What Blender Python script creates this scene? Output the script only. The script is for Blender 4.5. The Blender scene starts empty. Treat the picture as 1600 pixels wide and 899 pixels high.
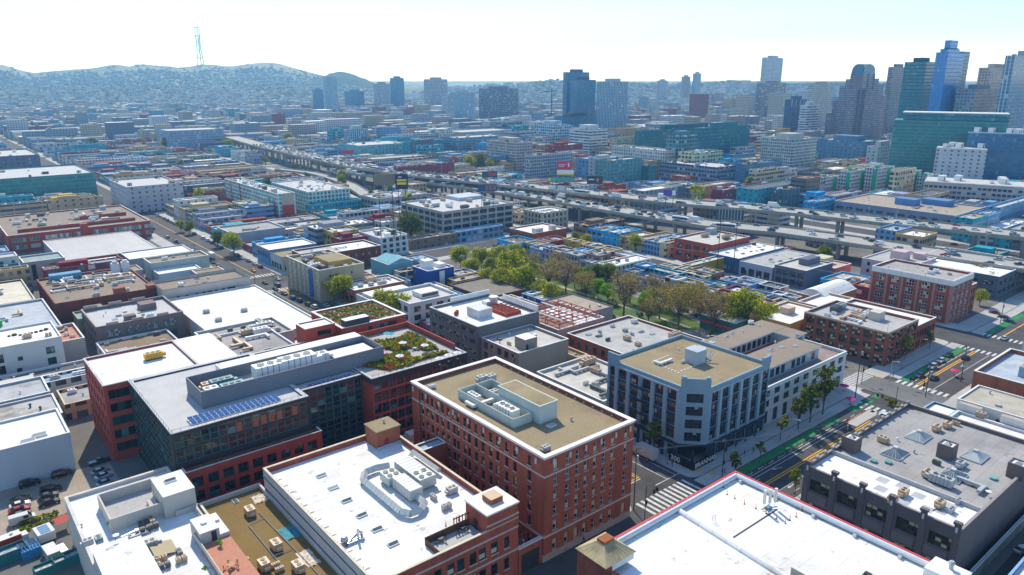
import bpy, math, random
from mathutils import Vector, Matrix
R = random.Random(7)
S = bpy.context.scene
COL = S.collection
PI = math.pi

# ------------------------------------------------------------------ camera
# world: x runs north-west along the street with the green lanes, y runs south-west along the brick tower's front street
H = 100.0
F_PX, CXP, CYP = 1147.907, 800.0, 449.5
PITCH = math.radians(15.785); YAW = math.radians(39.347)
FW = Vector((math.sin(YAW)*math.cos(PITCH), math.cos(YAW)*math.cos(PITCH), -math.sin(PITCH)))
RT = Vector((math.cos(YAW), -math.sin(YAW), 0)); UP = RT.cross(FW)
def at(px, py, z=0.0):
    d = FW*F_PX + RT*(px-CXP) - UP*(py-CYP)
    t = (z-H)/d.z
    return Vector((d.x*t, d.y*t, z))
def pr(p):
    v = Vector(p) - Vector((0, 0, H)); w = v.dot(FW)
    return (CXP + F_PX*v.dot(RT)/w, CYP - F_PX*v.dot(UP)/w, w)
cam = bpy.data.cameras.new('camera'); camo = bpy.data.objects.new('camera', cam); COL.objects.link(camo)
cam.sensor_width = 36; cam.lens = F_PX/1600*36; cam.clip_start = 1; cam.clip_end = 60000
camo.matrix_world = Matrix(((RT.x, UP.x, -FW.x, 0), (RT.y, UP.y, -FW.y, 0), (RT.z, UP.z, -FW.z, H), (0, 0, 0, 1)))
S.camera = camo

# ------------------------------------------------------------------ materials
def nt(name):
    m = bpy.data.materials.new(name); m.use_nodes = True
    t = m.node_tree; t.nodes.clear()
    o = t.nodes.new('ShaderNodeOutputMaterial'); b = t.nodes.new('ShaderNodeBsdfPrincipled')
    t.links.new(b.outputs[0], o.inputs[0])
    return m, t, b
def nd(t, typ, **k):
    n = t.nodes.new(typ)
    for a, v in k.items():
        if hasattr(n, a): setattr(n, a, v)
    return n
def ln(t, a, b): t.links.new(a, b)
def math_(t, op, a, b=None):
    n = t.nodes.new('ShaderNodeMath'); n.operation = op
    for i, v in enumerate((a, b)):
        if v is None: continue
        if isinstance(v, (int, float)): n.inputs[i].default_value = v
        else: ln(t, v, n.inputs[i])
    return n.outputs[0]
def mixc(t, fac, a, b, typ='MIX'):
    n = t.nodes.new('ShaderNodeMix'); n.data_type = 'RGBA'; n.blend_type = typ
    for i, v in ((0, fac), (6, a), (7, b)):
        if isinstance(v, (int, float)): n.inputs[i].default_value = v
        elif isinstance(v, tuple): n.inputs[i].default_value = (*v[:3], 1)
        else: ln(t, v, n.inputs[i])
    return n.outputs[2]
def noise(t, vec, scale, detail=3, rough=.6):
    n = nd(t, 'ShaderNodeTexNoise'); n.inputs['Scale'].default_value = scale
    n.inputs['Detail'].default_value = detail; n.inputs['Roughness'].default_value = rough
    ln(t, vec, n.inputs['Vector']); return n.outputs[0]
def ramp(t, fac, stops, const=False):
    n = nd(t, 'ShaderNodeValToRGB'); r = n.color_ramp
    if const: r.interpolation = 'CONSTANT'
    while len(r.elements) < len(stops): r.elements.new(0.5)
    for e, (p, c) in zip(r.elements, stops):
        e.position = p; e.color = (*c[:3], 1) if isinstance(c, tuple) else (c, c, c, 1)
    ln(t, fac, n.inputs[0]); return n.outputs[0]
_mc = {}
def surf(name, col=None, rough=.85, var=.18, scale=.25, streak=False, fine=0.0, seams=None, spec=.3, metal=0, stain=None, spots=None):
    """a weathered surface; col None takes the object's own colour"""
    if name in _mc: return _mc[name]
    m, t, b = nt(name)
    pos = nd(t, 'ShaderNodeNewGeometry').outputs['Position']
    base = nd(t, 'ShaderNodeObjectInfo').outputs['Color'] if col is None else None
    vec = pos
    if streak:
        mp = nd(t, 'ShaderNodeMapping'); mp.inputs['Scale'].default_value = (1, 1, .18); ln(t, pos, mp.inputs[0]); vec = mp.outputs[0]
    n1 = noise(t, vec, scale, 5)
    f = ramp(t, n1, [(.3, 1-var), (.7, 1+var)])
    c = mixc(t, 1.0, f, base if base is not None else col, 'MULTIPLY')
    if fine:
        n2 = noise(t, pos, 2.2, 3, .8)
        c = mixc(t, 1.0, c, ramp(t, n2, [(.25, 1-fine), (.75, 1+fine)]), 'MULTIPLY')
    if stain:
        n3 = noise(t, pos, .07, 6, .7)
        c = mixc(t, ramp(t, n3, [(.52, 0.0), (.68, .75)]), c, stain)
    if spots:
        n4 = noise(t, pos, .33, 4, .75)
        c = mixc(t, ramp(t, n4, [(.6, 0.0), (.7, .8)]), c, spots)
    if seams:
        br = nd(t, 'ShaderNodeTexBrick'); ln(t, pos, br.inputs['Vector'])
        br.inputs['Scale'].default_value = 1; br.inputs['Brick Width'].default_value = seams[0]; br.inputs['Row Height'].default_value = seams[1]
        br.inputs['Mortar Size'].default_value = .06; br.inputs['Mortar Smooth'].default_value = .3
        br.inputs['Color1'].default_value = (1, 1, 1, 1); br.inputs['Color2'].default_value = (.9, .9, .9, 1); br.inputs['Mortar'].default_value = (.68, .67, .65, 1)
        c = mixc(t, 1.0, c, br.outputs[0], 'MULTIPLY')
    ln(t, c, b.inputs['Base Color'])
    b.inputs['Roughness'].default_value = rough; b.inputs['Specular IOR Level'].default_value = spec; b.inputs['Metallic'].default_value = metal
    _mc[name] = m; return m
def plain(name, col, rough=.6, metal=0, spec=.4):
    if name in _mc: return _mc[name]
    m, t, b = nt(name)
    if col is None: ln(t, nd(t, 'ShaderNodeObjectInfo').outputs['Color'], b.inputs['Base Color'])
    else: b.inputs['Base Color'].default_value = (*col, 1)
    b.inputs['Roughness'].default_value = rough; b.inputs['Metallic'].default_value = metal; b.inputs['Specular IOR Level'].default_value = spec
    _mc[name] = m; return m
def glassmat(name, dark, tint, blind=.12, blindc=(.55, .5, .38), rough=.06):
    """window glass seen from outside: dark room, some panes tinted, some with blinds drawn"""
    m, t, b = nt(name)
    oi = nd(t, 'ShaderNodeObjectInfo').outputs['Random']; isl = nd(t, 'ShaderNodeNewGeometry').outputs['Random Per Island']
    r = math_(t, 'FRACT', math_(t, 'ADD', math_(t, 'MULTIPLY', oi, 7.31), isl))
    c = ramp(t, r, [(0, dark), (.45, tuple(.5*(x+y) for x, y in zip(dark, tint))), (1-blind-.2, tint), (1-blind, blindc)], True)
    ln(t, c, b.inputs['Base Color']); b.inputs['Roughness'].default_value = rough; b.inputs['Specular IOR Level'].default_value = .8
    return m
def facade(name, wall, glass, pu, pv, wu, wv, tint=(.2, .3, .34), grough=.12, v0=0.0, lit=.15, litc=(.5, .48, .42), metal=0.0):
    """a wall whose openings repeat every pu along it and every pv up it"""
    m, t, b = nt(name)
    g = nd(t, 'ShaderNodeNewGeometry'); pos = g.outputs['Position']
    sp = nd(t, 'ShaderNodeSeparateXYZ'); ln(t, pos, sp.inputs[0])
    sn = nd(t, 'ShaderNodeSeparateXYZ'); ln(t, g.outputs['Normal'], sn.inputs[0])
    oi = nd(t, 'ShaderNodeObjectInfo')
    ax = math_(t, 'GREATER_THAN', math_(t, 'ABSOLUTE', sn.outputs[0]), .5)
    az = math_(t, 'LESS_THAN', math_(t, 'ABSOLUTE', sn.outputs[2]), .5)
    mx = nd(t, 'ShaderNodeMix'); ln(t, ax, mx.inputs[0]); ln(t, sp.outputs[0], mx.inputs[2]); ln(t, sp.outputs[1], mx.inputs[3])
    u = math_(t, 'DIVIDE', math_(t, 'ADD', mx.outputs[0], math_(t, 'MULTIPLY', oi.outputs['Random'], 9)), pu)
    v = math_(t, 'DIVIDE', math_(t, 'SUBTRACT', sp.outputs[2], v0), pv)
    win = math_(t, 'MULTIPLY', math_(t, 'LESS_THAN', math_(t, 'FRACT', u), wu), math_(t, 'LESS_THAN', math_(t, 'FRACT', v), wv))
    win = math_(t, 'MULTIPLY', win, az)
    cb = nd(t, 'ShaderNodeCombineXYZ'); ln(t, math_(t, 'FLOOR', u), cb.inputs[0]); ln(t, math_(t, 'FLOOR', v), cb.inputs[1]); ln(t, ax, cb.inputs[2])
    wn = nd(t, 'ShaderNodeTexWhiteNoise'); wn.noise_dimensions = '3D'; ln(t, cb.outputs[0], wn.inputs[0])
    gc = ramp(t, wn.outputs[0], [(0, glass), (.5, tuple(.6*x+.4*y for x, y in zip(glass, tint))), (.8, tint), (1-lit, litc)], True)
    n1 = noise(t, pos, .12, 4)
    wc = mixc(t, 1.0, ramp(t, n1, [(.3, .84), (.7, 1.12)]), oi.outputs['Color'] if wall is None else wall, 'MULTIPLY')
    ln(t, mixc(t, win, wc, gc), b.inputs['Base Color'])
    rr = nd(t, 'ShaderNodeMix'); ln(t, win, rr.inputs[0]); rr.inputs[2].default_value = .75; rr.inputs[3].default_value = grough
    ln(t, rr.outputs[0], b.inputs['Roughness']); b.inputs['Specular IOR Level'].default_value = .5
    if metal: ln(t, math_(t, 'MULTIPLY', win, metal), b.inputs['Metallic'])
    return m

WALL = surf('painted_wall', None, .85, .12, .2, True)
ROOF = surf('roof_membrane', None, .9, .14, .12, False, .08, (14, 3), stain=(.2, .19, .17), spots=(.16, .15, .14))
PLAIN = plain('painted_metal', None, .5)
BRICK = surf('red_brick', (.34, .082, .046), .9, .22, .5, True, .28)
BRICK2 = surf('dark_brick', (.19, .05, .034), .9, .3, .35, True, .25)
BRICKO = surf('orange_brick', (.34, .11, .055), .9, .2, .5, True, .25)
REDPAINT = surf('red_cladding', (.36, .06, .036), .8, .12, .4, True, .08)
GRAVEL = surf('tan_gravel', (.30, .235, .135), .95, .14, .06, False, .22, stain=(.2, .15, .085), spots=(.2, .165, .11))
BROWNGRAVEL = surf('brown_gravel', (.22, .145, .05), .95, .16, .07, False, .22, stain=(.17, .12, .055))
WHITEROOF = surf('white_roof', (.82, .81, .79), .85, .05, .1, False, .03, (26, 3.2), stain=(.6, .57, .51), spots=(.3, .27, .22))
GREYROOF = surf('grey_roof', (.36, .345, .33), .9, .12, .09, False, .1, (16, 3), stain=(.27, .25, .23), spots=(.2, .19, .18))
TRIM = surf('white_trim', (.72, .7, .66), .7, .08, .5)
CONC = surf('concrete', (.36, .345, .32), .9, .15, .2, True, .1)
STEEL = plain('galvanised_steel', (.55, .58, .58), .38, .6)
DSTEEL = plain('dark_steel', (.035, .037, .04), .5)
FRAME_D = plain('window_frame_dark', (.03, .035, .04), .5)
FRAME_W = plain('window_frame_white', (.6, .6, .58), .5)
FRAME_T = plain('window_frame_teal', (.05, .13, .14), .5)
TAN = plain('tan_sheet_metal', (.52, .36, .22), .55)
BLACK = plain('black_rubber', (.012, .012, .013), .7)
GL = glassmat('window_glass', (.008, .011, .014), (.03, .06, .07), .1)
GLY = glassmat('window_glass_warm', (.008, .01, .012), (.05, .05, .035), .3, (.52, .45, .25))
GLT = glassmat('window_glass_teal', (.004, .02, .024), (.008, .06, .065), .12, (.04, .2, .2))
GLW = glassmat('window_glass_pale', (.12, .15, .15), (.3, .34, .33), .3, (.5, .52, .5))
PV = plain('solar_cells', (.05, .12, .3), 1.0, 0, 0.0)

# ------------------------------------------------------------------ mesh building
class MB:
    def __init__(s, o=(0, 0, 0)): s.v = []; s.f = []; s.m = []; s.o = Vector(o)
    def poly(s, pts, m=0):
        n = len(s.v); s.v += [Vector(p)-s.o for p in pts]; s.f.append(tuple(range(n, n+len(pts)))); s.m.append(m)
    def box(s, x0, y0, z0, x1, y1, z1, m=0, mt=None, bot=False):
        if x0 > x1: x0, x1 = x1, x0
        if y0 > y1: y0, y1 = y1, y0
        n = len(s.v); s.v += [Vector((x, y, z))-s.o for z in (z0, z1) for x, y in ((x0, y0), (x1, y0), (x1, y1), (x0, y1))]
        for q in ((0, 1, 5, 4), (1, 2, 6, 5), (2, 3, 7, 6), (3, 0, 4, 7)): s.f.append(tuple(n+i for i in q)); s.m.append(m)
        s.f.append((n+4, n+5, n+6, n+7)); s.m.append(m if mt is None else mt)
        if bot: s.f.append((n+3, n+2, n+1, n)); s.m.append(m)
    def prism(s, pts, z0, z1, m=0, mt=None):
        n = len(pts)
        for i in range(n):
            a, b = pts[i], pts[(i+1) % n]
            s.poly([(a[0], a[1], z0), (b[0], b[1], z0), (b[0], b[1], z1), (a[0], a[1], z1)], m)
        s.poly([(p[0], p[1], z1) for p in pts], m if mt is None else mt)
    def cyl(s, x, y, z0, z1, r, n=10, m=0, r2=None, mt=None):
        r2 = r if r2 is None else r2
        a = [(x+r*math.cos(2*PI*i/n), y+r*math.sin(2*PI*i/n), z0) for i in range(n)]
        b = [(x+r2*math.cos(2*PI*i/n), y+r2*math.sin(2*PI*i/n), z1) for i in range(n)]
        for i in range(n): s.poly([a[i], a[(i+1) % n], b[(i+1) % n], b[i]], m)
        s.poly(b, m if mt is None else mt)
    def bar(s, p, q, r, m=0, n=4, r2=None):
        p, q = Vector(p), Vector(q); d = (q-p).normalized(); r2 = r if r2 is None else r2
        a = d.orthogonal().normalized(); b = d.cross(a)
        A = [p+(a*math.cos(2*PI*(i+.5)/n)+b*math.sin(2*PI*(i+.5)/n))*r for i in range(n)]
        B = [q+(a*math.cos(2*PI*(i+.5)/n)+b*math.sin(2*PI*(i+.5)/n))*r2 for i in range(n)]
        for i in range(n): s.poly([A[i], A[(i+1) % n], B[(i+1) % n], B[i]], m)
        s.poly(A[::-1], m); s.poly(B, m)
    def ball(s, c, r, m=0, k=6, sz=1.0):
        P = [[(c[0]+r*math.sin(PI*j/k)*math.cos(2*PI*i/(k+2)), c[1]+r*math.sin(PI*j/k)*math.sin(2*PI*i/(k+2)), c[2]+sz*r*math.cos(PI*j/k)) for i in range(k+2)] for j in range(k+1)]
        for j in range(k):
            for i in range(k+2):
                i2 = (i+1) % (k+2)
                if j == 0: s.poly([P[0][0], P[1][i], P[1][i2]], m)
                elif j == k-1: s.poly([P[j][i], P[k][0], P[j][i2]], m)
                else: s.poly([P[j][i], P[j+1][i], P[j+1][i2], P[j][i2]], m)
    def mesh(s, name, mats):
        me = bpy.data.meshes.new(name); me.from_pydata(s.v, [], s.f)
        for x in mats: me.materials.append(x)
        me.polygons.foreach_set('material_index', s.m); me.update(); return me
    def build(s, name, mats, parent=None, col=None):
        if not s.v: return None
        return put(name, s.mesh(name, mats), parent, col)
def put(name, me, parent=None, col=None, loc=None, rz=None):
    o = bpy.data.objects.new(name, me); COL.objects.link(o)
    if parent is not None: o.parent = parent
    if col is not None: o.color = (*col[:3], 1)
    if loc is not None: o.location = loc
    if rz is not None: o.rotation_euler = (0, 0, rz)
    return o
def thing(name, label, cat, loc=(0, 0, 0), group=None, rz=0):
    o = bpy.data.objects.new(name, None); COL.objects.link(o); o.location = loc; o.rotation_euler = (0, 0, rz); o.empty_display_size = .5
    return tag(o, label, cat, group)
def tag(o, label=None, cat=None, group=None, kind=None):
    if label: o['label'] = label
    if cat: o['category'] = cat
    if group: o['group'] = group
    if kind: o['kind'] = kind
    return o
def copy_thing(root, loc, rz=0, label=None, group=None, col=None):
    r = root.copy(); COL.objects.link(r); r.location = loc; r.rotation_euler = (0, 0, rz)
    if label: r['label'] = label
    if group: r['group'] = group
    if col is not None and r.type == 'MESH': r.color = (*col, 1)
    for ch in list(root.children):
        c = ch.copy(); COL.objects.link(c); c.parent = r
        if col is not None and c.get('tinted'): c.color = (*col, 1)
        for g in ch.children:
            d = g.copy(); COL.objects.link(d); d.parent = c
    return r

# ------------------------------------------------------------------ windows
_wm = {}
def winmesh(w, h, style, fr, gl, sill=None):
    key = (round(w, 2), round(h, 2), style, fr.name, gl.name, sill.name if sill else '')
    if key in _wm: return _wm[key]
    b = MB(); f = .07 if style != 'band' else .05
    nx, ny = {'sash': (1, 2), 'plain': (1, 1), 'two': (2, 1), 'four': (2, 2), 'grid': (3, 3), 'band': (max(2, round(w/1.5)), 1), 'big': (max(2, round(w/1.1)), 3), 'tri': (3, 2), 'arch': (3, 2), 'curtain': (max(1, round(w/1.8)), 2)}[style]
    for i in range(nx):
        for j in range(ny):
            x0, x1 = w*i/nx, w*(i+1)/nx; z0, z1 = h*j/ny, h*(j+1)/ny
            b.poly([(x0, 0, z0), (x1, 0, z0), (x1, 0, z1), (x0, 0, z1)], 1)
    for i in range(nx+1):
        x = min(max(w*i/nx, f), w-f); b.box(x-f, -.06, 0, x+f, -.004, h, 0)
    for j in range(ny+1):
        z = min(max(h*j/ny, f), h-f); b.box(f*2, -.055, z-f, w-f*2, -.006, z+f, 0)
    if style == 'arch':      # rounded head in front of the square top corners
        n = 8; r = w/2
        for sgn in (-1, 1):
            pts = [(r+sgn*r, -.1, h)]
            pts += [(r+sgn*r*math.cos(PI/2*k/n), -.1, h-r*.55+r*.55*math.sin(PI/2*k/n)) for k in range(n+1)]
            b.poly(pts, 2)
    mats = [fr, gl]
    if sill: b.box(-.15, -.42, -.2, w+.15, .0, 0, 2); mats.append(sill)
    if style == 'arch' and not sill: mats.append(TRIM)
    me = b.mesh('window', mats); _wm[key] = me; return me
def wspec(L, cols, rows, w, h, z0, dz, m0=.8, m1=None, pair=0, style='sash', fr=None, gl=None, us=None, sill=None, depth=.25):
    """rows of openings: list of (u, z, w, h, style, frame, glass, sill, depth)"""
    m1 = m0 if m1 is None else m1; out = []
    if us is None:
        sp = (L-m0-m1)/cols
        cs = [m0+sp*(i+.5) for i in range(cols)]
        us = []
        for c in cs: us += [c-w/2] if not pair else [c-w-pair/2, c+pair/2]
    for j in range(rows):
        for u in us: out.append((u, z0+dz*j, w, h, style, fr or FRAME_D, gl or GL, sill, depth))
    return out
def face(mb, wins, org, ud, nrm, L, z0, z1, m=0):
    """wall from org along ud with real openings for wins"""
    org, ud, nrm = Vector(org), Vector(ud), Vector(nrm)
    P = lambda u, z, d=0: org+ud*u-nrm*d+Vector((0, 0, z))
    vs = sorted({z0, z1, *[q for w in wins for q in (w[1], w[1]+w[3])]})
    for a, c in zip(vs, vs[1:]):
        if c-a < 1e-4 or c <= z0 or a >= z1: continue
        mid = (a+c)/2; us = 0.0
        for w in sorted([w for w in wins if w[1] < mid < w[1]+w[3]], key=lambda q: q[0]):
            if w[0] > us+1e-4: mb.poly([P(us, a), P(w[0], a), P(w[0], c), P(us, c)], m)
            us = max(us, w[0]+w[2])
        if us < L-1e-4: mb.poly([P(us, a), P(L, a), P(L, c), P(us, c)], m)
    for u, z, w, h, *_r in wins:
        d = _r[-1]
        mb.poly([P(u, z), P(u+w, z), P(u+w, z, d), P(u, z, d)], m); mb.poly([P(u, z+h), P(u, z+h, d), P(u+w, z+h, d), P(u+w, z+h)], m)
        mb.poly([P(u, z), P(u, z, d), P(u, z+h, d), P(u, z+h)], m); mb.poly([P(u+w, z), P(u+w, z+h), P(u+w, z+h, d), P(u+w, z, d)], m)
def place_windows(root, jobs):
    """jobs: (mesh, world location, rz); past a hundred the far ones become one stuff part"""
    o = Vector(root.location)
    jobs.sort(key=lambda j: (j[1]-Vector((0, 0, H))).length)
    for me, loc, rz in jobs[:100]:
        q = bpy.data.objects.new('window', me); COL.objects.link(q); q.parent = root; q.location = loc-o; q.rotation_euler = (0, 0, rz)
    rest = jobs[100:]
    if rest:
        v = []; f = []; mi = []; mats = []
        for me, loc, rz in rest:
            n = len(v); rm = Matrix.Rotation(rz, 3, 'Z')
            v += [rm @ q.co+loc-o for q in me.vertices]
            idx = []
            for m_ in me.materials:
                if m_ not in mats: mats.append(m_)
                idx.append(mats.index(m_))
            for p in me.polygons: f.append(tuple(n+i for i in p.vertices)); mi.append(idx[p.material_index])
        me = bpy.data.meshes.new('farther_windows'); me.from_pydata(v, [], f)
        for m_ in mats: me.materials.append(m_)
        me.polygons.foreach_set('material_index', mi)
        tag(put('farther_windows', me, root), kind='stuff')
RZ = {'ne': 0.0, 'se': -PI/2}
def wall_face(mb, jobs, side, x0, x1, y0, y1, z0, z1, wins, m=0):
    if side == 'ne':
        face(mb, wins, (x0, y0, 0), (1, 0, 0), (0, -1, 0), x1-x0, z0, z1, m)
        for u, z, w, h, st, fr, gl, sill, d in wins: jobs.append((winmesh(w, h, st, fr, gl, sill), Vector((x0+u, y0+d, z)), 0.0))
    else:
        face(mb, wins, (x0, y1, 0), (0, -1, 0), (-1, 0, 0), y1-y0, z0, z1, m)
        for u, z, w, h, st, fr, gl, sill, d in wins: jobs.append((winmesh(w, h, st, fr, gl, sill), Vector((x0+d, y1-u, z)), -PI/2))
REG = []      # footprints of what stands where: (x0, x1, y0, y1)
LAND = []     # landmarks for describing the small buildings
def ring(mb, x0, x1, y0, y1, za, zb, t, m=0):
    """a low wall round a rectangle, butted at the corners"""
    mb.box(x0, y0, za, x1, y0+t, zb, m); mb.box(x0, y1-t, za, x1, y1, zb, m)
    mb.box(x0, y0+t, za, x0+t, y1-t, zb, m); mb.box(x1-t, y0+t, za, x1, y1-t, zb, m)
def bld(name, label, x0, x1, y0, y1, z, wall=WALL, wc=(.5, .5, .5), roof=ROOF, rc=(.5, .5, .5), ne=(), se=(), par=.9, pt=.35, cope=TRIM, cc=None,
        base=0, cornice=None, belts=(), piers=None, reg=True, cat='building', land=None, capo=.08):
    cx, cy = (x0+x1)/2, (y0+y1)/2
    root = thing(name, label, cat, (cx, cy, base)); o = (cx, cy, base)
    wb = MB(o); jobs = []
    wall_face(wb, jobs, 'ne', x0, x1, y0, y1, base, z, list(ne)); wall_face(wb, jobs, 'se', x0, x1, y0, y1, base, z, list(se))
    wb.poly([(x1, y0, base), (x1, y1, base), (x1, y1, z), (x1, y0, z)]); wb.poly([(x1, y1, base), (x0, y1, base), (x0, y1, z), (x1, y1, z)])
    zr = z-par
    a, b, c, d = x0+pt, x1-pt, y0+pt, y1-pt
    for p, q in (((a, c), (b, c)), ((b, c), (b, d)), ((b, d), (a, d)), ((a, d), (a, c))):
        wb.poly([(q[0], q[1], zr-.02), (p[0], p[1], zr-.02), (p[0], p[1], z), (q[0], q[1], z)])
    wb.build('wall', [wall], root, wc)
    rb = MB(o); rb.poly([(a, c, zr), (b, c, zr), (b, d, zr), (a, d, zr)]); rb.build('roof', [roof], root, rc)
    cb = MB(o); ring(cb, x0-capo, x1+capo, y0-capo, y1+capo, z+.002, z+.16, pt+2*capo); cb.build('parapet_cap', [cope], root, cc or wc)
    if cornice:
        h, pj, mat, col = cornice
        kb = MB(o); kb.box(x0-pj, y0-pj, z-h, x1, y0-.004, z-.05, bot=True); kb.box(x0-pj, y0-.004, z-h, x0-.004, y1, z-.05, bot=True)
        kb.build('cornice', [mat], root, col)
    for zz, hh, pj, mat, col in belts:
        kb = MB(o); kb.box(x0-pj, y0-pj, zz, x1, y0-.004, zz+hh, bot=True); kb.box(x0-pj, y0-.004, zz, x0-.004, y1, zz+hh, bot=True)
        kb.build('belt_course', [mat], root, col)
    if piers:
        nn, ns, w, pj, za, zb, mat, col = piers
        kb = MB(o)
        for i in range(nn+1 if nn else 0):
            u = x0+(x1-x0-w)*i/nn; kb.box(u, y0-pj, za, u+w, y0-.004, zb)
        for i in range(ns+1 if ns else 0):
            u = y0+.02+(y1-y0-w)*i/ns; kb.box(x0-pj, u, za, x0-.004, u+w, zb)
        kb.build('pilaster', [mat], root, col)
    place_windows(root, jobs)
    if reg: REG.append((x0, x1, y0, y1))
    if land: LAND.append((land, pr((cx, cy, z))))
    root['zr'] = zr
    return root
def part(root, name, mats, fn, col=None):
    b = MB(root.location); fn(b); return b.build(name, mats if isinstance(mats, list) else [mats], root, col)

def parts(root, name, mats, fns, col=None):
    for f in fns: part(root, name, mats, f, col)

# ------------------------------------------------------------------ roof equipment (parts of the building they are fixed to)
def _hvac(kind):
    b = MB()
    if kind == 'hvac_unit':
        b.box(-1.1, -.8, .2, 1.1, .8, 1.5, 0); b.box(-1.6, -.5, .35, -1.104, .5, 1.0, 0); b.box(-1, -.7, 0, 1, .7, .2, 1)
        for x in (-.5, .5): b.cyl(x, 0, 1.504, 1.6, .38, 10, 0, mt=1)
    elif kind == 'air_handler':
        b.box(-2.4, -1, .35, 2.4, 1, 2.1, 0); b.box(-2.2, -.8, 0, 2.2, .8, .35, 1); b.box(2.404, -.6, .5, 3.4, .6, 1.5, 0)
        for i in range(1, 6): b.box(-2.4+.8*i-.03, -1.03, .35, -2.4+.8*i+.03, 1.03, 2.13, 1)
        for x in (-1.4, 0, 1.4): b.cyl(x, 0, 2.104, 2.25, .5, 10, 0, mt=1)
    elif kind == 'condenser':
        for x in (-.9, 0.1): b.box(x, -.4, .15, x+.8, .4, 1.05, 0); b.cyl(x+.4, 0, 1.054, 1.1, .3, 8, 0, mt=1)
    elif kind == 'roof_vent':
        b.cyl(0, 0, 0, .7, .22, 8, 0); b.cyl(0, 0, .7, .95, .38, 8, 0, .2)
    elif kind == 'skylight':
        b.box(-1.1, -.7, 0, 1.1, .7, .3, 0); b.poly([(-1, -.6, .304), (1, -.6, .304), (1, 0, .62), (-1, 0, .62)], 2); b.poly([(1, .6, .304), (-1, .6, .304), (-1, 0, .62), (1, 0, .62)], 2)
        b.poly([(-1, .6, .304), (-1, -.6, .304), (-1, 0, .62)], 0); b.poly([(1, -.6, .304), (1, .6, .304), (1, 0, .62)], 0)
    elif kind == 'roof_hatch':
        b.box(-.6, -.6, 0, .6, .6, .4, 0); b.box(-.66, -.66, .404, .66, .66, .5, 0)
    elif kind == 'duct_run':
        b.box(-3.5, -.4, .4, 2.5, .4, 1.1, 0, bot=True); b.box(2.5, -.45, 0, 3.4, .45, 1.15, 0); b.box(-3.5, .404, .4, -2.7, 3, 1.1, 0, bot=True)
        for x in (-3, -1, 1): b.box(x-.06, -.5, 0, x+.06, .5, .4, 1)
    elif kind == 'stair_head':
        b.box(-1.8, -1.4, 0, 1.8, 1.4, 2.6, 0); b.box(-1.95, -1.55, 2.604, 1.95, 1.55, 2.75, 0); b.box(-1.0, -1.44, 0, 0, -1.404, 2.05, 1)
    elif kind == 'dish':
        b.cyl(0, 0, 0, .9, .06, 6, 1); b.cyl(0, -.15, .9, 1.2, .15, 10, 0, .6)
    return b.mesh(kind, [PLAIN, DSTEEL, GLW])
_hm = {k: _hvac(k) for k in ('hvac_unit', 'air_handler', 'condenser', 'roof_vent', 'skylight', 'roof_hatch', 'duct_run', 'stair_head', 'dish')}
UC = {'tan': (.55, .38, .24), 'grey': (.42, .43, .43), 'white': (.75, .75, .73), 'dark': (.08, .09, .1), 'blue': (.1, .25, .4)}
def unit(root, kind, x, y, z, rz=0, col='grey', s=1.0):
    o = put(kind, _hm[kind], root, UC.get(col, col) if isinstance(col, str) else col, Vector((x, y, z))-Vector(root.location), rz)
    o.scale = (s, s, s); return o
def clutter(root, x0, x1, y0, y1, z, n, rnd, kinds=('hvac_unit', 'roof_vent', 'skylight', 'roof_hatch', 'condenser', 'duct_run', 'roof_vent')):
    done = []
    for _ in range(n):
        k = rnd.choice(kinds); mg = min(3.6 if k == 'duct_run' else 2.2, (x1-x0)*.35, (y1-y0)*.35)
        for _t in range(8):
            x, y = rnd.uniform(x0+mg, x1-mg), rnd.uniform(y0+mg, y1-mg)
            if all(abs(x-a)+abs(y-b) > 4.2 for a, b in done): break
        else: continue
        done.append((x, y)); unit(root, k, x, y, z+.003, rnd.choice((0, PI/2, PI)), rnd.choice(('grey', 'white', 'tan', 'grey', 'dark', 'white')), rnd.uniform(.8, 1.15))
# ------------------------------------------------------------------ light and air
SUN_AZ = math.atan2(.36, .93); SUN_EL = math.radians(45)
W = bpy.data.worlds.new('World'); S.world = W; W.use_nodes = True
wt = W.node_tree; bg = wt.nodes['Background']
sky = wt.nodes.new('ShaderNodeTexSky'); sky.sky_type = 'NISHITA'; sky.sun_disc = False
sky.sun_elevation = SUN_EL; sky.sun_rotation = SUN_AZ; sky.altitude = 0; sky.air_density = .9; sky.dust_density = 0.0; sky.ozone_density = 5.0
wt.links.new(sky.outputs[0], bg.inputs[0]); bg.inputs[1].default_value = .14
sl = bpy.data.lights.new('sun', 'SUN'); sl.energy = 3.0; sl.angle = math.radians(.53); sl.color = (1, .9, .74)
slo = bpy.data.objects.new('sun', sl); COL.objects.link(slo)
slo.rotation_euler = Vector((-math.sin(SUN_AZ)*math.cos(SUN_EL), -math.cos(SUN_AZ)*math.cos(SUN_EL), -math.sin(SUN_EL))).to_track_quat('-Z', 'Y').to_euler()
slo.location = (200, 400, 600)
S.view_settings.view_transform = 'Standard'; S.view_settings.look = 'None'; S.view_settings.exposure = .86; S.view_settings.gamma = 1
S.cycles.use_denoising = True
S.cycles.max_bounces = 6; S.cycles.diffuse_bounces = 3; S.cycles.glossy_bounces = 3; S.cycles.transmission_bounces = 3; S.cycles.volume_bounces = 0
S.cycles.use_adaptive_sampling = True; S.cycles.adaptive_threshold = .015
S.cycles.sample_clamp_indirect = 6
hz = MB((0, 0, 0)); hz.box(-3000, -800, -1.5, 7000, 7000, 560, bot=True)
hm = bpy.data.materials.new('air'); hm.use_nodes = True; ht = hm.node_tree; ht.nodes.clear()
ho = ht.nodes.new('ShaderNodeOutputMaterial'); hv = ht.nodes.new('ShaderNodeVolumePrincipled')
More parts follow.
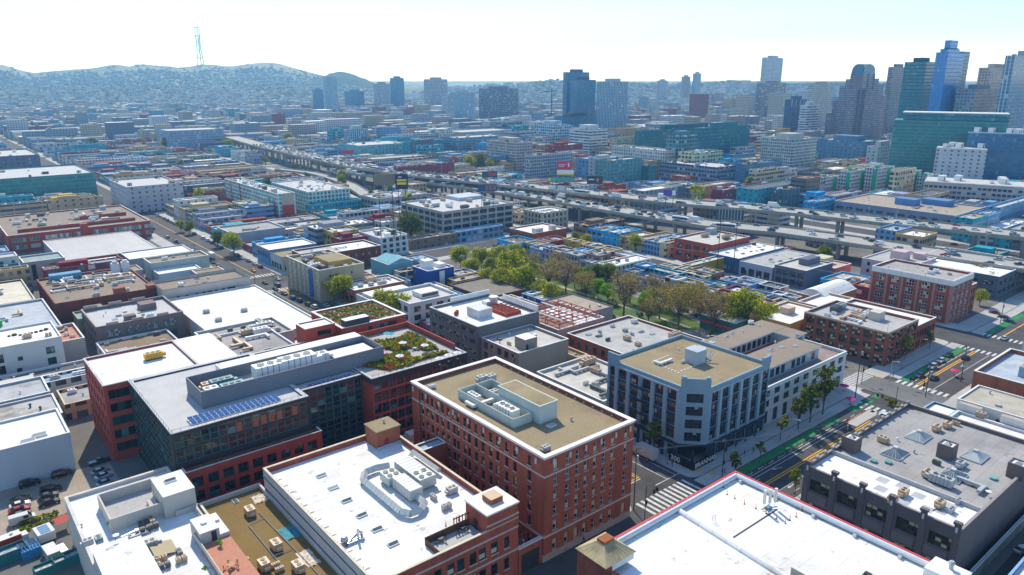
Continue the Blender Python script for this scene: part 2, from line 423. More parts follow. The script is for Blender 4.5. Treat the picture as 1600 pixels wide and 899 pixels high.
hv.inputs['Absorption Color'].default_value = (.35, .72, 1, 1); hv.inputs['Color'].default_value = (.27, .58, 1, 1); hv.inputs['Density'].default_value = .00015; hv.inputs['Anisotropy'].default_value = .35
ht.links.new(hv.outputs[0], ho.inputs['Volume'])
HAZE = tag(hz.build('haze', [hm]), kind='stuff')

# ------------------------------------------------------------------ ground, blocks, streets
ASPH = surf('asphalt', (.075, .074, .075), .92, .3, .09, False, .2, stain=(.045, .045, .047), spots=(.12, .115, .11))
PAVE = surf('pavement_concrete', (.44, .43, .41), .9, .12, .12, False, .08, (3, 3))
LOT = surf('lot_asphalt', (.15, .145, .135), .95, .25, .06, False, .15, stain=(.22, .2, .17))
def struct(o): return tag(o, kind='structure')
g = MB(); g.poly([(-60000, -60000, -.02), (60000, -60000, -.02), (60000, 60000, -.02), (-60000, 60000, -.02)])
struct(g.build('ground', [surf('city_ground', (.13, .13, .125), .95, .3, .01, False, .1)]))
rd = MB(); rd.poly([(-300, -300, 0), (1500, -300, 0), (1500, 2600, 0), (-300, 2600, 0)]); struct(rd.build('road', [ASPH]))
XS = [(-62, -38), (119.5, 147.5), (305, 330), (487, 512), (669, 694), (851, 876), (1033, 1058), (1215, 1240)]
YS = [(-190, -165), (77.5, 104.5), (348, 372), (615, 640), (882, 907), (1149, 1174), (1416, 1441), (1683, 1708), (1950, 1975), (2217, 2242)]
BX = [(a[1]+4.2, b[0]-4.2) for a, b in zip(XS, XS[1:])]; BY = [(a[1]+4.2, b[0]-4.2) for a, b in zip(YS, YS[1:])]
BX[0] = (-33.8, 114.9)
def visible(x, y, z=0, mg=80):
    v = Vector((x, y, z-H)); 
    if v.dot(FW) < 5: return False
    p = pr((x, y, z)); return -mg < p[0] < 1600+mg and -50 < p[1] < 980
for i, (xa, xb) in enumerate(BX):
    for j, (ya, yb) in enumerate(BY):
        if not any(visible(x, y, 0, 150) for x in (xa, (xa+xb)/2, xb) for y in (ya, (ya+yb)/2, yb)): continue
        x0, x1, y0, y1 = xa-7.6, xb+7.6, ya-7, yb+7
        k = 3.0
        rnd = []
        for cx, cy, a0 in ((x1-k, y0+k, -90), (x1-k, y1-k, 0), (x0+k, y1-k, 90), (x0+k, y0+k, 180)):
            rnd += [(cx+k*math.cos(math.radians(a0+30*q)), cy+k*math.sin(math.radians(a0+30*q))) for q in range(4)]
        pv = MB(); pv.prism(rnd, 0, .13); struct(pv.build('pavement', [PAVE]))
        lt = MB(); lt.poly([(xa+.3, ya+.3, .135), (xb-.3, ya+.3, .135), (xb-.3, yb-.3, .135), (xa+.3, yb-.3, .135)]); struct(lt.build('yard_ground', [LOT]))
# the side street that meets the green-lane street, cut through its block, and the alleys left of the park
def strip(name, pts, z, mat, **k):
    b = MB(); b.poly([(p[0], p[1], z) for p in pts]); return struct(b.build(name, [mat]))
def rect(name, x0, x1, y0, y1, z, mat): return strip(name, [(x0, y0), (x1, y0), (x1, y1), (x0, y1)], z, mat)
rect('road', 236, 250, 80, 150, .145, surf('side_road', (.16, .16, .155), .92, .2, .05, False, .12))
for a, b_ in ((144.2, 233), (254, 308), (327, 420)): bx_ = MB(); bx_.box(a, 97.7, 0, b_, 97.5+3.9, .134); struct(bx_.build('pavement', [PAVE]))
# painted markings lie a few millimetres above the road
WHITE = surf('road_paint_white', (.55, .55, .53), .85, .25, .9, False, .3); YELL = surf('road_paint_yellow', (.72, .36, .02), .8, .12, .8, False, .12); GREEN = surf('bike_lane_green', (.025, .22, .07), .85, .3, .5, False, .25)
def mark(name, rects, z, mat):
    b = MB()
    for x0, x1, y0, y1 in rects: b.poly([(x0, y0, z), (x1, y0, z), (x1, y1, z), (x0, y1, z)])
    return struct(b.build(name, [mat]))
mark('road_centre_line', [(150, 214, 88.0, 88.35), (150, 214, 88.75, 89.1), (254, 304, 91, 91.4), (254, 304, 91.8, 92.2), (134.2, 134.5, 112, 345), (133.5, 133.8, 112, 345), (124, 134.5, 111.4, 111.7), (332, 480, 91, 91.5), (134, 134.4, 374, 610), (156, 304, 79.6, 79.9)], .004, YELL)
mark('road_lane_line', [(150, 216, 93.1, 93.3), (150, 216, 91.9, 92.1), (150, 196, 84.6, 84.8), (252, 304, 93.6, 93.8), (252, 304, 86.6, 86.8), (128.8, 129.0, 113, 345), (139.2, 139.4, 106, 345), (142.6, 142.8, 106, 345), (124, 134, 110.6, 110.9), (134.6, 146, 106, 106.25), (205, 217, 93.1, 93.2)] +
     [(x, x+3, 82.0, 82.15) for x in range(152, 216, 7)] + [(x, x+2.5, 93.9, 94.1) for x in range(152, 216, 5)], .004, WHITE)
mark('road_hatching', [(134.4, 143, 330+3*i, 330.6+3*i) for i in range(6)] + [(x, x+.8, 93.6, 94.2) for x in range(256, 300, 4)], .0045, YELL)
mark('bike_lane', [(150, 196, 94.9, 97.3), (200, 208, 94.9, 97.3), (216, 221, 94.9, 97.3), (254, 304, 94.9, 97.4), (332, 372, 94.9, 97.4)] + [(222+i*5, 224.5+i*5, 94.9, 97.2) for i in range(6)], .008, GREEN)
mark('bike_box', [(212.5, 217.5, 81.2, 87)], .008, plain('bike_box_green', (.1, .62, .08), .8))
mark('zebra_crossing', [(124+1.75*i, 124.85+1.75*i, 97.6, 103.6) for i in range(11)], .0045, WHITE)
mark('zebra_crossing', [(220.4, 225.4, 81.5+1.9*i, 82.5+1.9*i) for i in range(9)], .0045, WHITE)
mark('zebra_crossing', [(249.6, 253.8, 81.5+1.9*i, 82.5+1.9*i) for i in range(9)], .0045, WHITE)
mark('zebra_crossing', [(236.4+1.5*i, 237.2+1.5*i, 104.6, 110.2) for i in range(9)], .149, WHITE)
mark('zebra_crossing', [(304, 308, 81.5+1.9*i, 82.4+1.9*i) for i in range(9)] + [(327, 331, 81.5+1.9*i, 82.4+1.9*i) for i in range(9)], .0045, WHITE)
mark('zebra_crossing', [(124+1.75*i, 124.85+1.75*i, 340.5, 346) for i in range(11)], .0045, WHITE)
mark('zebra_crossing', [(124+1.75*i, 124.85+1.75*i, 373, 378) for i in range(11)], .0045, WHITE)
mark('tactile_paving', [(148.6, 150, 103.2, 104.4), (150.6, 151.6, 99.6, 101.2), (117.5, 118.9, 103.6, 105), (226, 227.4, 101, 102.4), (228, 229.4, 102, 103.4), (248, 249.2, 106, 107.2), (252, 253.2, 103.5, 104.5), (228.6, 229.8, 76.4, 77.4)], .139, YELL)
mark('bus_stop_pad', [(207, 222, 89.6, 92.8)], .0045, surf('pad_concrete', (.42, .41, .39), .9, .1, .3))
mark('bus_stop_edge', [(206, 222, 92.85, 93.05)], .0085, plain('red_paint', (.5, .04, .03), .7))
def arrow(x, y, rz, s=1.0):
    b = MB(); c, n = math.cos(rz)*s, math.sin(rz)*s
    P = [(0, -.12), (2.2, -.12), (2.2, -.5), (3.4, 0), (2.2, .5), (2.2, .12), (0, .12)]
    b.poly([(x+c*p-n*q, y+n*p+c*q, .0048) for p, q in P]); struct(b.build('lane_arrow', [WHITE]))
for x, y, r in ((163, 84, PI), (168, 90.6, PI*.9), (176, 82.5, PI), (158, 91, PI), (283, 89, 0), (136.5, 125, PI/2), (131.5, 128, -PI/2), (126, 131, -PI/2)): arrow(x, y, r)
# the corner island of pale paving at the side street
b = MB(); b.prism([(226.5, 99.5), (233, 100.5), (235.5, 104.5), (234.5, 109.5), (229, 108), (226, 104)], .131, .2); struct(b.build('pavement', [surf('pale_paving', (.5, .49, .46), .9, .1, .3)]))

# ------------------------------------------------------------------ the hills
def terrain():
    prof = [(-500, 116), (-200, 110), (-60, 99), (0, 100), (18, 103), (30, 108), (53, 114), (95, 110), (150, 106), (175, 102), (187, 100), (204, 104), (212, 103), (222, 99.5), (240, 102), (262, 103), (285, 106), (305, 103), (320, 100.5), (345, 102), (360, 104.5), (382, 101), (400, 99), (420, 97), (436, 99), (450, 103), (470, 108), (490, 114), (520, 121), (560, 128), (600, 131), (680, 133), (760, 134), (830, 131), (870, 126), (900, 129), (960, 131), (1040, 133), (1110, 131), (1150, 128), (1185, 130), (1230, 133), (1300, 131), (1420, 134), (1600, 136), (2100, 138)]
    def yp(x):
        for (a, p), (c, q) in zip(prof, prof[1:]):
            if a <= x <= c: return p+(q-p)*(x-a)/(c-a)
        return 133
    def hgt(px, d):
        k = min(1, max(0, (px-520)/260)); Dr = 5000-1400*k; D0 = 2350+300*k
        v = FW*F_PX+RT*(px-CXP)-UP*(yp(px)-CYP); fl = math.hypot(v.x, v.y)
        zr = H+v.z/fl*Dr
        t = (d-D0)/(Dr-D0)
        if t <= 0: return 0.0
        if t > 1: return zr-(t-1)*Dr*.08
        s = t**1.35
        return zr*s+math.sin(px*.045+d*.0021)*9*t*(1-t)*4+math.sin(px*.017-d*.0037)*7*t*(1-t)*4
    return hgt
HGT = terrain()
def polar(px, d):
    v = FW*F_PX+RT*(px-CXP)-UP*(130-CYP); l = math.hypot(v.x, v.y); return v.x/l*d, v.y/l*d
NX, ND = 210, 44
b = MB(); vs = []
for i in range(NX+1):
    px = -500+2600*i/NX
    for j in range(ND+1):
        d = 2300+3600*j/ND; x, y = polar(px, d); z = HGT(px, d)-.5
        if z > 20: z += R.uniform(-1, 1)*1.5
        vs.append((x, y, z))
b.v = [Vector(p) for p in vs]
for i in range(NX):
    for j in range(ND): a = i*(ND+1)+j; b.f.append((a, a+ND+1, a+ND+2, a+1)); b.m.append(0)
hm2, t, bs = nt('hillside')
pos = nd(t, 'ShaderNodeNewGeometry').outputs['Position']
c = ramp(t, noise(t, pos, .0022, 6, .65), [(.38, (.09, .11, .08)), (.5, (.16, .17, .12)), (.58, (.26, .24, .18)), (.7, (.12, .13, .09))])
c = mixc(t, ramp(t, noise(t, pos, .012, 5, .8), [(.45, 0.0), (.65, .7)]), c, (.2, .2, .19))
ln(t, c, bs.inputs['Base Color']); bs.inputs['Roughness'].default_value = 1
ho_ = struct(b.build('hills', [hm2]))
for p in ho_.data.polygons: p.use_smooth = True
# a nearer wooded hill right of the ridge
b = MB(); n = 26; grid = []
for i in range(n+1):
    for j in range(11):
        px = 455+160*i/n; d = 3900+90*j; x, y = polar(px, d)
        q = max(0, math.sin(PI*i/n))**.8*(1-((j-5)/5)**2)
        v = FW*F_PX+RT*(px-CXP)-UP*(112+4*abs(i/n-.45)*5-CYP); zr = H+v.z/math.hypot(v.x, v.y)*4300
        b.v.append(Vector((x, y, 20+(zr-20)*q+R.uniform(-4, 4)*q)))
for i in range(n):
    for j in range(10): a = i*11+j; b.f.append((a, a+11, a+12, a+1)); b.m.append(0)
struct(b.build('wooded_hill', [surf('woodland', (.035, .055, .03), 1, .5, .006, False, .3)]))
# houses and trees of the far hillside: thousands, one mass each
PAL = [(.5, .49, .48), (.42, .42, .42), (.38, .4, .43), (.6, .59, .56), (.36, .33, .28), (.25, .26, .27), (.52, .51, .49), (.28, .2, .17), (.32, .28, .23), (.24, .27, .3), (.4, .41, .42), (.2, .2, .2)]
def island_pal(name, pal, rough=.85):
    m, t, bs = nt(name); r = nd(t, 'ShaderNodeNewGeometry').outputs['Random Per Island']
    ln(t, ramp(t, r, [(i/len(pal), c) for i, c in enumerate(pal)], True), bs.inputs['Base Color']); bs.inputs['Roughness'].default_value = rough; return m
hb = MB(); tb = MB(); rh = random.Random(3)
for _ in range(19000):
    px = rh.uniform(-60, 1660); d = 2400+2600*rh.random()**1.25
    if px > 640: d = 2500+1300*rh.random()
    z = HGT(px, d); x, y = polar(px, d)
    if rh.random() < ((d-4300)/650 if px < 560 else (d-3500)/300): continue
    dens = 1.0 if z < 110 else .65 if z < 170 else .22
    if rh.random() > dens: continue
    w, l, h = rh.uniform(3, 6.5), rh.uniform(4, 10), rh.uniform(5, 8)*(1 if px < 640 else 1.5)
    if rh.random() < .5: w, l = l, w
    hb.box(x-w, y-l, z-3, x+w, y+l, z+h)
for _ in range(6500):
    px = rh.uniform(-60, 1000) if rh.random() < .85 else rh.uniform(1000, 1660); d = rh.uniform(2350, 4600) if px < 600 else rh.uniform(2400, 3500)
    z = HGT(px, d); x, y = polar(px, d); s = rh.uniform(3, 7)*(1.2 if z > 130 else 1)
    p = [Vector((x+s*math.cos(a)*rh.uniform(.7, 1.2), y+s*math.sin(a)*rh.uniform(.7, 1.2), z+s*.5)) for a in (0, 1.26, 2.5, 3.8, 5)]
    top = (x+rh.uniform(-2, 2), y+rh.uniform(-2, 2), z+s*1.25)
    for q in range(5): tb.poly([p[q], p[(q+1) % 5], top]); tb.poly([(p[q].x, p[q].y, z-2), (p[(q+1) % 5].x, p[(q+1) % 5].y, z-2), p[(q+1) % 5], p[q]])
tag(hb.build('hillside_houses', [island_pal('hillside_paint', PAL)]), kind='stuff')
tag(tb.build('hillside_trees', [island_pal('hillside_leaves', [(.06, .08, .05), (.08, .1, .06), (.055, .075, .06), (.1, .11, .06)], 1)]), kind='stuff')
# radio mast on the ridge
def sutro():
    D = 5000; x, y = polar(317, D); z0 = HGT(317, D)-4
    def zpx(p):
        v = FW*F_PX+RT*(317-CXP)-UP*(p-CYP); return H+v.z/math.hypot(v.x, v.y)*D
    zt = zpx(43); root = thing('radio_mast', 'tall three-legged lattice radio mast on the hilltop ridge', 'radio mast', (x, y, z0))
    hh = zt-z0; lv = [(0, 22), (.2, 18), (.42, 13), (.62, 10.5), (.78, 15), (1, 17)]
    ang = [math.radians(a) for a in (20, 140, 260)]
    P = lambda t, r, a: (x+r*math.cos(a), y+r*math.sin(a), z0+hh*t)
    for a in ang: part(root, 'leg', [surf('mast_paint', (.1, .05, .06), .7, .2, .02)], lambda b, a=a: [b.bar(P(t0, r0, a), P(t1, r1, a), 2.7 if t1 < .8 else 1.7, 0, 5) for (t0, r0), (t1, r1) in zip(lv, lv[1:])])
    part(root, 'cross_brace', [plain('mast_dark', (.09, .08, .1))], lambda b: [b.bar(P(t, r, ang[i]), P(t, r, ang[(i+1) % 3]), 1.9) for t, r in lv[1:] for i in range(3)] + [b.bar(P(t0, r0, ang[i]), P(t1, r1, ang[(i+1) % 3]), .6) for (t0, r0), (t1, r1) in zip(lv, lv[1:]) for i in range(3)])
sutro()
for k, (px, ph) in enumerate(((240, 89), (247, 92))):
    x, y = polar(px, 4950); z0 = HGT(px, 4950)-3
    v = FW*F_PX+RT*(px-CXP)-UP*(ph-CYP); zt = H+v.z/math.hypot(v.x, v.y)*4950
    b = MB(); b.bar((x, y, z0), (x, y, zt), 1.6, 0, 4, .7); b.bar((x-3, y, z0+30), (x+3, y, z0+30), .7)
    tag(b.build('antenna_mast', [plain('mast_brace', (.42, .4, .42))]), ('taller' if k == 0 else 'shorter')+' of two thin antenna masts on the ridge left of the radio mast', 'mast')
# ------------------------------------------------------------------ the buildings near the camera
def Q(z, F=None, L=None, Rr=None, w=None, d=None):
    f = at(*F, z) if F else None; l = at(*L, z) if L else None; r = at(*Rr, z) if Rr else None
    x0 = f.x if f else l.x; y0 = f.y if f else r.y
    return x0, (r.x if r else x0+w), y0, (l.y if l else y0+d)
ws = wspec
SILL = surf('stone_sill', (.5, .45, .4), .85, .1, .5)
# --- brick tower
x0, x1, y0, y1 = 91.5, 119, 101, 152.5
rows = [(2.0, 2.6)]+[(6.9+3.6*i, 2.3) for i in range(5)]
se_u = [51.5*(q-40)/900 for q in (115, 155, 193, 232, 275, 316, 360, 388, 437, 467, 515, 560, 612, 655, 712, 762, 846)]
ne_u = [2.6, 6.1, 9.0, 11.6, 14.4, 17.2, 20.0, 24.4]
tw = []; tn = []
for z, h in rows:
    tw += [(u, z, 1.15, h, 'sash', FRAME_D, GLY, SILL, .32) for u in se_u]; tn += [(u, z, 1.15, h, 'sash', FRAME_W, GLY, SILL, .32) for u in ne_u]
T = bld('brick_tower', 'tall red brick block with flat tan gravel roof and white cornice at the street corner', x0, x1, y0, y1, 25, BRICK, None, GRAVEL, ne=tn, se=tw, par=1.0, pt=.6,
        cornice=(.32, .3, TRIM, None), belts=((20.35, .3, .15, SILL, None), (5.9, .4, .18, SILL, None), (0, 1.6, .12, surf('stone_base', (.42, .3, .25), .85, .1, .4), None)), land='the red brick tower', capo=.3)
for i in range(9): part(T, 'cornice_bracket', SILL, lambda b, i=i: b.box(91.2-.28, 103+6*i, 22.9, 91.2, 103.45+6*i, 24.2, bot=True))
for i in range(6): part(T, 'cornice_bracket', SILL, lambda b, i=i: b.box(93.5+4.7*i, 100.4, 22.9, 93.95+4.7*i, 100.7, 24.2, bot=True))
part(T, 'downpipe', DSTEEL, lambda b: b.bar((91.3, 148.6, 0), (91.3, 148.6, 24), .14))
PW = surf('pale_green_sheeting', (.5, .55, .5), .7, .08, .3, True)
x = at(952, 428, 24).x
def pent(b):     # open screen wall round the plant, higher closed box at the street end
    p = [(95.6, 115.4), (95.6, 138.8), (104.5, 138.8), (104.5, 135.5), (107.2, 135.5)]
    ring(b, 96.2, 101.9, 116.9, 138.5, 24.0, 26.3, .18); b.box(101.9, 130, 24, 106.8, 130.2, 26.3); b.box(106.6, 130.2, 24, 106.8, 138.5, 26.3); b.box(101.9, 138.3, 24, 106.6, 138.5, 26.3)
part(T, 'plant_screen', PW, pent)
def pbox(b): b.box(102.1, 114.6, 24.0, 107.6, 129.8, 28.4); b.box(101.95, 114.45, 28.402, 107.75, 129.95, 28.6)
part(T, 'stair_penthouse', PW, pbox); part(T, 'penthouse_roof', GRAVEL, lambda b: b.poly([(102.3, 114.8, 28.61), (107.4, 114.8, 28.61), (107.4, 129.6, 28.61), (102.3, 129.6, 28.61)]))
unit(T, 'air_handler', 99, 122.5, 24, PI/2, 'white', 1.3); unit(T, 'duct_run', 98.5, 131, 24, 0, 'white'); unit(T, 'hvac_unit', 104, 134, 24, 0, 'grey'); unit(T, 'air_handler', 98.6, 135, 24, PI/2, 'white', .8)
for p in ((380, 152.0), (425, 150.0)): unit(T, 'hvac_unit', 107+(p[0]-380)*.05, 143+(p[1]-152)*.5, 24, 0, 'grey', 1.1)
unit(T, 'condenser', 94.5, 147.5, 24, 0, 'white'); unit(T, 'hvac_unit', 95, 104.5, 24, 0, 'grey', .8); unit(T, 'roof_vent', 109.2, 111.5, 24); unit(T, 'skylight', 103.8, 112.4, 24, 0, 'white')
parts(T, 'parapet_clip', TRIM, [lambda b, i=i: b.box(118.1, 104+3.1*i, 24.0, 118.35, 104.35+3.1*i, 24.25) for i in range(15)])
# --- low brick building with the bright white roof in the foreground
x0, x1, y0, y1 = 51.6, 84.4, 101, 153.2
lw = ws(32.8, 5, 1, 1.7, 2.6, 8.2, 0, m0=1.4, m1=5, pair=1.3, style='sash', sill=SILL)+ws(32.8, 5, 1, 1.7, 2.6, 3.2, 0, m0=1.4, m1=5, pair=1.3, style='sash', sill=SILL)
lw += [(29.2, 8.2, 1.3, 2.6, 'sash', FRAME_D, GL, SILL, .25), (29.2, 3.2, 1.3, 2.6, 'sash', FRAME_D, GL, SILL, .25)]
B = bld('brick_warehouse', 'low red brick building whose bright white roof holds a looping metal duct', x0, x1, y0, y1, 14, BRICK, None, WHITEROOF, ne=lw, par=1.3, pt=.4, cope=surf('cream_cap', (.62, .55, .4), .7, .1, .5),
        belts=((11.9, .35, .15, SILL, None), (6.6, .35, .15, SILL, None)), land='the white roof with the looping duct')
part(B, 'side_wall_render', surf('pale_render', (.5, .5, .48), .8, .1, .3, True), lambda b: b.box(51.45, 101.2, 9.5, 51.596, 153, 13.9))
zr = 12.7
def brickbox(b): b.box(76.5, 101.02, 12.7, 84.36, 108.2, 17.4)
part(B, 'stair_tower', BRICK, brickbox); part(B, 'stair_tower_roof', TRIM, lambda b: b.box(76.3, 100.8, 17.402, 84.6, 108.4, 17.75)); part(B, 'copper_louvre', [BRICKO, TAN], lambda b: b.box(79.2, 103.2, 17.752, 82.2, 106.2, 18.9, 0, 1))
part(B, 'belt_course', SILL, lambda b: b.box(76.4, 100.85, 15, 84.5, 101.016, 15.3, bot=True))
part(B, 'stair_tower_door', DSTEEL, lambda b: b.box(76.4, 104.2, 12.7, 76.496, 105.4, 15))
pA = at(662, 735, zr)
def tb2(b): b.box(77.5, 146.5, 12.7, 84.0, 152.4, 17.2)
part(B, 'lift_tower', BRICKO, tb2); part(B, 'lift_tower_roof', GRAVEL, lambda b: b.box(77.3, 146.3, 17.202, 84.2, 152.6, 17.5)); part(B, 'red_door', plain('red_door', (.3, .02, .02)), lambda b: b.box(79.5, 146.4, 12.7, 80.7, 146.49, 14.9))
part(B, 'lift_tower_upstand', surf('blue_grey_flashing', (.4, .45, .5)), lambda b: b.box(77.3, 146.2, 12.7, 84, 146.39, 13.4))
unit(B, 'roof_vent', 81.5, 150, 17.5)
for px, py in ((502, 744), (521, 763), (541.5, 783), (565, 806), (589, 828), (614, 851)):
    p = at(px, py, zr); unit(B, 'skylight', p.x, p.y, zr, 0, 'white', 1.0)
# the looping duct and its two long air handlers, placed from the plan of the roof
DUCT = surf('duct_metal', (.5, .53, .5), .45, .08, .5, spec=.5)
def duct(b):
    P = [Vector((x, y, 13.75)) for x, y in ((75, 136.4), (72, 137.4), (69, 137.2), (67.2, 134.5), (67.2, 118.2), (68.3, 116.4), (70.6, 116.2), (72.8, 118), (73, 121))]
    for i, (p, q) in enumerate(zip(P, P[1:])):
        b.bar(p, q, .85, 0, 4)
        n = max(1, int((q-p).length/1.3))
        for k in range(n): m = p+(q-p)*(k+.5)/n; e = (q-p).normalized()*.05; b.bar(m-e, m+e, .92, 0, 4)
part(B, 'looping_duct', DUCT, duct)
def ah(b):
    b.box(71.2, 121, 13.2, 74.3, 128.6, 15.6); b.box(75.2, 123.4, 13.2, 79.4, 134.5, 15.6); b.box(70.6, 129.2, 13.2, 74.0, 133, 15.2)
    for i in range(7): b.box(71.15, 121.1+1.2*i, 13.15, 74.35, 121.2+1.2*i, 15.65)
    for i in range(9): b.box(75.15, 123.5+1.3*i, 13.15, 79.45, 123.6+1.3*i, 15.65)
    b.bar((72.8, 128.6, 14.5), (72.5, 129.2, 14.3), .9); b.bar((79, 135, 14), (82.5, 138, 14), .8); b.bar((82.5, 138, 14), (82.5, 127, 14), .7); b.box(71, 121, 12.7, 79, 133, 13.0)
part(B, 'air_handler', DUCT, ah)
parts(B, 'fan_cowl', [DSTEEL, STEEL], [lambda b, x=x, y=y, z=z: b.cyl(x, y, z, z+.25, .6, 12, 1, mt=0) for x, y, z in ((76.3, 124.6, 15.6), (78.3, 124.6, 15.6), (76.3, 126.8, 15.6), (78.3, 126.8, 15.6), (71.5, 130.1, 15.2), (73.1, 130.1, 15.2), (71.5, 132, 15.2), (73.1, 132, 15.2))])
unit(B, 'hvac_unit', 80.5, 119, zr, 0, 'grey'); unit(B, 'hvac_unit', 81, 112.5, zr, PI/2, 'tan', .8); unit(B, 'condenser', 76, 119.5, zr, PI/2, 'grey'); unit(B, 'condenser', 76, 114.5, zr, 0, 'grey', 1.2)
for i in range(14): part(B, 'roof_anchor', DSTEEL, lambda b, i=i: (b.bar((52.6, 104+3.4*i, 12.7), (52.6, 104+3.4*i, 13.6), .05), b.bar((52.6, 104+3.4*i, 12.8), (53.9, 104+3.4*i, 12.8), .06)))
pq = at(553, 848, zr)
part(B, 'exhaust_cluster', [STEEL, DSTEEL], lambda b: (b.ball((pq.x-1.5, pq.y+1, 13.5), .8), b.box(pq.x-1.5, pq.y-.4, 12.7, pq.x+2.2, pq.y+.4, 13.3), b.cyl(pq.x+1, pq.y, 13.3, 15.6, .25), b.cyl(pq.x+2, pq.y+.6, 12.7, 14.5, .3), b.bar((pq.x-2, pq.y-.5, 13), (pq.x+2, pq.y+.8, 14.2), .18, 1)))
# its fenced roof terrace
WOOD = surf('dark_timber', (.12, .065, .035), .9, .2, 1.5)
part(B, 'terrace_deck', surf('terrace_deck', (.45, .44, .42), .9, .1, .8), lambda b: b.box(65.8, 101.8, 12.705, 76.3, 106.6, 12.85))
part(B, 'terrace_fence', WOOD, lambda b: (b.box(65.6, 106.65, 12.7, 76.3, 106.8, 14.4), b.box(65.6, 101.8, 12.7, 65.75, 106.64, 14.0), [b.box(72.5+.7*i, 106.85, 12.7, 72.7+.7*i, 106.95, 15.8) for i in range(6)], b.box(72.4, 106.8, 15.4, 76.4, 106.96, 15.6)))
# --- copper-roofed stair house and the big white roof with the red edge
E = bld('white_roofed_depot', 'huge bright white flat roof edged in red, lower right corner', 79.5, 123.5, 18, 76.8, 21, CONC, (.4, .4, .4), WHITEROOF, par=.9, pt=.25, cope=surf('red_edging', (.55, .05, .06), .5, .12, .8), capo=.12, land='the white roof with the red edge')
part(E, 'insulated_pipe', surf('pipe_lagging', (.55, .6, .62), .6, .08, .6), lambda b: (b.bar((122.6, 19, 20.75), (122.6, 75.9, 20.75), .55, 0, 8), b.bar((122.6, 76.0, 20.75), (86, 76.0, 20.75), .55, 0, 8), [b.bar((122.9-i*4, 75.2, 20.1), (122.9-i*4, 76.5, 21.35), .07) for i in range(9)]))
part(E, 'roof_ridge', WHITEROOF, lambda b: (b.bar((103.5, 75.5, 20.35), (101.5, 52, 20.35), .55, 0, 8), b.box(100.8, 40, 20.1, 102, 52, 20.9)))
part(E, 'roof_trench', DSTEEL, lambda b: b.box(104.5, 64.0, 20.1, 118.8, 64.35, 20.13))
part(E, 'raised_monitor', [CONC, WHITEROOF], lambda b: (b.box(103, 33, 20.1, 108.6, 52, 21.6, 0, 1), b.box(99.5, 30, 20.1, 102.9, 50, 20.8, 0, 1)))
part(E, 'timber_shoring', surf('raw_timber', (.45, .25, .08), .8, .15, 2), lambda b: (b.bar((99.6, 51.5, 20.2), (98.6, 48, 22), .16), b.bar((98.4, 51.5, 20.2), (98.2, 42, 20.9), .16), b.bar((98.4, 48, 20.4), (96.5, 42, 20.9), .16)))
part(E, 'stair_box', [TRIM, WHITEROOF], lambda b: b.box(118.6, 31.8, 20.1, 123.2, 37.4, 22.6, 0, 1)); unit(E, 'roof_vent', 121.5, 34.4, 22.6, 0, 'grey', 1.6)
part(E, 'green_fan_unit', [plain('green_enamel', (.02, .3, .17)), DSTEEL], lambda b: (b.box(110.2, 42.2, 20.1, 111.7, 43.6, 21.6), b.box(110.4, 42.4, 21.602, 111.2, 43.4, 22.0, 1)))
part(E, 'roof_ladder', STEEL, lambda b: (b.bar((105.5, 69.5, 20.1), (105.5, 69.5, 21.6), .05), b.bar((106.1, 69.2, 20.1), (106.1, 69.2, 21.6), .05), [b.bar((105.5, 69.5, 20.5+.35*i), (106.1, 69.2, 20.5+.35*i), .035) for i in range(4)]))
for i in range(7): part(E, 'pipe_bracket', STEEL, lambda b, i=i: b.box(121.4, 26+8*i, 20.1, 121.9, 26.6+8*i, 20.7))
CT = thing('stair_house', 'brick stair house with rusty copper pyramid roof beside the white roof', 'stair house', (81.5, 73.9, 0))
part(CT, 'wall', [BRICK2, surf('white_wash', (.6, .6, .58), .8, .15, .4)], lambda b: (b.box(77.9, 70.6, 0, 79.45, 77.3, 22.6), b.box(79.45, 70.6, 21.3, 84.8, 77.3, 22.6), b.poly([(79.45, 70.58, 21.2), (84.8, 70.58, 21.2), (84.8, 70.58, 22.6), (79.45, 70.58, 22.6)], 1)))
COP = surf('rusted_copper', (.42, .33, .18), .7, .3, .5, stain=(.5, .2, .03), spots=(.3, .36, .28))
part(CT, 'roof', COP, lambda b: [b.poly([(*p, 22.605), (*q, 22.605), (*s, 24.6), (*r, 24.6)]) for p, q, s, r in (((77.6, 70.3), (85.1, 70.3), (82.4, 73.2), (80.2, 73.2)), ((85.1, 70.3), (85.1, 77.6), (82.4, 74.8), (82.4, 73.2)), ((85.1, 77.6), (77.6, 77.6), (80.2, 74.8), (82.4, 74.8)), ((77.6, 77.6), (77.6, 70.3), (80.2, 73.2), (80.2, 74.8)))])
part(CT, 'roof_vent', surf('rust', (.3, .1, .03), .8, .2, 1), lambda b: b.box(80.1, 73.1, 24.4, 82.5, 74.9, 25.0))
part(CT, 'roof_seam', COP, lambda b: [b.bar((77.7+.9*i, 70.35, 22.62), (80.2+.28*i, 73.15, 24.62), .04) for i in range(9)]+[b.bar((77.65, 70.6+.9*i, 22.62), (80.2, 73.2+.2*i, 24.62), .04) for i in range(8)])
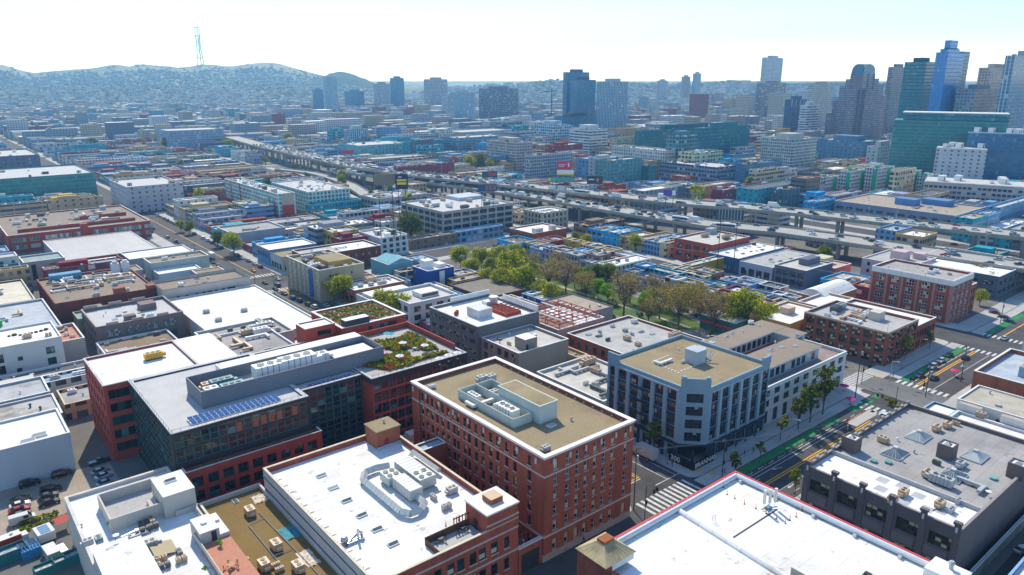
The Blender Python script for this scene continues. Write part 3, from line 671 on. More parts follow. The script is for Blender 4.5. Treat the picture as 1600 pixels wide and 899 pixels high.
# --- grey-brown building with pyramid skylights, right
gw = []
for i in range(5): gw += [(1.6+6.5*i, 8.4, 4.9, 2.9, 'big', FRAME_D, GLY, None, .3), (1.6+6.5*i, 3.2, 4.9, 2.0, 'big', FRAME_D, GL, None, .3)]
GB = surf('taupe_render', (.155, .128, .125), .85, .12, .3, True, .05)
G = bld('grey_garage', 'dark taupe building with white and grey roof holding four glass pyramids, right foreground', 149.4, 203, 41.7, 75, 14, GB, None, GREYROOF, se=gw, par=.9, pt=.4, cope=surf('taupe_cap', (.3, .26, .25), .8, .1, .5), piers=(0, 5, 1.3, .22, 0, 14.9, GB, None), land='the taupe building with glass pyramids')
part(G, 'white_roof_section', [WHITEROOF, surf('roof_patch', (.42, .43, .45), .9, .1, .5)], lambda b: (b.poly([(149.9, 42.2, 13.106), (160.9, 42.2, 13.106), (160.9, 74.5, 13.106), (149.9, 74.5, 13.106)]), [b.poly([(x, y, 13.11), (x+2.6, y, 13.11), (x+2.6, y+2.4, 13.11), (x, y+2.4, 13.11)], 1) for x, y in ((157, 60), (153, 58.5), (156.5, 52), (151.5, 53), (154, 46.5), (157.5, 46), (152.5, 48.6), (158, 56))]))
part(G, 'roof_divider', surf('divider_wall', (.45, .44, .43), .85, .1, .4), lambda b: b.box(161, 42.15, 13.1, 161.5, 74.6, 14.1))
for i in range(6): part(G, 'pier_cap', [GB, TRIM], lambda b, i=i: (b.box(149.0, 41.75+6.35*i, 14.9, 150, 43.25+6.35*i, 15.5), b.bar((149.13, 42.5+6.35*i, 13.3), (149.13, 42.5+6.35*i, 14.4), .22, 1, 6)))
for i in range(5): part(G, 'spandrel_panel', surf('spandrel', (.2, .175, .175), .85, .1, .4), lambda b, i=i: b.box(149.26, 43.5+6.4*i, 5.7, 149.39, 48+6.4*i, 7.9))
for i in range(14):
    part(G, 'parapet_ornament', surf('ornament', (.4, .38, .37), .8), lambda b, i=i: (b.box(202.4-3.7*i-.5, 74.5, 14.16, 202.4-3.7*i+.5, 75.1, 14.5), b.bar((202.4-3.7*i, 74.5, 14.5), (202.4-3.7*i, 75.1, 14.5), .5, 0, 8)))
def pyr(px, py, s=2.9):
    p = at(px, py, 13.1)
    def f(b):
        b.box(p.x-s, p.y-s*.8, 13.1, p.x+s, p.y+s*.8, 13.45, 1)
        c = [(p.x-s+.1, p.y-s*.8+.1, 13.46), (p.x+s-.1, p.y-s*.8+.1, 13.46), (p.x+s-.1, p.y+s*.8-.1, 13.46), (p.x-s+.1, p.y+s*.8-.1, 13.46)]; t = (p.x, p.y, 15)
        for i in range(4):
            b.poly([c[i], c[(i+1) % 4], t], 0)
            for k in range(6): m = Vector(c[i]).lerp(Vector(c[(i+1) % 4]), k/5); b.bar(m, Vector(m).lerp(Vector(t), .93), .045, 1)
        b.box(p.x-.5, p.y-.5, 14.7, p.x+.5, p.y+.5, 15.15, 1)
    part(G, 'pyramid_skylight', [GLW, surf('skylight_bars', (.5, .53, .52), .5)], f)
for p in ((1435, 684), (1398, 710), (1523, 715), (1488, 745)): pyr(*p)
def tank(px, py, s=1.7, h=3.6):
    p = at(px, py, 13.1); part(G, 'lift_house', [surf('brown_render', (.17, .125, .115), .85, .1, .4, True), GLW, TRIM], lambda b: (ring(b, p.x-s, p.x+s, p.y-s, p.y+s, 13.1, 13.1+h, .25), b.poly([(p.x-s+.25, p.y-s+.25, 12.8+h), (p.x+s-.25, p.y-s+.25, 12.8+h), (p.x+s-.25, p.y+s-.25, 12.8+h), (p.x-s+.25, p.y+s-.25, 12.8+h)], 2), [b.poly([(p.x+1.1*math.cos(a), p.y+1.1*math.sin(a), 12.82+h), (p.x+1.1*math.cos(a+PI/2), p.y+1.1*math.sin(a+PI/2), 12.82+h), (p.x, p.y, 13.5+h)], 1) for a in (PI/4, PI*.75, PI*1.25, PI*1.75)]))
tank(1329, 703); tank(1478, 714); tank(1588, 745)
for px, py, k, c in ((1379, 691, 'hvac_unit', 'tan'), (1463, 673, 'hvac_unit', 'tan'), (1480, 668, 'hvac_unit', 'tan'), (1493, 664, 'condenser', 'tan'), (1402, 689, 'roof_vent', 'white'), (1411, 774, 'hvac_unit', 'tan'), (1394, 785, 'hvac_unit', 'tan'), (1468, 792, 'hvac_unit', 'tan'), (1497, 787, 'condenser', 'grey'), (1486, 801, 'condenser', 'grey'), (1463, 726, 'condenser', 'dark'), (1448, 744, 'hvac_unit', 'tan'), (1462, 752, 'condenser', 'grey'), (1470, 757, 'air_handler', 'grey'), (1500, 730, 'hvac_unit', 'grey'), (1512, 757, 'duct_run', 'grey'), (1542, 775, 'dish', 'white'), (1365, 722, 'roof_hatch', (.1, .3, .27)), (1388, 724, 'roof_hatch', (.1, .3, .27)), (1552, 749, 'roof_hatch', (.15, .4, .35)), (1537, 762, 'roof_hatch', (.15, .4, .35)), (1428, 708, 'roof_vent', 'grey'), (1410, 722, 'roof_vent', 'grey'), (1532, 652, 'hvac_unit', 'tan')):
    p = at(px, py, 13.1); unit(G, k, p.x, p.y, 13.1, R.choice((0, PI/2)), c, 1.0)
# --- 300 block: grey arched building with cut-off corner
GA = surf('grey_blue_render', (.22, .33, .39), .8, .08, .3, True); GLD = glassmat('window_glass_brown', (.008, .01, .016), (.05, .03, .022), .07, (.4, .36, .28)); GDK = surf('dark_base', (.02, .045, .075), .7, .12, .4)
A = thing('arched_office', 'grey six-storey corner building with tall arched window bays and tan roof', 'building', (165, 122, 0)); o = A.location
AX0, AX1, AY0, AY1, CH = 148.5, 182.0, 105.2, 137.0, 5.4
wb = MB(o); jobs = []
def bays(L, us, w, ww=1.15):
    out = []
    for u in us:
        for j in range(4):
            st = 'arch' if j == 3 else 'tri'
            out.append((u, 6.2+3.75*j, w, 2.75, st, GDK, GLD, GA if st == 'arch' else None, .35))
    return out
LS = AY1-AY0-CH
wall_face(wb, jobs, 'se', AX0, AX1, AY0+CH, AY1, 0, 22, bays(LS, [.9]+[4.3+4.45*i for i in range(5)], 2.9)+[(1.0+4.4*i, 1.1, 3.2, 3.2, 'big', FRAME_D, GL, None, .3) for i in range(6)])
LN = AX1-AX0-CH
wall_face(wb, jobs, 'ne', AX0+CH, AX1, AY0, AY1, 0, 22, bays(LN, [1.0+4.75*i for i in range(5)]+[24.8], 2.9)+[(.9+4.6*i, .9, 3.6, 3.6, 'big', FRAME_D, GL, None, .3) for i in range(6)])
# the cut corner
cd = Vector((1, -1, 0)).normalized(); cn = Vector((-1, -1, 0)).normalized(); CL = CH*math.sqrt(2)
cw = [(1.6, 6.2+3.75*j, CL-3.2, 2.6, 'big', GDK, GLD, None, .3) for j in range(4)]
face(wb, cw, (AX0, AY0+CH, 0), cd, cn, CL, 5.4, 24.3)
for w in cw:
    p = Vector((AX0, AY0+CH, 0))+cd*w[0]-cn*w[-1]; jobs.append((winmesh(w[2], w[3], 'big', GDK, GLD), Vector((p.x, p.y, w[1])), -PI/4))
wb.poly([(AX1, AY0, 0), (AX1, AY1, 0), (AX1, AY1, 22), (AX1, AY0, 22)]); wb.poly([(AX1, AY1, 0), (AX0, AY1, 0), (AX0, AY1, 22), (AX1, AY1, 22)])
fp = [(AX0, AY0+CH), (AX0+CH, AY0), (AX1, AY0), (AX1, AY1), (AX0, AY1)]
ip = [(AX0+.5, AY0+CH+.2), (AX0+CH+.2, AY0+.5), (AX1-.5, AY0+.5), (AX1-.5, AY1-.5), (AX0+.5, AY1-.5)]
for i in range(5):
    a, b_ = ip[i], ip[(i+1) % 5]; wb.poly([(b_[0], b_[1], 20.9), (a[0], a[1], 20.9), (a[0], a[1], 22), (b_[0], b_[1], 22)])
    a2, b2 = fp[i], fp[(i+1) % 5]; wb.poly([(a2[0], a2[1], 22), (b2[0], b2[1], 22), (b_[0], b_[1], 22), (a[0], a[1], 22)])
wb.build('wall', [GA], A)
part(A, 'roof', GRAVEL, lambda b: b.poly([(p[0], p[1], 21) for p in ip]))
part(A, 'corner_parapet', GA, lambda b: (b.prism([(AX0-.1, AY0+CH), (AX0+CH, AY0-.1), (AX0+CH+.3, AY0+.4), (AX0+.4, AY0+CH+.3)], 22.01, 24.3), b.prism([(AX0-.25, AY0+CH-.7), (AX0-.25+.7, AY0+CH-1.4), (AX0+1.2, AY0+CH-.5), (AX0+.3, AY0+CH+.3)], 24.302, 25), b.prism([(AX0+CH-1.4, AY0+.5), (AX0+CH-.7, AY0-.25), (AX0+CH+.3, AY0+.3), (AX0+CH-.4, AY0+1.2)], 24.302, 25)))
parts(A, 'end_parapet', GA, [lambda b: b.box(AX0-.12, AY1-4.2, 22.01, AX0+.5, AY1+.1, 24.2), lambda b: b.box(AX1-3.6, AY0-.12, 22.01, AX1+.1, AY0+.5, 24.2)])
part(A, 'cornice', surf('blue_cornice', (.36, .42, .44), .7), lambda b: (b.box(AX0-.5, AY0+CH+.4, 20.6, AX0-.004, AY1-4.4, 21.0, bot=True), b.box(AX0+CH+.4, AY0-.5, 20.6, AX1-3.8, AY0-.004, 21, bot=True)))
part(A, 'dark_base', GDK, lambda b: (b.box(AX0-.12, AY0+CH, 4.6, AX0-.004, AY1, 5.6, bot=True), b.box(AX0+CH, AY0-.12, 4.6, AX1, AY0-.004, 5.6, bot=True), [b.box(AX0-.1, AY0+CH+.1+4.4*i, 0, AX0-.004, AY0+CH+1.0+4.4*i, 4.59) for i in range(7)], [b.box(AX0+CH+.02+4.6*i, AY0-.1, 0, AX0+CH+.8+4.6*i, AY0-.004, 4.59) for i in range(6)], b.prism([(AX0, AY0+CH), (AX0+CH, AY0), (AX0+CH+.05, AY0+1.5), (AX0+1.5, AY0+CH+.05)], 4.7, 5.39)))
parts(A, 'spandrel_panel', GDK, [lambda b, u=u, j=j: b.box(AX0-.03, AY1-u-2.9, 9.0+3.75*j, AX0-.002, AY1-u, 9.9+3.75*j) for u in [.9]+[4.3+4.45*i for i in range(5)] for j in range(3)]+[lambda b, u=u, j=j: b.box(AX0+CH+u, AY0-.03, 9.0+3.75*j, AX0+CH+u+2.9, AY0-.002, 9.9+3.75*j) for u in [1.0+4.75*i for i in range(5)]+[24.8] for j in range(3)])
part(A, 'corner_column', GDK, lambda b: b.cyl(AX0+.9, AY0+.9, 0, 4.7, .45))
PIL = surf('pilaster_render', (.28, .38, .43), .8, .08, .3, True)
parts(A, 'pilaster', PIL, [lambda b, y=y: b.box(AX0-.22, y, 5.61, AX0-.004, y+1.15, 20.55) for y in [AY1-4.1-4.45*i for i in range(6)]]+[lambda b, x=x: b.box(x, AY0-.22, 5.61, x+1.15, AY0-.004, 20.55) for x in [AX0+CH+4.2+4.75*i for i in range(5)]])
part(A, 'fire_escape', DSTEEL, lambda b: [(b.box(AX0-1.3, 121.5, 5.9+3.75*j, AX0-.03, 126, 6.0+3.75*j, bot=True), ring(b, AX0-1.3, AX0-.03, 121.5, 126, 6.9+3.75*j, 6.96+3.75*j, .05), b.bar((AX0-1, 122, 6+3.75*j), (AX0-1, 125.5, 9.6+3.75*j), .08)) for j in range(4)])
LH = at(1085, 566, 21)
part(A, 'lift_house', surf('lift_render', (.42, .46, .5), .8, .08, .4, True), lambda b: (b.box(LH.x-2, LH.y-2.2, 21, LH.x+2.2, LH.y+2, 25), b.box(LH.x-2.2, LH.y-2.4, 25.002, LH.x+2.4, LH.y+2.2, 25.2), b.box(LH.x+2.21, LH.y+.2, 21, LH.x+6, LH.y+3, 24)))
part(A, 'roof_stair', STEEL, lambda b: (b.bar((LH.x+2, LH.y-3, 21), (LH.x+5, LH.y-3, 24), .12), b.bar((LH.x+2, LH.y-2.3, 21), (LH.x+5, LH.y-2.3, 24), .12), [b.box(LH.x+2+.5*i, LH.y-3, 21+.5*i, LH.x+2.5+.5*i, LH.y-2.3, 21.06+.5*i) for i in range(6)]))
for px, py, k in ((1067, 567, 'condenser'), (1040, 568, 'duct_run'), (1060, 547, 'roof_vent'), (1112, 540, 'hvac_unit')): p = at(px, py, 21); unit(A, k, p.x, p.y, 21, 0, 'white', .8)
part(A, 'pipe_blocks', TRIM, lambda b: [b.box(q.x-.35, q.y-.2, 21.0, q.x+.35, q.y+.2, 21.12) for q in [at(1020+i*5, 566+i*2.1, 21) for i in range(9)]+[at(1065+i*5, 580-i*2, 21) for i in range(6)]+[at(1043-i*4, 556+i*1.8, 21) for i in range(6)]])
place_windows(A, jobs); REG.append((AX0, AX1, AY0, AY1)); LAND.append(('the grey arched corner building', pr((165, 120, 22))))
# dark hoarding with the street number round the cut corner
HB = thing('construction_hoarding', 'dark hoarding lettered in white round the cut corner of the arched building', 'hoarding', (149, 105.5, 0))
part(HB, 'fence_panel', surf('black_mesh', (.012, .014, .018), .8, .15, 1), lambda b: (b.box(147.6, 104.3, .13, 147.75, 112.5, 2.5), b.box(147.75, 104.3, .13, 156.5, 104.45, 2.5)))
def text(parent, s, loc, size, rot, mat, name='lettering'):
    c = bpy.data.curves.new('lettering', 'FONT'); c.body = s; c.size = size; c.extrude = .01; c.materials.append(mat); c.resolution_u = 2; c.offset = .015
    t_ = bpy.data.objects.new('text_rig', c); COL.objects.link(t_)
    me = bpy.data.meshes.new_from_object(t_.evaluated_get(bpy.context.evaluated_depsgraph_get())); bpy.data.objects.remove(t_)
    o_ = put(name, me, parent, None, Vector(loc)-Vector(parent.location)); o_.rotation_euler = rot; return o_
LT = plain('lettering_white', (.8, .8, .8), .6)
text(HB, '300', (147.57, 112.0, .6), 2.2, (PI/2, 0, -PI/2), LT); text(HB, 'BRANNAN', (148.3, 104.27, .6), 2.0, (PI/2, 0, 0), LT)
# --- white building with courtyard and roof terraces next to it
CW = surf('white_stucco', (.55, .57, .56), .75, .08, .3, True)
cn_ = []
for j, z in enumerate((5.9, 9.2)): cn_ += ws(50.5, 9, 1, 3.0, 2.2, z, 0, m0=.8, style='tri')
cn_ += ws(50.5, 9, 1, 2.5, 4.2, .4, 0, m0=.8, style='arch')
C = bld('courtyard_building', 'white stuccoed building with courtyard, brown upper roofs and planted terraces beside the arched corner', 182.6, 233.2, 107.5, 141, 12.4, CW, None, surf('terrace_tiles', (.3, .22, .2), .9, .15, .3), ne=cn_, par=.9, pt=.4, cope=TRIM, land='the white courtyard building', belts=((5.2, .3, .15, TRIM, None), (11.5, .35, .3, TRIM, None)))
BR = surf('brown_roof', (.27, .215, .165), .95, .1, .1, False, .1)
def pentw(x0, x1, y0, y1, z, nm):
    def f(b):
        b.box(x0, y0, 11.5, x1, y1, z, 0); b.box(x0-.5, y0-.5, z+.002, x1+.5, y1+.5, z+.3, 1, 2)
        n = int((x1-x0)/3)
        for i in range(n): b.box(x0+.5+3*i, y0-.05, 12.2, x0+2.5+3*i, y0-.01, z-.8, 3)
        n = int((y1-y0)/3)
        for i in range(n): b.box(x0-.05, y0+.5+3*i, 12.2, x0-.01, y0+2.5+3*i, z-.8, 3)
    part(C, nm, [surf('grey_blue_wall', (.34, .42, .46), .8), TRIM, BR, GL], f)
pentw(187, 222, 111.5, 121.5, 15.6, 'upper_storey'); pentw(187, 231, 129.5, 138.5, 15.6, 'upper_storey'); pentw(223.5, 231, 121.6, 129.4, 15.5, 'upper_storey')
part(C, 'courtyard_floor', surf('red_paving', (.35, .05, .06), .8), lambda b: b.box(187, 121.6, 11.5, 223.4, 129.4, 11.56))
for px, py, k in ((1136, 527, 'skylight'), (1144, 522, 'skylight'), (1160, 519, 'roof_vent'), (1173, 506, 'hvac_unit'), (1186, 510, 'roof_vent'), (1205, 548, 'skylight'), (1221, 543, 'skylight'), (1203, 556, 'skylight'), (1245, 524, 'condenser'), (1242, 541, 'skylight'), (1211, 536, 'roof_vent')): p = at(px, py, 15.9); unit(C, k, p.x, p.y, 15.9, 0, 'white', .8)
# --- red end building, glass wings and garden roof
GLU = glassmat('office_glass', (.004, .016, .018), (.008, .05, .052), .07, (.05, .2, .2)); FR_L = plain('mullion_teal', (.09, .17, .17), .4); GF = surf('dark_fascia', (.035, .034, .036), .6, .1, .4)
re = []
for j in range(5): re.append((1.0, 2.5+3.85*j, 5.2, 2.5, 'band', FRAME_D, GLT if j < 3 else GL, None, .3))
Re = bld('red_loft_building', 'five-storey red block with white roof and yellow machine on top, left', 30.3, 55, 207.5, 233.5, 22, REDPAINT, None, WHITEROOF, ne=re+[(8, 2.5+3.85*j, 2, 2.5, 'two', FRAME_D, GL, None, .3) for j in range(0)], se=[q for j in range(5) for q in ws(26, 6, 1, 2.0, 2.3, 2.5+3.85*j, 0, style='two')], par=.6, pt=.4, cope=surf('grey_cap', (.5, .5, .5)), land='the red loft block')
part(Re, 'back_ledge', TRIM, lambda b: b.box(55.02, 207.6, 21.2, 66, 233.4, 22.1))
# glass front wing: brick below, glass above, grey roof with panels
KB = surf('grey_screen', (.17, .185, .215), .7, .06, .4); 
gz = 22
Gn = []
for z in (17.9, 14.2): Gn += [(.4+2.02*i, z, 1.96, 3.2, 'curtain', FR_L, GLU, None, .2) for i in range(16)]
Gs = []
for j in range(6): Gs += [(.3+2.48*i, 1.0+3.4*j, 2.42, 3.1, 'curtain', FR_L, GLU, None, .12) for i in range(15)]
GW = bld('glass_office', 'dark glass and brick office wing with solar panels and high plant screen', 36.4, 69.6, 167.2, 207.3, gz, GF, None, surf('pale_roof', (.5, .49, .48), .9, .08, .2, False, .06), ne=Gn, se=Gs, par=.35, pt=.9, cope=surf('grey_cap', (.5, .5, .5)), land='the glass wing with solar panels')
part(GW, 'glass_rail', [DSTEEL], lambda b: (b.box(36.45, 167.25, 22.9, 69.5, 167.31, 22.96), [b.box(36.6+1.9*i, 167.25, 22.16, 36.66+1.9*i, 167.31, 22.9) for i in range(18)], b.box(36.45, 167.4, 22.9, 36.51, 207, 22.96), [b.box(36.45, 167.5+2*i, 22.16, 36.51, 167.56+2*i, 22.9) for i in range(20)]))
# brick lower storeys step forward
LB = [(1.2+3.55*i, z, 2.5, 2.5, 'four', FRAME_D, GLT, None, .3) for i in range(9) for z in (1.3, 5.0, 8.6)]
def lowfront():
    wb2 = MB(GW.location); jb = []
    wall_face(wb2, jb, 'ne', 37.6, 71.2, 164.2, 167.15, 0, 13.0, LB)
    wb2.poly([(37.6, 167.15, 0), (37.6, 164.2, 0), (37.6, 164.2, 13), (37.6, 167.15, 13)]); wb2.poly([(71.2, 164.2, 0), (71.2, 167.15, 0), (71.2, 167.15, 13), (71.2, 164.2, 13)]); wb2.poly([(37.6, 164.2, 12.6), (71.2, 164.2, 12.6), (71.2, 167.15, 12.6), (37.6, 167.15, 12.6)])
    wb2.build('brick_front', [REDPAINT], GW)
    for me, loc, rz in jb: put('window', me, GW, None, loc-Vector(GW.location), rz)
lowfront()
parts(GW, 'brick_panel', BRICKO, [lambda b, i=i: b.box(36.85+2.02*i, 167.26, 18.0, 38.3+2.02*i, 167.36, 20.4) for i in (7, 9, 10, 11, 12, 14)])
part(GW, 'terrace_cap', TRIM, lambda b: (b.box(37.5, 164.1, 13.002, 71.3, 164.5, 13.1), b.box(37.5, 164.51, 13.002, 37.9, 167.1, 13.1), b.box(70.9, 164.51, 13.002, 71.3, 167.1, 13.1)))
part(GW, 'planter_hedge', surf('planter_green', (.1, .11, .03), 1, .5, 1.5, False, .4), lambda b: [b.ball((38.5+.95*i, 165.4+R.uniform(-.2, .2), 12.9), R.uniform(.3, .55), 0, 4, .7) for i in range(34)])
part(GW, 'solar_panel_frame', STEEL, lambda b: b.box(41.5, 168.9, 22.02, 63.3, 173.4, 22.08))
pv = MB(); pv.poly([(-.58, -.7, 0), (.58, -.7, 0), (.58, .7, .25), (-.58, .7, .25)], 0); pv.bar((-.6, -.72, 0), (.6, -.72, 0), .03, 1); pv.bar((-.6, .72, .25), (.6, .72, .25), .03, 1); pv.bar((-.6, -.72, 0), (-.6, .72, .25), .03, 1); pv.bar((.6, -.72, 0), (.6, .72, .25), .03, 1)
pvm = pv.mesh('solar_panel', [PV, TRIM])
for i in range(17):
    for j in range(3): put('solar_panel', pvm, GW, None, Vector((42.2+1.28*i, 169.7+1.5*j, 22.1))-Vector(GW.location))
# plant screen box on the roof and what stands in it
def screen(b): ring(b, 46.5, 97.5, 177.2, 189.5, 21.6, 26.2, .3)
part(GW, 'plant_screen', KB, screen)
part(GW, 'plant_deck', surf('plant_deck', (.42, .43, .43), .9, .1, .3), lambda b: b.box(46.8, 177.5, 21.7, 97.2, 189.2, 23.0))
part(GW, 'back_roof', WHITEROOF, lambda b: b.box(56, 189.9, 21.7, 98, 196, 25.4))
part(GW, 'inner_roof', [KB, WHITEROOF], lambda b: b.box(84.2, 178.2, 22.2, 96.4, 187.6, 24.6, 0, 1))
for x, y, k, c, s in ((50, 181, 'hvac_unit', 'white', 1.3), (53.8, 184.5, 'air_handler', (.05, .22, .26), 1), (55, 180, 'air_handler', (.03, .3, .27), 1), (50.5, 185.5, 'hvac_unit', 'tan', 1.1), (59.5, 180.3, 'condenser', (.6, .4, .05), 1.2), (66.5, 183.2, 'air_handler', 'white', 1.6), (74, 183.2, 'air_handler', 'white', 1.7), (80, 184.5, 'air_handler', 'white', 1.2)): unit(GW, k, x, y, 23, 0, c, s*1.2)
# recessed glass link and the garden wing
Ln = []
for j in range(6): Ln += [(.2+2.2*i, .8+3.4*j, 2.12, 3.1, 'curtain', FR_L, GLU, None, .15) for i in range(8)]
LK = bld('glass_link', 'recessed dark glass link between the two wings with a strip of solar panels', 69.7, 87.6, 172.4, 207.3, 21.6, GF, None, surf('pale_roof', (.5, .49, .48)), ne=Ln, par=.3, pt=.6, cope=surf('grey_cap', (.5, .5, .5)))
for i in range(10): put('solar_panel', pvm, LK, None, Vector((73.5+1.28*i, 174.6, 21.42))-Vector(LK.location))
part(LK, 'glass_rail', DSTEEL, lambda b: (b.box(69.8, 172.5, 22.5, 87.6, 172.56, 22.56), [b.box(70+1.9*i, 172.5, 21.77, 70.06+1.9*i, 172.56, 22.5) for i in range(10)]))
Wn = []
for j in range(6):
    Wn += [(.5+2.42*i, 1.0+3.45*j, 2.2, 2.8, 'curtain' if j > 3 else 'four', FRAME_D, GLT, None, .2) for i in range(13)]
GD = bld('garden_roof_building', 'brick and glass wing topped by a planted roof garden with paths and parasols', 87.7, 119.3, 166.9, 200, 22, REDPAINT, None, surf('garden_paving', (.42, .39, .36), .9, .1, .4, False, .08), ne=Wn, par=.4, pt=.4, cope=surf('grey_cap', (.5, .5, .5)), cornice=(1.6, .25, GF, None), land='the roof garden')
part(GD, 'brick_parapet', REDPAINT, lambda b: (b.box(118.5, 172, 22.165, 118.9, 200, 23.5), b.box(95, 199.2, 22.165, 118.45, 199.6, 23.4)))
part(GD, 'glass_rail', DSTEEL, lambda b: (b.box(87.9, 167.0, 22.95, 118.5, 167.06, 23.0), [b.box(88+1.9*i, 167, 22.17, 88.06+1.9*i, 167.06, 22.95) for i in range(17)]))
parts(GD, 'lamp_bollard', DSTEEL, [lambda b, x=x, y=y: b.cyl(x, y, 21.6, 22.9, .1, 6) for x, y in ((92, 184), (100, 190), (109, 188), (113, 176), (104, 172), (97, 172), (90, 176), (116, 184))])
# red block and green-roofed block behind the garden
bld('red_hall', 'dark red hall with a striped planted roof behind the roof garden', 97.5, 121, 203.5, 226, 24.5, REDPAINT, None, surf('grey_roof2', (.4, .39, .37)), ne=[(12.2, 21.5, 7.5, 1.9, 'band', FRAME_D, GLT, None, .25), (9.2, 21, 1.6, 2.3, 'two', FRAME_D, GL, None, .25)], par=.5, pt=.8, cope=TRIM, land='the red hall with planted roof')
REG.append((46, 98, 176, 235))
bld('orange_stair_block', 'small orange-red roof block with white top beside the planted roof', 86.5, 96.5, 206, 213, 26, REDPAINT, None, WHITEROOF, ne=[(4, 23, 4.5, 1.6, 'band', FRAME_D, GLT, None, .2)], par=.3, base=18)
wk = bld('white_sky_deck', 'broad pale roof lined with rows of condensers behind the red loft block', 57, 86, 208, 238, 19, WALL, (.6, .6, .58), GREYROOF, par=.6, pt=.3); clutter(wk, 58, 85, 209, 237, 18.4, 16, R, ('condenser', 'air_handler', 'duct_run', 'roof_vent')); p = at(240, 561, 21.4); unit(Re, 'air_handler', p.x, p.y, 21.4, 0, (.6, .33, .02), 1.0)
root = bld('plant_yard_building', 'grey flat roof crowded with condensers behind the plant screen', 68, 96, 238.6, 258, 15, WALL, (.5, .5, .5), GREYROOF, par=.8); clutter(root, 68.5, 95.5, 239, 257.5, 14.2, 16, R, ('condenser', 'hvac_unit', 'air_handler', 'condenser'))
# ------------------------------------------------------------------ lower left: white apartment block, brown roof, car yard
AW = surf('cream_stucco', (.52, .48, .42), .8, .08, .3, True)
D = bld('white_apartment_block', 'white stepped apartment roof with walled roof patio and condensers, bottom left', 14.4, 35.6, 110, 172, 12, AW, None, WHITEROOF, par=.7, pt=.5, cope=surf('cream_cap2', (.6, .58, .53)), land='the white stepped apartment roof')
DO = Vector(D.location)
part(D, 'patio_wall', AW, lambda b: ring(b, 19.6, 31, 152.2, 164.4, 11.3, 14.4, .35))
part(D, 'patio_floor', surf('patio_tiles', (.42, .41, .4), .9, .1, .8), lambda b: b.box(19.95, 152.55, 11.3, 30.65, 164.05, 12.2))
part(D, 'stair_block', [AW, WHITEROOF], lambda b: b.box(29.5, 150.5, 11.3, 35.9, 160.2, 16.4, 0, 1)); unit(D, 'skylight', 32.6, 156.5, 16.4, 0, 'white', 1.1)
part(D, 'patio_bench', AW, lambda b: b.box(27.6, 153.5, 12.2, 29.2, 157.5, 13.2))
part(D, 'penthouse', [AW, WHITEROOF, GL], lambda b: (b.box(14.6, 118, 11.3, 23, 141.5, 15.0, 0, 1), b.box(16.6, 117.93, 11.8, 20.4, 117.99, 14.6, 2)))
part(D, 'lower_parapet', AW, lambda b: (b.box(31.4, 149.9, 11.3, 36, 150.3, 12.6), b.box(35.2, 128, 11.3, 35.6, 149.8, 12.6)))
for px, py, k, c, s in ((138, 851, 'hvac_unit', 'grey', .8), (155, 847, 'hvac_unit', (.2, .3, .3), .8), (181, 845, 'dish', 'white', 1), (225, 822, 'condenser', 'dark', 1.1), (228, 831, 'condenser', 'dark', 1.1), (238, 818, 'condenser', 'tan', 1.1), (240, 826, 'condenser', 'dark', 1.1), (218, 838, 'duct_run', 'grey', .5), (230, 858, 'air_handler', 'grey', .8), (240, 880, 'condenser', 'tan', 1.1), (253, 877, 'condenser', 'tan', 1.1), (243, 890, 'condenser', 'tan', 1.1), (258, 888, 'condenser', 'dark', 1.1), (281, 868, 'condenser', 'dark', 1.1), (284, 878, 'condenser', 'tan', 1.1), (128, 823, 'roof_vent', 'white', .8)):
    z = 15.0 if px < 190 and py > 840 else 11.3
    p = at(px, py, z); unit(D, k, p.x, p.y, z, R.choice((0, PI/2)), c, s)
part(D, 'exhaust_pipe', STEEL, lambda b: (b.bar((20.5, 148, 12.2), (23.4, 148.6, 12.2), .2, 0, 6), b.box(23.2, 148.2, 11.3, 23.9, 149, 12.4)))
part(D, 'corrugated_canopy', surf('corrugated_tan', (.35, .28, .17), .6, .2, 3), lambda b: b.poly([(24.0, 137, 12.4), (28.2, 137, 11.6), (28.2, 142, 11.6), (24.0, 142, 12.4)]))
TC = surf('terracotta_tiles', (.5, .22, .14), .9, .1, 1.2, False, .1)
part(D, 'tiled_terrace', [TC, AW], lambda b: (b.box(31.8, 112, 11.4, 37.4, 134.5, 12.6), b.poly([(32.1, 112, 12.604), (37.2, 112, 12.604), (37.2, 134.2, 12.604), (32.1, 134.2, 12.604)], 0), b.box(31.6, 112, 12.6, 31.79, 138, 13.7, 1)))
part(D, 'terrace_hut', [AW, WHITEROOF, DSTEEL], lambda b: (b.box(31.9, 134.6, 11.4, 35.6, 141, 15, 0, 1), b.box(34, 134.55, 12.6, 35, 134.59, 14.7, 2), b.box(35.62, 134.6, 11.4, 37.5, 143, 13.4, 0, 1))); unit(D, 'roof_hatch', 33.7, 138, 15, 0, 'white', .8); unit(D, 'roof_hatch', 36.6, 140, 13.4, 0, 'white', .9)
N = bld('brown_roof_building', 'flat brown gravel roof with tan air units and pipe runs beside the bright white roof', 37.6, 51.35, 100, 156, 9, AW, None, BROWNGRAVEL, par=.9, pt=.35, cope=surf('cream_cap2', (.6, .58, .53)), land='the brown gravel roof')
for px, py in ((391, 803), (432, 856), (413, 887), (466, 890)): p = at(px, py, 8.3); unit(N, 'hvac_unit', p.x, p.y, 8.1, PI/2, 'tan', 1.15)
for px, py in ((431, 886), (437, 893), (383, 880)): p = at(px, py, 8.1); unit(N, 'condenser', p.x, p.y, 8.1, 0, 'tan', .9)
for q in (((404, 800), (500, 899)), ((388, 820), (445, 890)), ((388, 820), (413, 809)), ((424, 870), (456, 858))): part(N, 'roof_pipe', STEEL, lambda b, q=q: b.bar(at(*q[0], 8.35), at(*q[1], 8.35), .1))
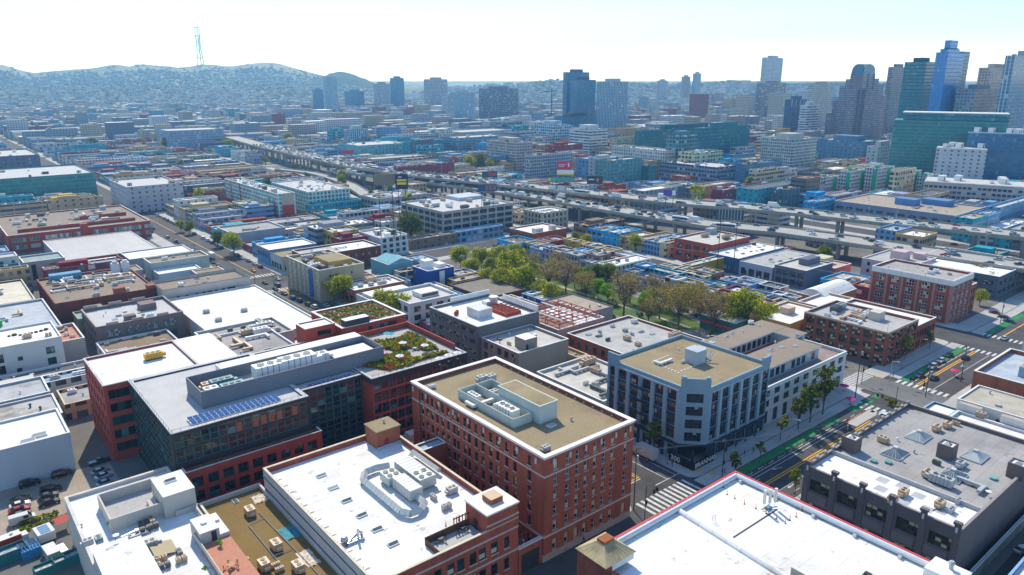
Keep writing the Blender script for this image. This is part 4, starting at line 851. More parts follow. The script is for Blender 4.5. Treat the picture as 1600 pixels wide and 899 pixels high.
TARP = surf('crumpled_tarp', (.6, .52, .42), .8, .4, 1.6, False, .4)
for k, (px, py, w, h, lab, mt) in enumerate(((406, 779, 2.2, 1.6, 'small crumpled pale tarp at the far end of the brown roof', TARP), (452, 832, 3.2, 1.8, 'teal and white crumpled tarp on the brown roof', surf('teal_tarp', (.05, .25, .3), .8, .3, .8, stain=(.6, .55, .48))), (482, 872, 3.6, 1.4, 'long pale crumpled tarp lying across the roof pipe', TARP))):
    p = at(px, py, 8.2); b = MB((p.x, p.y, 8.11)); n = 7
    gr = [[Vector((p.x+(i/n-.5)*h*2+R.uniform(-.2, .2), p.y+(j/n-.5)*w*1.6+R.uniform(-.2, .2), 8.12+abs(R.gauss(0, .14)))) for j in range(n+1)] for i in range(n+1)]
    for i in range(n):
        for j in range(n): b.poly([gr[i][j], gr[i+1][j], gr[i+1][j+1], gr[i][j+1]])
    tag(put('tarp', b.mesh('tarp', [mt]), None, None, (p.x, p.y, 8.11)), lab, 'tarp')
p = at(368, 784, 8.1); unit(N, 'skylight', p.x, p.y, 8.1, PI/2, 'white', .8)
LWh = bld('windowless_depot', 'blank blue-grey windowless wall under a white roof, left edge', -30, 21.3, 208.8, 228, 11, surf('blue_grey_wall', (.42, .45, .5), .85, .06, .3, True), None, WHITEROOF, par=.5, pt=.4, land='the blank white-roofed depot')
unit(LWh, 'skylight', 15, 213, 10.5, 0, 'white', 1.5); unit(LWh, 'skylight', 12.2, 211, 10.5, 0, 'white', 1.5)
s2 = bld('grey_shed', 'weathered grey flat roof with dark stains behind the blank white-roofed depot', -30, 22.5, 228.6, 246, 9, WALL, (.42, .43, .44), surf('stained_roof', (.45, .44, .42), .9, .12, .12, stain=(.12, .09, .05)), par=.5)
unit(s2, 'roof_vent', 16, 240, 8.5, 0, 'dark', 1.3); unit(s2, 'roof_vent', 18, 236, 8.5, 0, 'dark', 1.3)
s3 = bld('grey_shed', 'grey shed roof with blue shaded edge, second behind the blank depot', -30, 22, 246.6, 262, 9.6, WALL, (.3, .42, .5), ROOF, (.45, .45, .45), par=.6); unit(s3, 'roof_vent', 15, 252, 9, 0, 'white')
# white flats with dark windows over a brick base
WAp = surf('pale_panels', (.55, .55, .53), .8, .06, .4)
f_ = at(96, 526, 14)
A2 = bld('white_panel_flats', 'pale panelled flats with dark green windows and planted roof deck, left edge', -10, f_.x, f_.y, f_.y+22, 14, WAp, None, WHITEROOF, ne=[(f_.x+10-5.2, 8.6, 2.6, 2.6, 'two', FRAME_D, GLT, None, .3), (f_.x+10-5.2, 4.6, 2.6, 2.6, 'two', FRAME_D, GLT, None, .3), (f_.x+10-13.6, 8.2, 1.5, 1.5, 'plain', FRAME_D, GLT, None, .3), (f_.x+10-14.4, 4.2, 1.5, 1.5, 'plain', FRAME_D, GLT, None, .3), (f_.x+10-20, 8.6, 2.6, 3, 'two', FRAME_D, GL, None, .3), (f_.x+10-20, 4.6, 2.6, 3, 'two', FRAME_D, GL, None, .3), (f_.x+10-26, 8.6, 2.6, 3, 'two', FRAME_D, GLT, None, .3)], par=.6, pt=.3, base=0, land='the white panelled flats')
part(A2, 'brick_base', BRICK2, lambda b: b.box(-10, f_.y-.1, 0, f_.x+.1, f_.y-.004, 3.4)); part(A2, 'roof_planter', surf('planter_green', (.1, .11, .03), 1, .5, 1.5), lambda b: [b.ball((f_.x-14+1.6*i, f_.y+13+R.uniform(-1, 1), 13.6), R.uniform(.5, 1), 0, 4, .7) for i in range(8)])
part(A2, 'deck_boards', WHITEROOF, lambda b: b.box(2, f_.y+1, 13.42, f_.x-1, f_.y+10, 13.9)); clutter(A2, 2, f_.x-1, f_.y+1, f_.y+9, 13.9, 3, R, ('hvac_unit', 'condenser'))
P2 = Q(10.5, (150, 512), (127.5, 484), (290, 490))
lc = ws(P2[1]-P2[0], 4, 1, 2.2, 3.0, 5.6, 0, m0=2.2, pair=.5, style='grid', fr=FRAME_T, gl=GLW)+ws(P2[1]-P2[0], 4, 1, 2.2, 2.4, 1.6, 0, m0=2.2, pair=.5, style='grid', fr=FRAME_T, gl=GLT)
PG = bld('pinkish_warehouse', 'dusky pink warehouse with pale gridded windows and a furnished white roof', *P2, 10.5, surf('dusky_pink', (.2, .155, .145), .85, .08, .3, True), None, surf('pale_roof', (.5, .49, .48)), ne=lc, se=ws(P2[3]-P2[2], 5, 2, 2.6, 2.6, 1.5, 4.2, style='grid', fr=FRAME_T), par=1.2, cope=surf('pink_cap', (.42, .34, .3)), land='the dusky pink warehouse')
parts(PG, 'gable_parapet', surf('pink_cap', (.42, .34, .3)), [lambda b, x=x: b.box(P2[0]+x, P2[2]-.15, 10.66, P2[0]+x+4.2, P2[2]+.3, 11.5) for x in (3.5, 12.5, 21.5)]+[lambda b, x=x: b.box(P2[0]+x, P2[3]-.3, 10.66, P2[0]+x+5, P2[3]+.1, 11.6) for x in (1, 10, 19)])
part(PG, 'roof_hut', surf('dusky_pink', (.2, .155, .145)), lambda b: (b.box(64, 316, 9.3, 70, 322, 12), b.box(56, 306, 9.3, 60, 309, 11.3))); clutter(PG, 48, 74, 300, 327, 9.3, 14, R, ('condenser', 'skylight', 'roof_vent', 'roof_hatch', 'hvac_unit'))
W4 = bld('white_long_roof', 'wide bright white roof with three vents behind the pinkish warehouse and dark parapet edge', 78.5, 117.8, 262, 335, 7, WALL, (.5, .48, .44), WHITEROOF, par=.5, land='the wide white roof by the avenue')
for px, py in ((323, 489), (382, 487), (342, 502)): p = at(px, py, 6.5); unit(W4, 'hvac_unit', p.x, p.y, 6.5, 0, 'grey')
# brick warehouse crowded with ducts
BB = bld('duct_covered_brick_hall', 'long dark brick hall whose roof is crowded with ducts and fans, far left', 38.4, 77.6, 347.5, 397.5, 10, BRICK2, None, surf('brown_roof', (.27, .215, .165)), ne=[(8+6.5*i, 4+(i % 2)*1.5, 1.2, 1.5, 'two', FRAME_W, GLW, None, .2) for i in range(4)], par=.7, cope=BRICKO, land='the duct-covered brick hall')
clutter(BB, 39, 77, 362, 397, 9.3, 46, R, ('duct_run', 'air_handler', 'condenser', 'hvac_unit', 'duct_run', 'roof_vent')); clutter(BB, 39, 77, 348, 362, 9.3, 6, R, ('skylight', 'hvac_unit', 'roof_vent'))
part(BB, 'cooling_house', surf('blue_container', (.12, .3, .42)), lambda b: b.box(43, 391, 9.3, 56, 396, 12.2)); part(BB, 'brick_turret', BRICKO, lambda b: (b.box(61, 347.6, 9.3, 65.5, 351, 12.4), b.box(74.5, 347.6, 9.31, 77.4, 352, 11.4)))
for k in range(2): part(BB, 'cooling_tower', surf('tower_white', (.6, .6, .6)), lambda b, k=k: (b.box(69+4.5*k, 390, 9.3, 72.4+4.5*k, 393.5, 14), b.cyl(70.7+4.5*k, 391.7, 14, 15, 1.2, 10, 0)))
BWn = [(5.5, 5, 1.4, 2.0), (9.5, 5, 1.4, 2), (13.6, 5, 1.4, 2), (16.6, 5.1, 1.8, 2), (18.8, 5.1, 2.4, 2), (22.2, 5.1, 1.4, 2), (25.4, 5.2, 1.5, 2), (28, 5.3, 3.6, 2)]
WB = bld('white_black_window_block', 'white walled two-storey block with black windows and brown roof by the avenue crossing', 77.9, 116.8, 337.5, 357.6, 10.8, surf('cream_stucco', (.52, .48, .42)), None, surf('brown_roof', (.27, .215, .165)), ne=[(a, b_, c, d, 'two', FRAME_D, GL, None, .3) for a, b_, c, d in BWn], par=1.3, pt=.4, cope=surf('dark_cap', (.12, .11, .11)), land='the white block with black windows')
clutter(WB, 78.5, 116, 338, 357, 9.5, 8, R, ('hvac_unit', 'skylight', 'condenser', 'roof_vent'))
BRp = [(2+q, z, w, 2.5, 'band', FRAME_W, GLW, None, .3) for q, w in ((0, 7), (9, 5), (17, 14), (32.5, 5), (43, 9), (55, 16), (73, 5)) for z in (2.2, 6.4)]
BR_ = bld('long_red_office', 'long maroon two-storey office with white window bands and crowded roof, far left', 39.5, 118.2, 519.5, 600, 11, REDPAINT, None, surf('brown_roof', (.27, .215, .165)), ne=BRp, par=.8, land='the long maroon office')
part(BR_, 'red_tower', REDPAINT, lambda b: b.box(78, 518.9, 0, 82, 523, 13.5)); part(BR_, 'red_roof_wall', REDPAINT, lambda b: (b.box(46, 531, 10.2, 112, 531.6, 12.2), b.box(84, 556, 10.2, 112, 556.5, 12.5)))
clutter(BR_, 44, 114, 533, 596, 10.2, 44, R, ('air_handler', 'duct_run', 'hvac_unit', 'skylight', 'stair_head'))
SH = bld('metal_shed', 'long pale ribbed metal roof in front of the maroon office', 56, 104, 447, 512, 7, WALL, (.3, .3, .3), surf('ribbed_metal', (.4, .38, .37), .5, .1, .1, False, .1, (4, 90)), par=.2)
bld('white_flat_shed', 'flat white roof with lone chimney between the ribbed metal roof and the avenue', 84, 117, 425, 446, 7.5, WALL, (.3, .3, .36), WHITEROOF, par=.5)
bld('white_humped_roof_shed', 'white roof with wavy humps left of the duct-covered hall', 64, 82, 425, 446, 7, BRICK2, None, WHITEROOF, par=.9, cope=BRICKO)
gb = bld('grey_green_block', 'grey-green block with brown roof on the left side of the avenue', 88, 117, 398, 412, 10, WALL, (.36, .42, .38), surf('brown_roof', (.27, .215, .165)), par=.8); clutter(gb, 88, 117, 398, 412, 9.2, 7, R)
bld('low_white_shed', 'low white roof in front of the grey-green block', 88.5, 109, 386, 397, 6.5, WALL, (.4, .55, .65), WHITEROOF, par=.5)
bld('tan_corner_shop', 'small tan flat-roofed building at the left kerb of the avenue', 104, 117.5, 374, 385.5, 6, WALL, (.5, .42, .38), GRAVEL, par=.3)
bt = bld('half_timbered_tower', 'pale tower block with yellow window and dark panels left of the metal roof', 37, 55, 428, 445, 12.5, WALL, (.33, .31, .29), surf('teal_roof', (.25, .33, .32)), ne=[(11, 7, 4.4, 3.6, 'grid', FRAME_D, glassmat('window_glass_amber', (.35, .22, .05), (.45, .3, .08), .3), None, .3), (3, 3, 2, 8, 'two', FRAME_D, GL, None, .3)], par=.7)
cr = bld('cream_roof_block', 'cream flat roof with a vent at the left edge above the grey stepped block', 10, 33.4, 365, 408, 9, BRICK2, None, surf('cream_roof', (.62, .56, .44)), par=.7, cope=surf('cream_cap2', (.6, .58, .53))); clutter(cr, 12, 33, 366, 400, 8.3, 4, R)
gs = bld('grey_stepped_block', 'blue-grey flat roof with green tank at the left edge', 8, 36, 316, 364, 9, WALL, (.36, .38, .4), surf('bluegrey_roof', (.42, .45, .48)), ne=[(4, 2.5, 5, 3.5, 'band', FRAME_D, GL, None, .3), (14, 2.5, 5, 3.5, 'band', FRAME_D, GLT, None, .3), (22, 2.5, 3.4, 3.5, 'band', FRAME_D, GL, None, .3)], par=.8)
part(gs, 'green_tank', plain('green_enamel2', (.02, .4, .1)), lambda b: b.cyl(17, 334, 8.2, 10.6, 1.6, 12)); clutter(gs, 10, 35, 318, 362, 8.2, 5, R)
pd = bld('roof_deck_house', 'narrow house with furnished pink roof deck left of the pinkish warehouse', 28, 40, 296, 318, 9, WALL, (.4, .36, .33), TC, par=1.0); clutter(pd, 28, 40, 297, 317, 8, 6, R, ('condenser', 'roof_hatch', 'roof_vent'))
# --- along the far side of the brick tower's street
BE = surf('beige_render', (.4, .335, .225), .85, .07, .3, True)
Bg = bld('beige_loft_block', 'tall beige block with big gridded windows and one blue bay at the crossing', 138.9, 162, 309.5, 346.9, 15.5, BE, None, GRAVEL, se=[q for j in range(4) for q in ws(37.4, 7, 1, 2.8, 2.5, 1.3+3.6*j, 0, style='grid', fr=FRAME_W, gl=GLW)], ne=[(5, 11.5, .9, 1.2, 'plain', FRAME_D, GL, None, .2), (8, 11.5, .9, 1.2, 'plain', FRAME_D, GL, None, .2), (16, 11.5, .9, 1.2, 'plain', FRAME_D, GL, None, .2)], par=1.2, land='the beige loft block', piers=(0, 7, 1.2, .3, 0, 15.3, BE, None))
part(Bg, 'blue_bay', surf('blue_paint', (.03, .1, .3)), lambda b: b.box(138.5, 316.2, 1, 138.59, 321, 14)); part(Bg, 'roof_storey', [surf('ochre', (.42, .28, .07)), GRAVEL], lambda b: b.box(146, 314, 14.3, 158, 330, 17.6, 0, 1))
clutter(Bg, 139.5, 161, 310, 346, 14.3, 30, R, ('condenser', 'hvac_unit', 'air_handler'))
wp = bld('white_roof_pink_band', 'low brick block with white roof crossed by ducts and a pink fascia', 147.8, 174, 293, 308.6, 8, BRICKO, None, WHITEROOF, se=ws(15.6, 3, 1, 3.6, 4, 1, 0, style='big'), par=.7); part(wp, 'pink_fascia', surf('pink_paint', (.55, .05, .12)), lambda b: b.box(147.5, 293, 6.2, 147.79, 308.6, 7.3, bot=True)); clutter(wp, 149, 173, 294, 308, 7.3, 6, R, ('air_handler', 'duct_run', 'hvac_unit'))
gx = bld('low_white_gallery', 'long low white and grey roofs beside the two rounded street trees', 148, 172, 271, 292.6, 6.5, WALL, (.55, .55, .53), surf('pale_roof', (.5, .49, .48)), par=.6); part(gx, 'clerestory', [WALL, WHITEROOF], lambda b: b.box(150, 281, 5.9, 171, 290, 7.4, 0, 1), (.5, .5, .5)); clutter(gx, 150, 170, 271.5, 280, 5.9, 4, R)
gw2 = bld('pale_stucco_office', 'pale grey stucco office with dark windows and a raised white lantern on its roof', 148.5, 172.3, 246.5, 268.2, 12.5, CW, None, surf('pale_roof', (.5, .49, .48), stain=(.35, .3, .24)), se=[q for j in range(3) for q in ws(21.7, 4, 1, 3, 2.4, 1.3+3.6*j, 0, style='tri')], ne=[q for j in range(3) for q in ws(23.8, 4, 1, 3.2, 2.4, 1.3+3.6*j, 0, style='tri')], par=1.0, land='the pale stucco office')
part(gw2, 'roof_lantern', [TRIM, WHITEROOF, GL], lambda b: (b.box(158, 253, 11.5, 167, 260, 13.6, 0, 1), b.box(158.6, 252.93, 12, 166.4, 252.99, 13.2, 2)))
DG = surf('dark_grey_render', (.15, .155, .15), .85, .08, .3, True)
dg = bld('dark_grey_office', 'dark grey flat-fronted office with bright white roof and red roof machinery', 146.3, 175.2, 197.6, 228.5, 16, DG, None, WHITEROOF, se=[q for j in range(4) for q in ws(31, 6, 1, 3.3, 1.7, 1.6+3.7*j, 0, style='tri', gl=GLY)], par=.9, pt=.5, cope=surf('grey_cap', (.5, .5, .5)), land='the dark grey office with red machinery')
part(dg, 'roof_plant_box', surf('plant_white', (.58, .59, .57)), lambda b: b.box(153.5, 206.5, 15.1, 159.8, 214, 18.4))
part(dg, 'back_parapet', TRIM, lambda b: (b.box(174.6, 198, 16.2, 175, 219, 18.2), b.box(156, 228, 16.2, 175.1, 228.45, 18.0)))
part(dg, 'red_machinery', surf('red_oxide', (.4, .06, .03), .7, .2, 1), lambda b: ([b.box(163+1.1*i, 202, 15.1, 163.5+1.1*i, 214, 16.4) for i in range(7)], [b.bar((163, 203+2.5*i, 16.8), (171, 203+2.5*i, 16.8), .18) for i in range(5)], b.ball((150, 216, 15.8), .9), b.ball((151.5, 217.5, 15.8), .8)))
part(dg, 'cooling_tower', STEEL, lambda b: (b.cyl(168.5, 217, 15.1, 18.8, 1.8, 14), b.box(164, 215.5, 15.1, 166.5, 218.5, 17.6)))
for w_ in range(0): pass
TA = surf('taupe_render2', (.3, .255, .215), .85, .06, .3, True)
tn_ = bld('taupe_stair_block', 'taupe blank-walled block with stair hut and planters on its pale roof', 147.5, 170.5, 176.5, 197.2, 12, TA, None, surf('pale_roof2', (.5, .47, .42)), se=[q for j in range(3) for q in ws(20.7, 5, 1, 2.2, 2.6, 1.2+3.6*j, 0, style='four', gl=GLY)], par=.9, land='the taupe blank block')
part(tn_, 'stair_hut', [TA, TRIM, DSTEEL], lambda b: (b.box(152.5, 179, 11.1, 158, 184.5, 15, 0, 1), b.box(153, 178.95, 11.1, 153.9, 178.99, 13.2, 2))); clutter(tn_, 148, 170, 185, 197, 11.1, 7, R, ('roof_vent', 'roof_hatch', 'condenser'))
lt_ = bld('low_tan_roof_block', 'low tan roof with white ducts squeezed between taupe block and arched building', 148.2, 172, 138, 168, 8, WALL, (.4, .45, .42), surf('pale_roof2', (.5, .47, .42)), par=.8, land='the low tan roof'); clutter(lt_, 150, 170, 142, 167, 7.2, 12, R, ('duct_run', 'air_handler', 'condenser', 'hvac_unit', 'duct_run')); clutter(lt_, 148.4, 164, 139, 150, 7.2, 4, R, ('duct_run', 'roof_vent'))
gv = bld('grey_vent_roof_block', 'dark red brick block with wide grey roof dotted with skylights and vents', 180.2, 214, 150, 187.4, 9, BRICK, None, surf('grey_roof2', (.4, .39, .37)), se=[q for j in range(2) for q in ws(37, 9, 1, 1.8, 2.4, 1.2+3.8*j, 0, style='two', gl=GLT)], par=.8, land='the grey roof with skylights'); clutter(gv, 184, 213, 151, 186, 8.2, 20, R, ('skylight', 'roof_vent', 'hvac_unit', 'skylight', 'condenser', 'air_handler'))
# the roof being rebuilt in steel
sf = bld('open_steel_roof_building', 'building with its roof stripped to red steel beams under repair', 180, 205, 192, 219, 9, surf('pale_brick', (.42, .36, .3)), None, WHITEROOF, par=1.2, land='the stripped steel roof')
part(sf, 'steel_beam', surf('red_oxide', (.4, .06, .03)), lambda b: ([b.bar((181, 193+3.2*i, 10.6), (204, 193+3.2*i, 10.6), .2) for i in range(8)], [b.bar((181.5+3.6*i, 193, 10.9), (181.5+3.6*i, 218, 10.9), .2) for i in range(7)], [b.bar((181.5+7.2*i, 193+8*j, 7.8), (181.5+7.2*i, 193+8*j, 10.8), .2) for i in range(4) for j in range(4)], [b.bar((181.5+7.2*i, 193+8*j, 8), (188+7.2*i, 200+8*j, 10.8), .12) for i in range(3) for j in range(3)]))
part(sf, 'white_truss', TRIM, lambda b: (b.bar((184, 194, 11.4), (184, 217, 11.4), .35), b.bar((194, 194, 11.4), (194, 217, 11.4), .35), b.bar((181, 205, 11.2), (186, 193, 8.4), .4)))
part(sf, 'open_floor', surf('torn_floor', (.3, .16, .12), .9, .5, .8), lambda b: b.box(181, 193, 7.81, 193, 218, 7.9))
# --- park side and north
co = bld('cobalt_blue_house', 'cobalt blue cube house with white roof terraces and stair tower', 188.3, 203.8, 294.5, 308.3, 10, surf('cobalt_paint', (.012, .06, .3), .7, .06, .3), None, WHITEROOF, se=[(1, 6.5, 1.6, 1.8, 'plain', FRAME_D, glassmat('window_amber2', (.4, .25, .06), (.4, .25, .06)), None, .2)], par=.8, land='the cobalt blue house')
part(co, 'white_slot', TRIM, lambda b: (b.box(195, 294.2, 0, 198, 294.49, 9), b.box(191, 301, 9.2, 196, 306, 13.4), b.box(198, 299, 9.2, 202, 305, 11.2)))
th = bld('teal_gable_house', 'pale teal house with blue-painted gable wall behind the beige block', 182, 197, 321.8, 340, 9, surf('teal_paint', (.14, .36, .44), .8, .06, .3), None, WHITEROOF, ne=[(3, 5, .9, 1.2, 'plain', FRAME_W, GLW, None, .2), (8, 6, .9, 1.2, 'plain', FRAME_W, GLW, None, .2)], par=.3, land='the teal gable house')
part(th, 'gable', surf('teal_paint', (.14, .36, .44)), lambda b: b.prism([(182, 321.7), (197, 321.7), (197, 322), (182, 322)], 9, 9.01) or [b.poly(p) for p in ([(183, 321.75, 9.17), (196, 321.75, 9.17), (190, 321.75, 11.4)], [(183, 321.75, 9.17), (190, 321.75, 11.4), (190, 338, 11.4), (183, 338, 9.17)], [(196, 321.75, 9.17), (196, 338, 9.17), (190, 338, 11.4), (190, 321.75, 11.4)])])
bld('brown_felt_roof_house', 'dark red house with brown felt roof at the near edge of the park', 191, 214, 251, 280, 6, BRICK2, None, surf('brown_felt', (.2, .175, .14)), par=.4, cope=surf('dark_cap', (.12, .11, .11)))
tp = bld('tan_park_pavilion', 'tan flat-roofed pavilion with slatted front beside the park trees', 205, 222, 203, 228, 7.5, WALL, (.36, .34, .29), surf('tan_felt', (.36, .29, .22)), se=ws(25, 10, 1, 1.3, 4, 1, 0, style='plain'), par=.3, cope=surf('dark_cap', (.12, .11, .11)), land='the tan park pavilion'); clutter(tp, 205, 222, 203, 228, 7.2, 4, R, ('roof_vent', 'roof_hatch', 'condenser'))
cl = bld('cluttered_tin_roof', 'low rusty tin roofs crowded with vents behind the dark grey office', 178, 203, 222, 248, 6, WALL, (.4, .38, .36), surf('rusty_tin', (.36, .26, .22), .8, .3, .3, stain=(.4, .1, .05)), par=.3); clutter(cl, 178, 203, 222, 248, 5.7, 14, R, ('condenser', 'duct_run', 'roof_vent', 'hvac_unit'))
Wc = lambda L, n, nr, z: [q for j in range(nr) for q in ws(L, n, 1, L/n-1.3, 2.6, z+4.1*j, 0, m0=.5, style='big', gl=GLT)]
cc_ = bld('concrete_factory_block', 'big pale concrete factory block of wide windows with a busy roof near the freeway', 263, 322, 391.5, 443, 18, CONC, None, surf('pale_roof', (.5, .49, .48)), ne=Wc(59, 8, 4, 1.3), se=Wc(51.5, 7, 4, 1.3), par=.9, cope=TRIM, land='the big concrete factory block'); clutter(cc_, 266, 320, 394, 440, 17.1, 26, R, ('hvac_unit', 'air_handler', 'skylight', 'stair_head', 'condenser', 'roof_vent'))
part(cc_, 'roof_storey', WALL, lambda b: b.box(300, 425, 17.1, 321.5, 442.4, 19.4), (.45, .5, .55))
c2 = bld('second_concrete_factory', 'lower concrete factory with cluttered roof left of the big concrete block', 276, 322, 500, 527, 12, CONC, None, surf('pale_roof', (.5, .49, .48)), ne=[q for j in range(2) for q in ws(46, 9, 1, 3.8, 2.6, 2.2+4.4*j, 0, style='big')], se=[q for j in range(2) for q in ws(27, 5, 1, 3.8, 2.6, 2.2+4.4*j, 0, style='big')], par=.8, land='the lower concrete factory'); clutter(c2, 277, 321, 501, 526, 11.2, 24, R, ('condenser', 'hvac_unit', 'air_handler'))
rw = bld('red_white_roof_office', 'dark red brick office with white roof and two roof huts right of the concrete block', 288, 316, 331, 354, 10, BRICK, None, WHITEROOF, se=[q for j in range(2) for q in ws(23, 6, 1, 2, 2.2, 1.5+4*j, 0, style='two', gl=GLT)], par=.8, land='the dark red office with two roof huts'); part(rw, 'roof_hut', WALL, lambda b: (b.box(292, 333, 9.2, 298, 337, 12), b.box(305, 333, 9.2, 309, 336, 12.4)), (.5, .46, .38))
cu = bld('cream_piered_block', 'cream block with tall rounded piers beside the freeway', 328, 352, 368, 387, 13, surf('cream_render', (.5, .44, .34)), None, WHITEROOF, se=[q for j in range(3) for q in ws(19, 5, 1, 1.8, 2.6, 1.3+4*j, 0, style='two')], ne=[q for j in range(3) for q in ws(24, 6, 1, 1.8, 2.6, 1.3+4*j, 0, style='two')], par=1, piers=(6, 5, 1, .5, 0, 13.6, surf('cream_render', (.5, .44, .34)), None), land='the cream piered block'); clutter(cu, 329, 351, 369, 386, 12, 6, R)
aw_ = bld('white_terraced_flats', 'white flats with rounded roof terraces in front of the concrete factory', 207, 226, 374, 402, 11, surf('white_paint', (.62, .63, .62), .8, .06, .3), None, surf('pale_roof', (.5, .49, .48)), ne=[q for j in range(3) for q in ws(19, 4, 1, 2.4, 2.2, 1.2+3.4*j, 0, style='tri', gl=GLT)], par=1); clutter(aw_, 208, 225, 375, 401, 10, 9, R, ('roof_hatch', 'stair_head', 'condenser'))
mb_ = bld('maroon_brick_block', 'maroon brick block with half white roof behind the beige loft block', 156, 200, 361, 381, 10, BRICK2, None, surf('grey_roof2', (.4, .39, .37)), ne=[q for j in range(2) for q in ws(44, 10, 1, 1.4, 1.9, 1.6+4*j, 0, style='two', gl=GLW)], par=.8, land='the maroon brick block'); part(mb_, 'white_roof_half', WHITEROOF, lambda b: b.box(178, 362, 9.2, 199, 380, 9.28)); clutter(mb_, 157, 199, 362, 380, 9.3, 9, R)
tr_ = bld('tan_roof_corner_shop', 'pale corner shop with tan gravel roof and black panels across the crossing', 148, 166, 376, 392, 8, WALL, (.45, .47, .44), GRAVEL, se=ws(16, 4, 1, 2.8, 3.2, .6, 0, style='big'), ne=ws(18, 4, 1, 3, 3, .6, 0, style='big'), par=.4, cope=surf('dark_cap', (.12, .11, .11)), land='the corner shop with tan roof'); clutter(tr_, 149, 165, 377, 391, 7.6, 4, R)
bg_ = bld('blue_gabled_workshop', 'blue painted workshop with white step roof beyond the corner shop', 148, 176, 393, 412, 9, surf('blue_paint2', (.1, .26, .42), .8, .08, .3), None, WHITEROOF, se=ws(19, 5, 1, 2, 2.4, 4, 0, style='two'), par=.6); part(bg_, 'red_coping', surf('red_edging', (.55, .05, .06)), lambda b: b.box(147.6, 393, 8.2, 147.99, 412, 8.6, bot=True))
gl_ = bld('grey_long_shop', 'long grey wall shop with flat roof lining the avenue left', 148, 182, 452, 480, 9, WALL, (.33, .36, .42), GREYROOF, se=ws(28, 8, 1, 1.6, 3.4, 3, 0, style='two', gl=GLW), par=.9, land='the long grey shop'); clutter(gl_, 149, 181, 453, 479, 8.1, 5, R)
# teal and white flats with red ends
TQ = facade('flats_teal_grid', (.62, .63, .6), (.02, .2, .21), 3.1, 3.0, .72, .74, (.05, .38, .38), lit=.1, litc=(.1, .45, .42))
ta = bld('teal_flats', 'tall white flats gridded with teal glass balconies above a red base', 205.5, 219, 520, 632, 20, TQ, None, surf('pale_roof', (.5, .49, .48)), par=.8, land='the teal-windowed flats'); clutter(ta, 206, 218, 524, 630, 19.2, 26, R, ('condenser', 'hvac_unit', 'stair_head', 'roof_hatch'))
part(ta, 'red_end_panel', surf('red_panel', (.45, .05, .035), .8, .08, .3), lambda b: (b.box(208.5, 519.8, 0, 217.4, 519.99, 11.5), [b.box(205.2, 526+a, 0, 205.49, 527.5+a, h) for a, h in ((0, 16), (9, 16), (70, 20), (90, 20))], b.box(205.1, 520, 0, 205.48, 632, 4.2)))
part(ta, 'tan_upper_panel', surf('tan_panel', (.42, .37, .3)), lambda b: b.box(208.5, 519.75, 11.51, 217.4, 519.99, 19.5))
tb_ = bld('teal_flats', 'white flats with teal glass corner nearer the freeway, right of the taller teal flats', 233, 268, 528.5, 600, 18, TQ, None, surf('pale_roof', (.5, .49, .48)), par=.8); clutter(tb_, 234, 267, 530, 598, 17.2, 30, R, ('condenser', 'hvac_unit', 'roof_hatch'))
# orange brick two-storey and friends, right
ow = lambda L, n: [q for j in range(3) for q in ws(L, n, 1, L/n-1.5, 2.9 if j else 3.0, .8+4.15*j, 0, m0=.4, style='big', gl=GLY)]
OB = surf('orange_red_brick', (.27, .085, .05), .9, .18, .5, True, .2)
ob = bld('orange_brick_warehouse', 'orange-red brick three-storey warehouse of wide windows at the side street', 261.5, 285.8, 106.6, 138.9, 13, OB, None, surf('grey_roof2', (.4, .39, .37)), ne=ow(24.3, 4), se=ow(32.3, 7), par=.9, cope=surf('grey_cap', (.5, .5, .5)), cornice=(.5, .3, surf('ochre_cap', (.5, .36, .24)), None), land='the orange brick warehouse', piers=(4, 7, .9, .2, 0, 12.4, OB, None))
clutter(ob, 263, 284, 118, 137, 12.1, 16, R, ('condenser', 'hvac_unit', 'air_handler', 'duct_run')); part(ob, 'stair_hut', WALL, lambda b: b.box(274, 116, 12.1, 279, 120, 15.4), (.55, .5, .42))
part(ob, 'flag_pole', STEEL, lambda b: b.bar((263.5, 108, 12), (263.5, 108, 18), .08))
oe = bld('brick_annex', 'lower brick annex with white stepped roof beside the orange brick warehouse', 286.2, 303.8, 106.8, 140, 10, OB, None, WHITEROOF, ne=[q for j in range(2) for q in ws(17.6, 7, 1, 1.7, 2.6, 1+4.2*j, 0, style='two')], par=.9)
cr4 = bld('white_cornice_brick_block', 'four-storey red brick block with deep white cornice and white quoins at the avenue corner', 330.6, 352, 112, 146, 19, BRICK, None, surf('felt_roof', (.35, .33, .31)), ne=[q for j in range(4) for q in ws(21.4, 4, 1, 3.2, 2.8, 1.5+4*j, 0, m0=1, style='tri', fr=FRAME_W, gl=GLT)], se=[q for j in range(4) for q in ws(34, 5, 1, 3.4, 2.8, 1.5+4*j, 0, m0=1, style='tri', fr=FRAME_W, gl=GLY)], par=.9, cope=TRIM, cornice=(2.2, .35, TRIM, None), land='the white-corniced brick block', piers=(4, 5, .9, .2, 0, 16.6, surf('striped_quoins', (.45, .22, .17), .9, .3, 2), None)); clutter(cr4, 331, 351, 113, 145, 18.1, 9, R, ('condenser', 'roof_vent', 'hvac_unit'))
ce = bld('orange_brick_end_block', 'narrow orange brick block right of the white-corniced one', 352.4, 360, 112.5, 128, 13, OB, None, WHITEROOF, ne=[q for j in range(3) for q in ws(7.6, 2, 1, 1.6, 2, 1.5+3.8*j, 0, style='two')], par=.5)
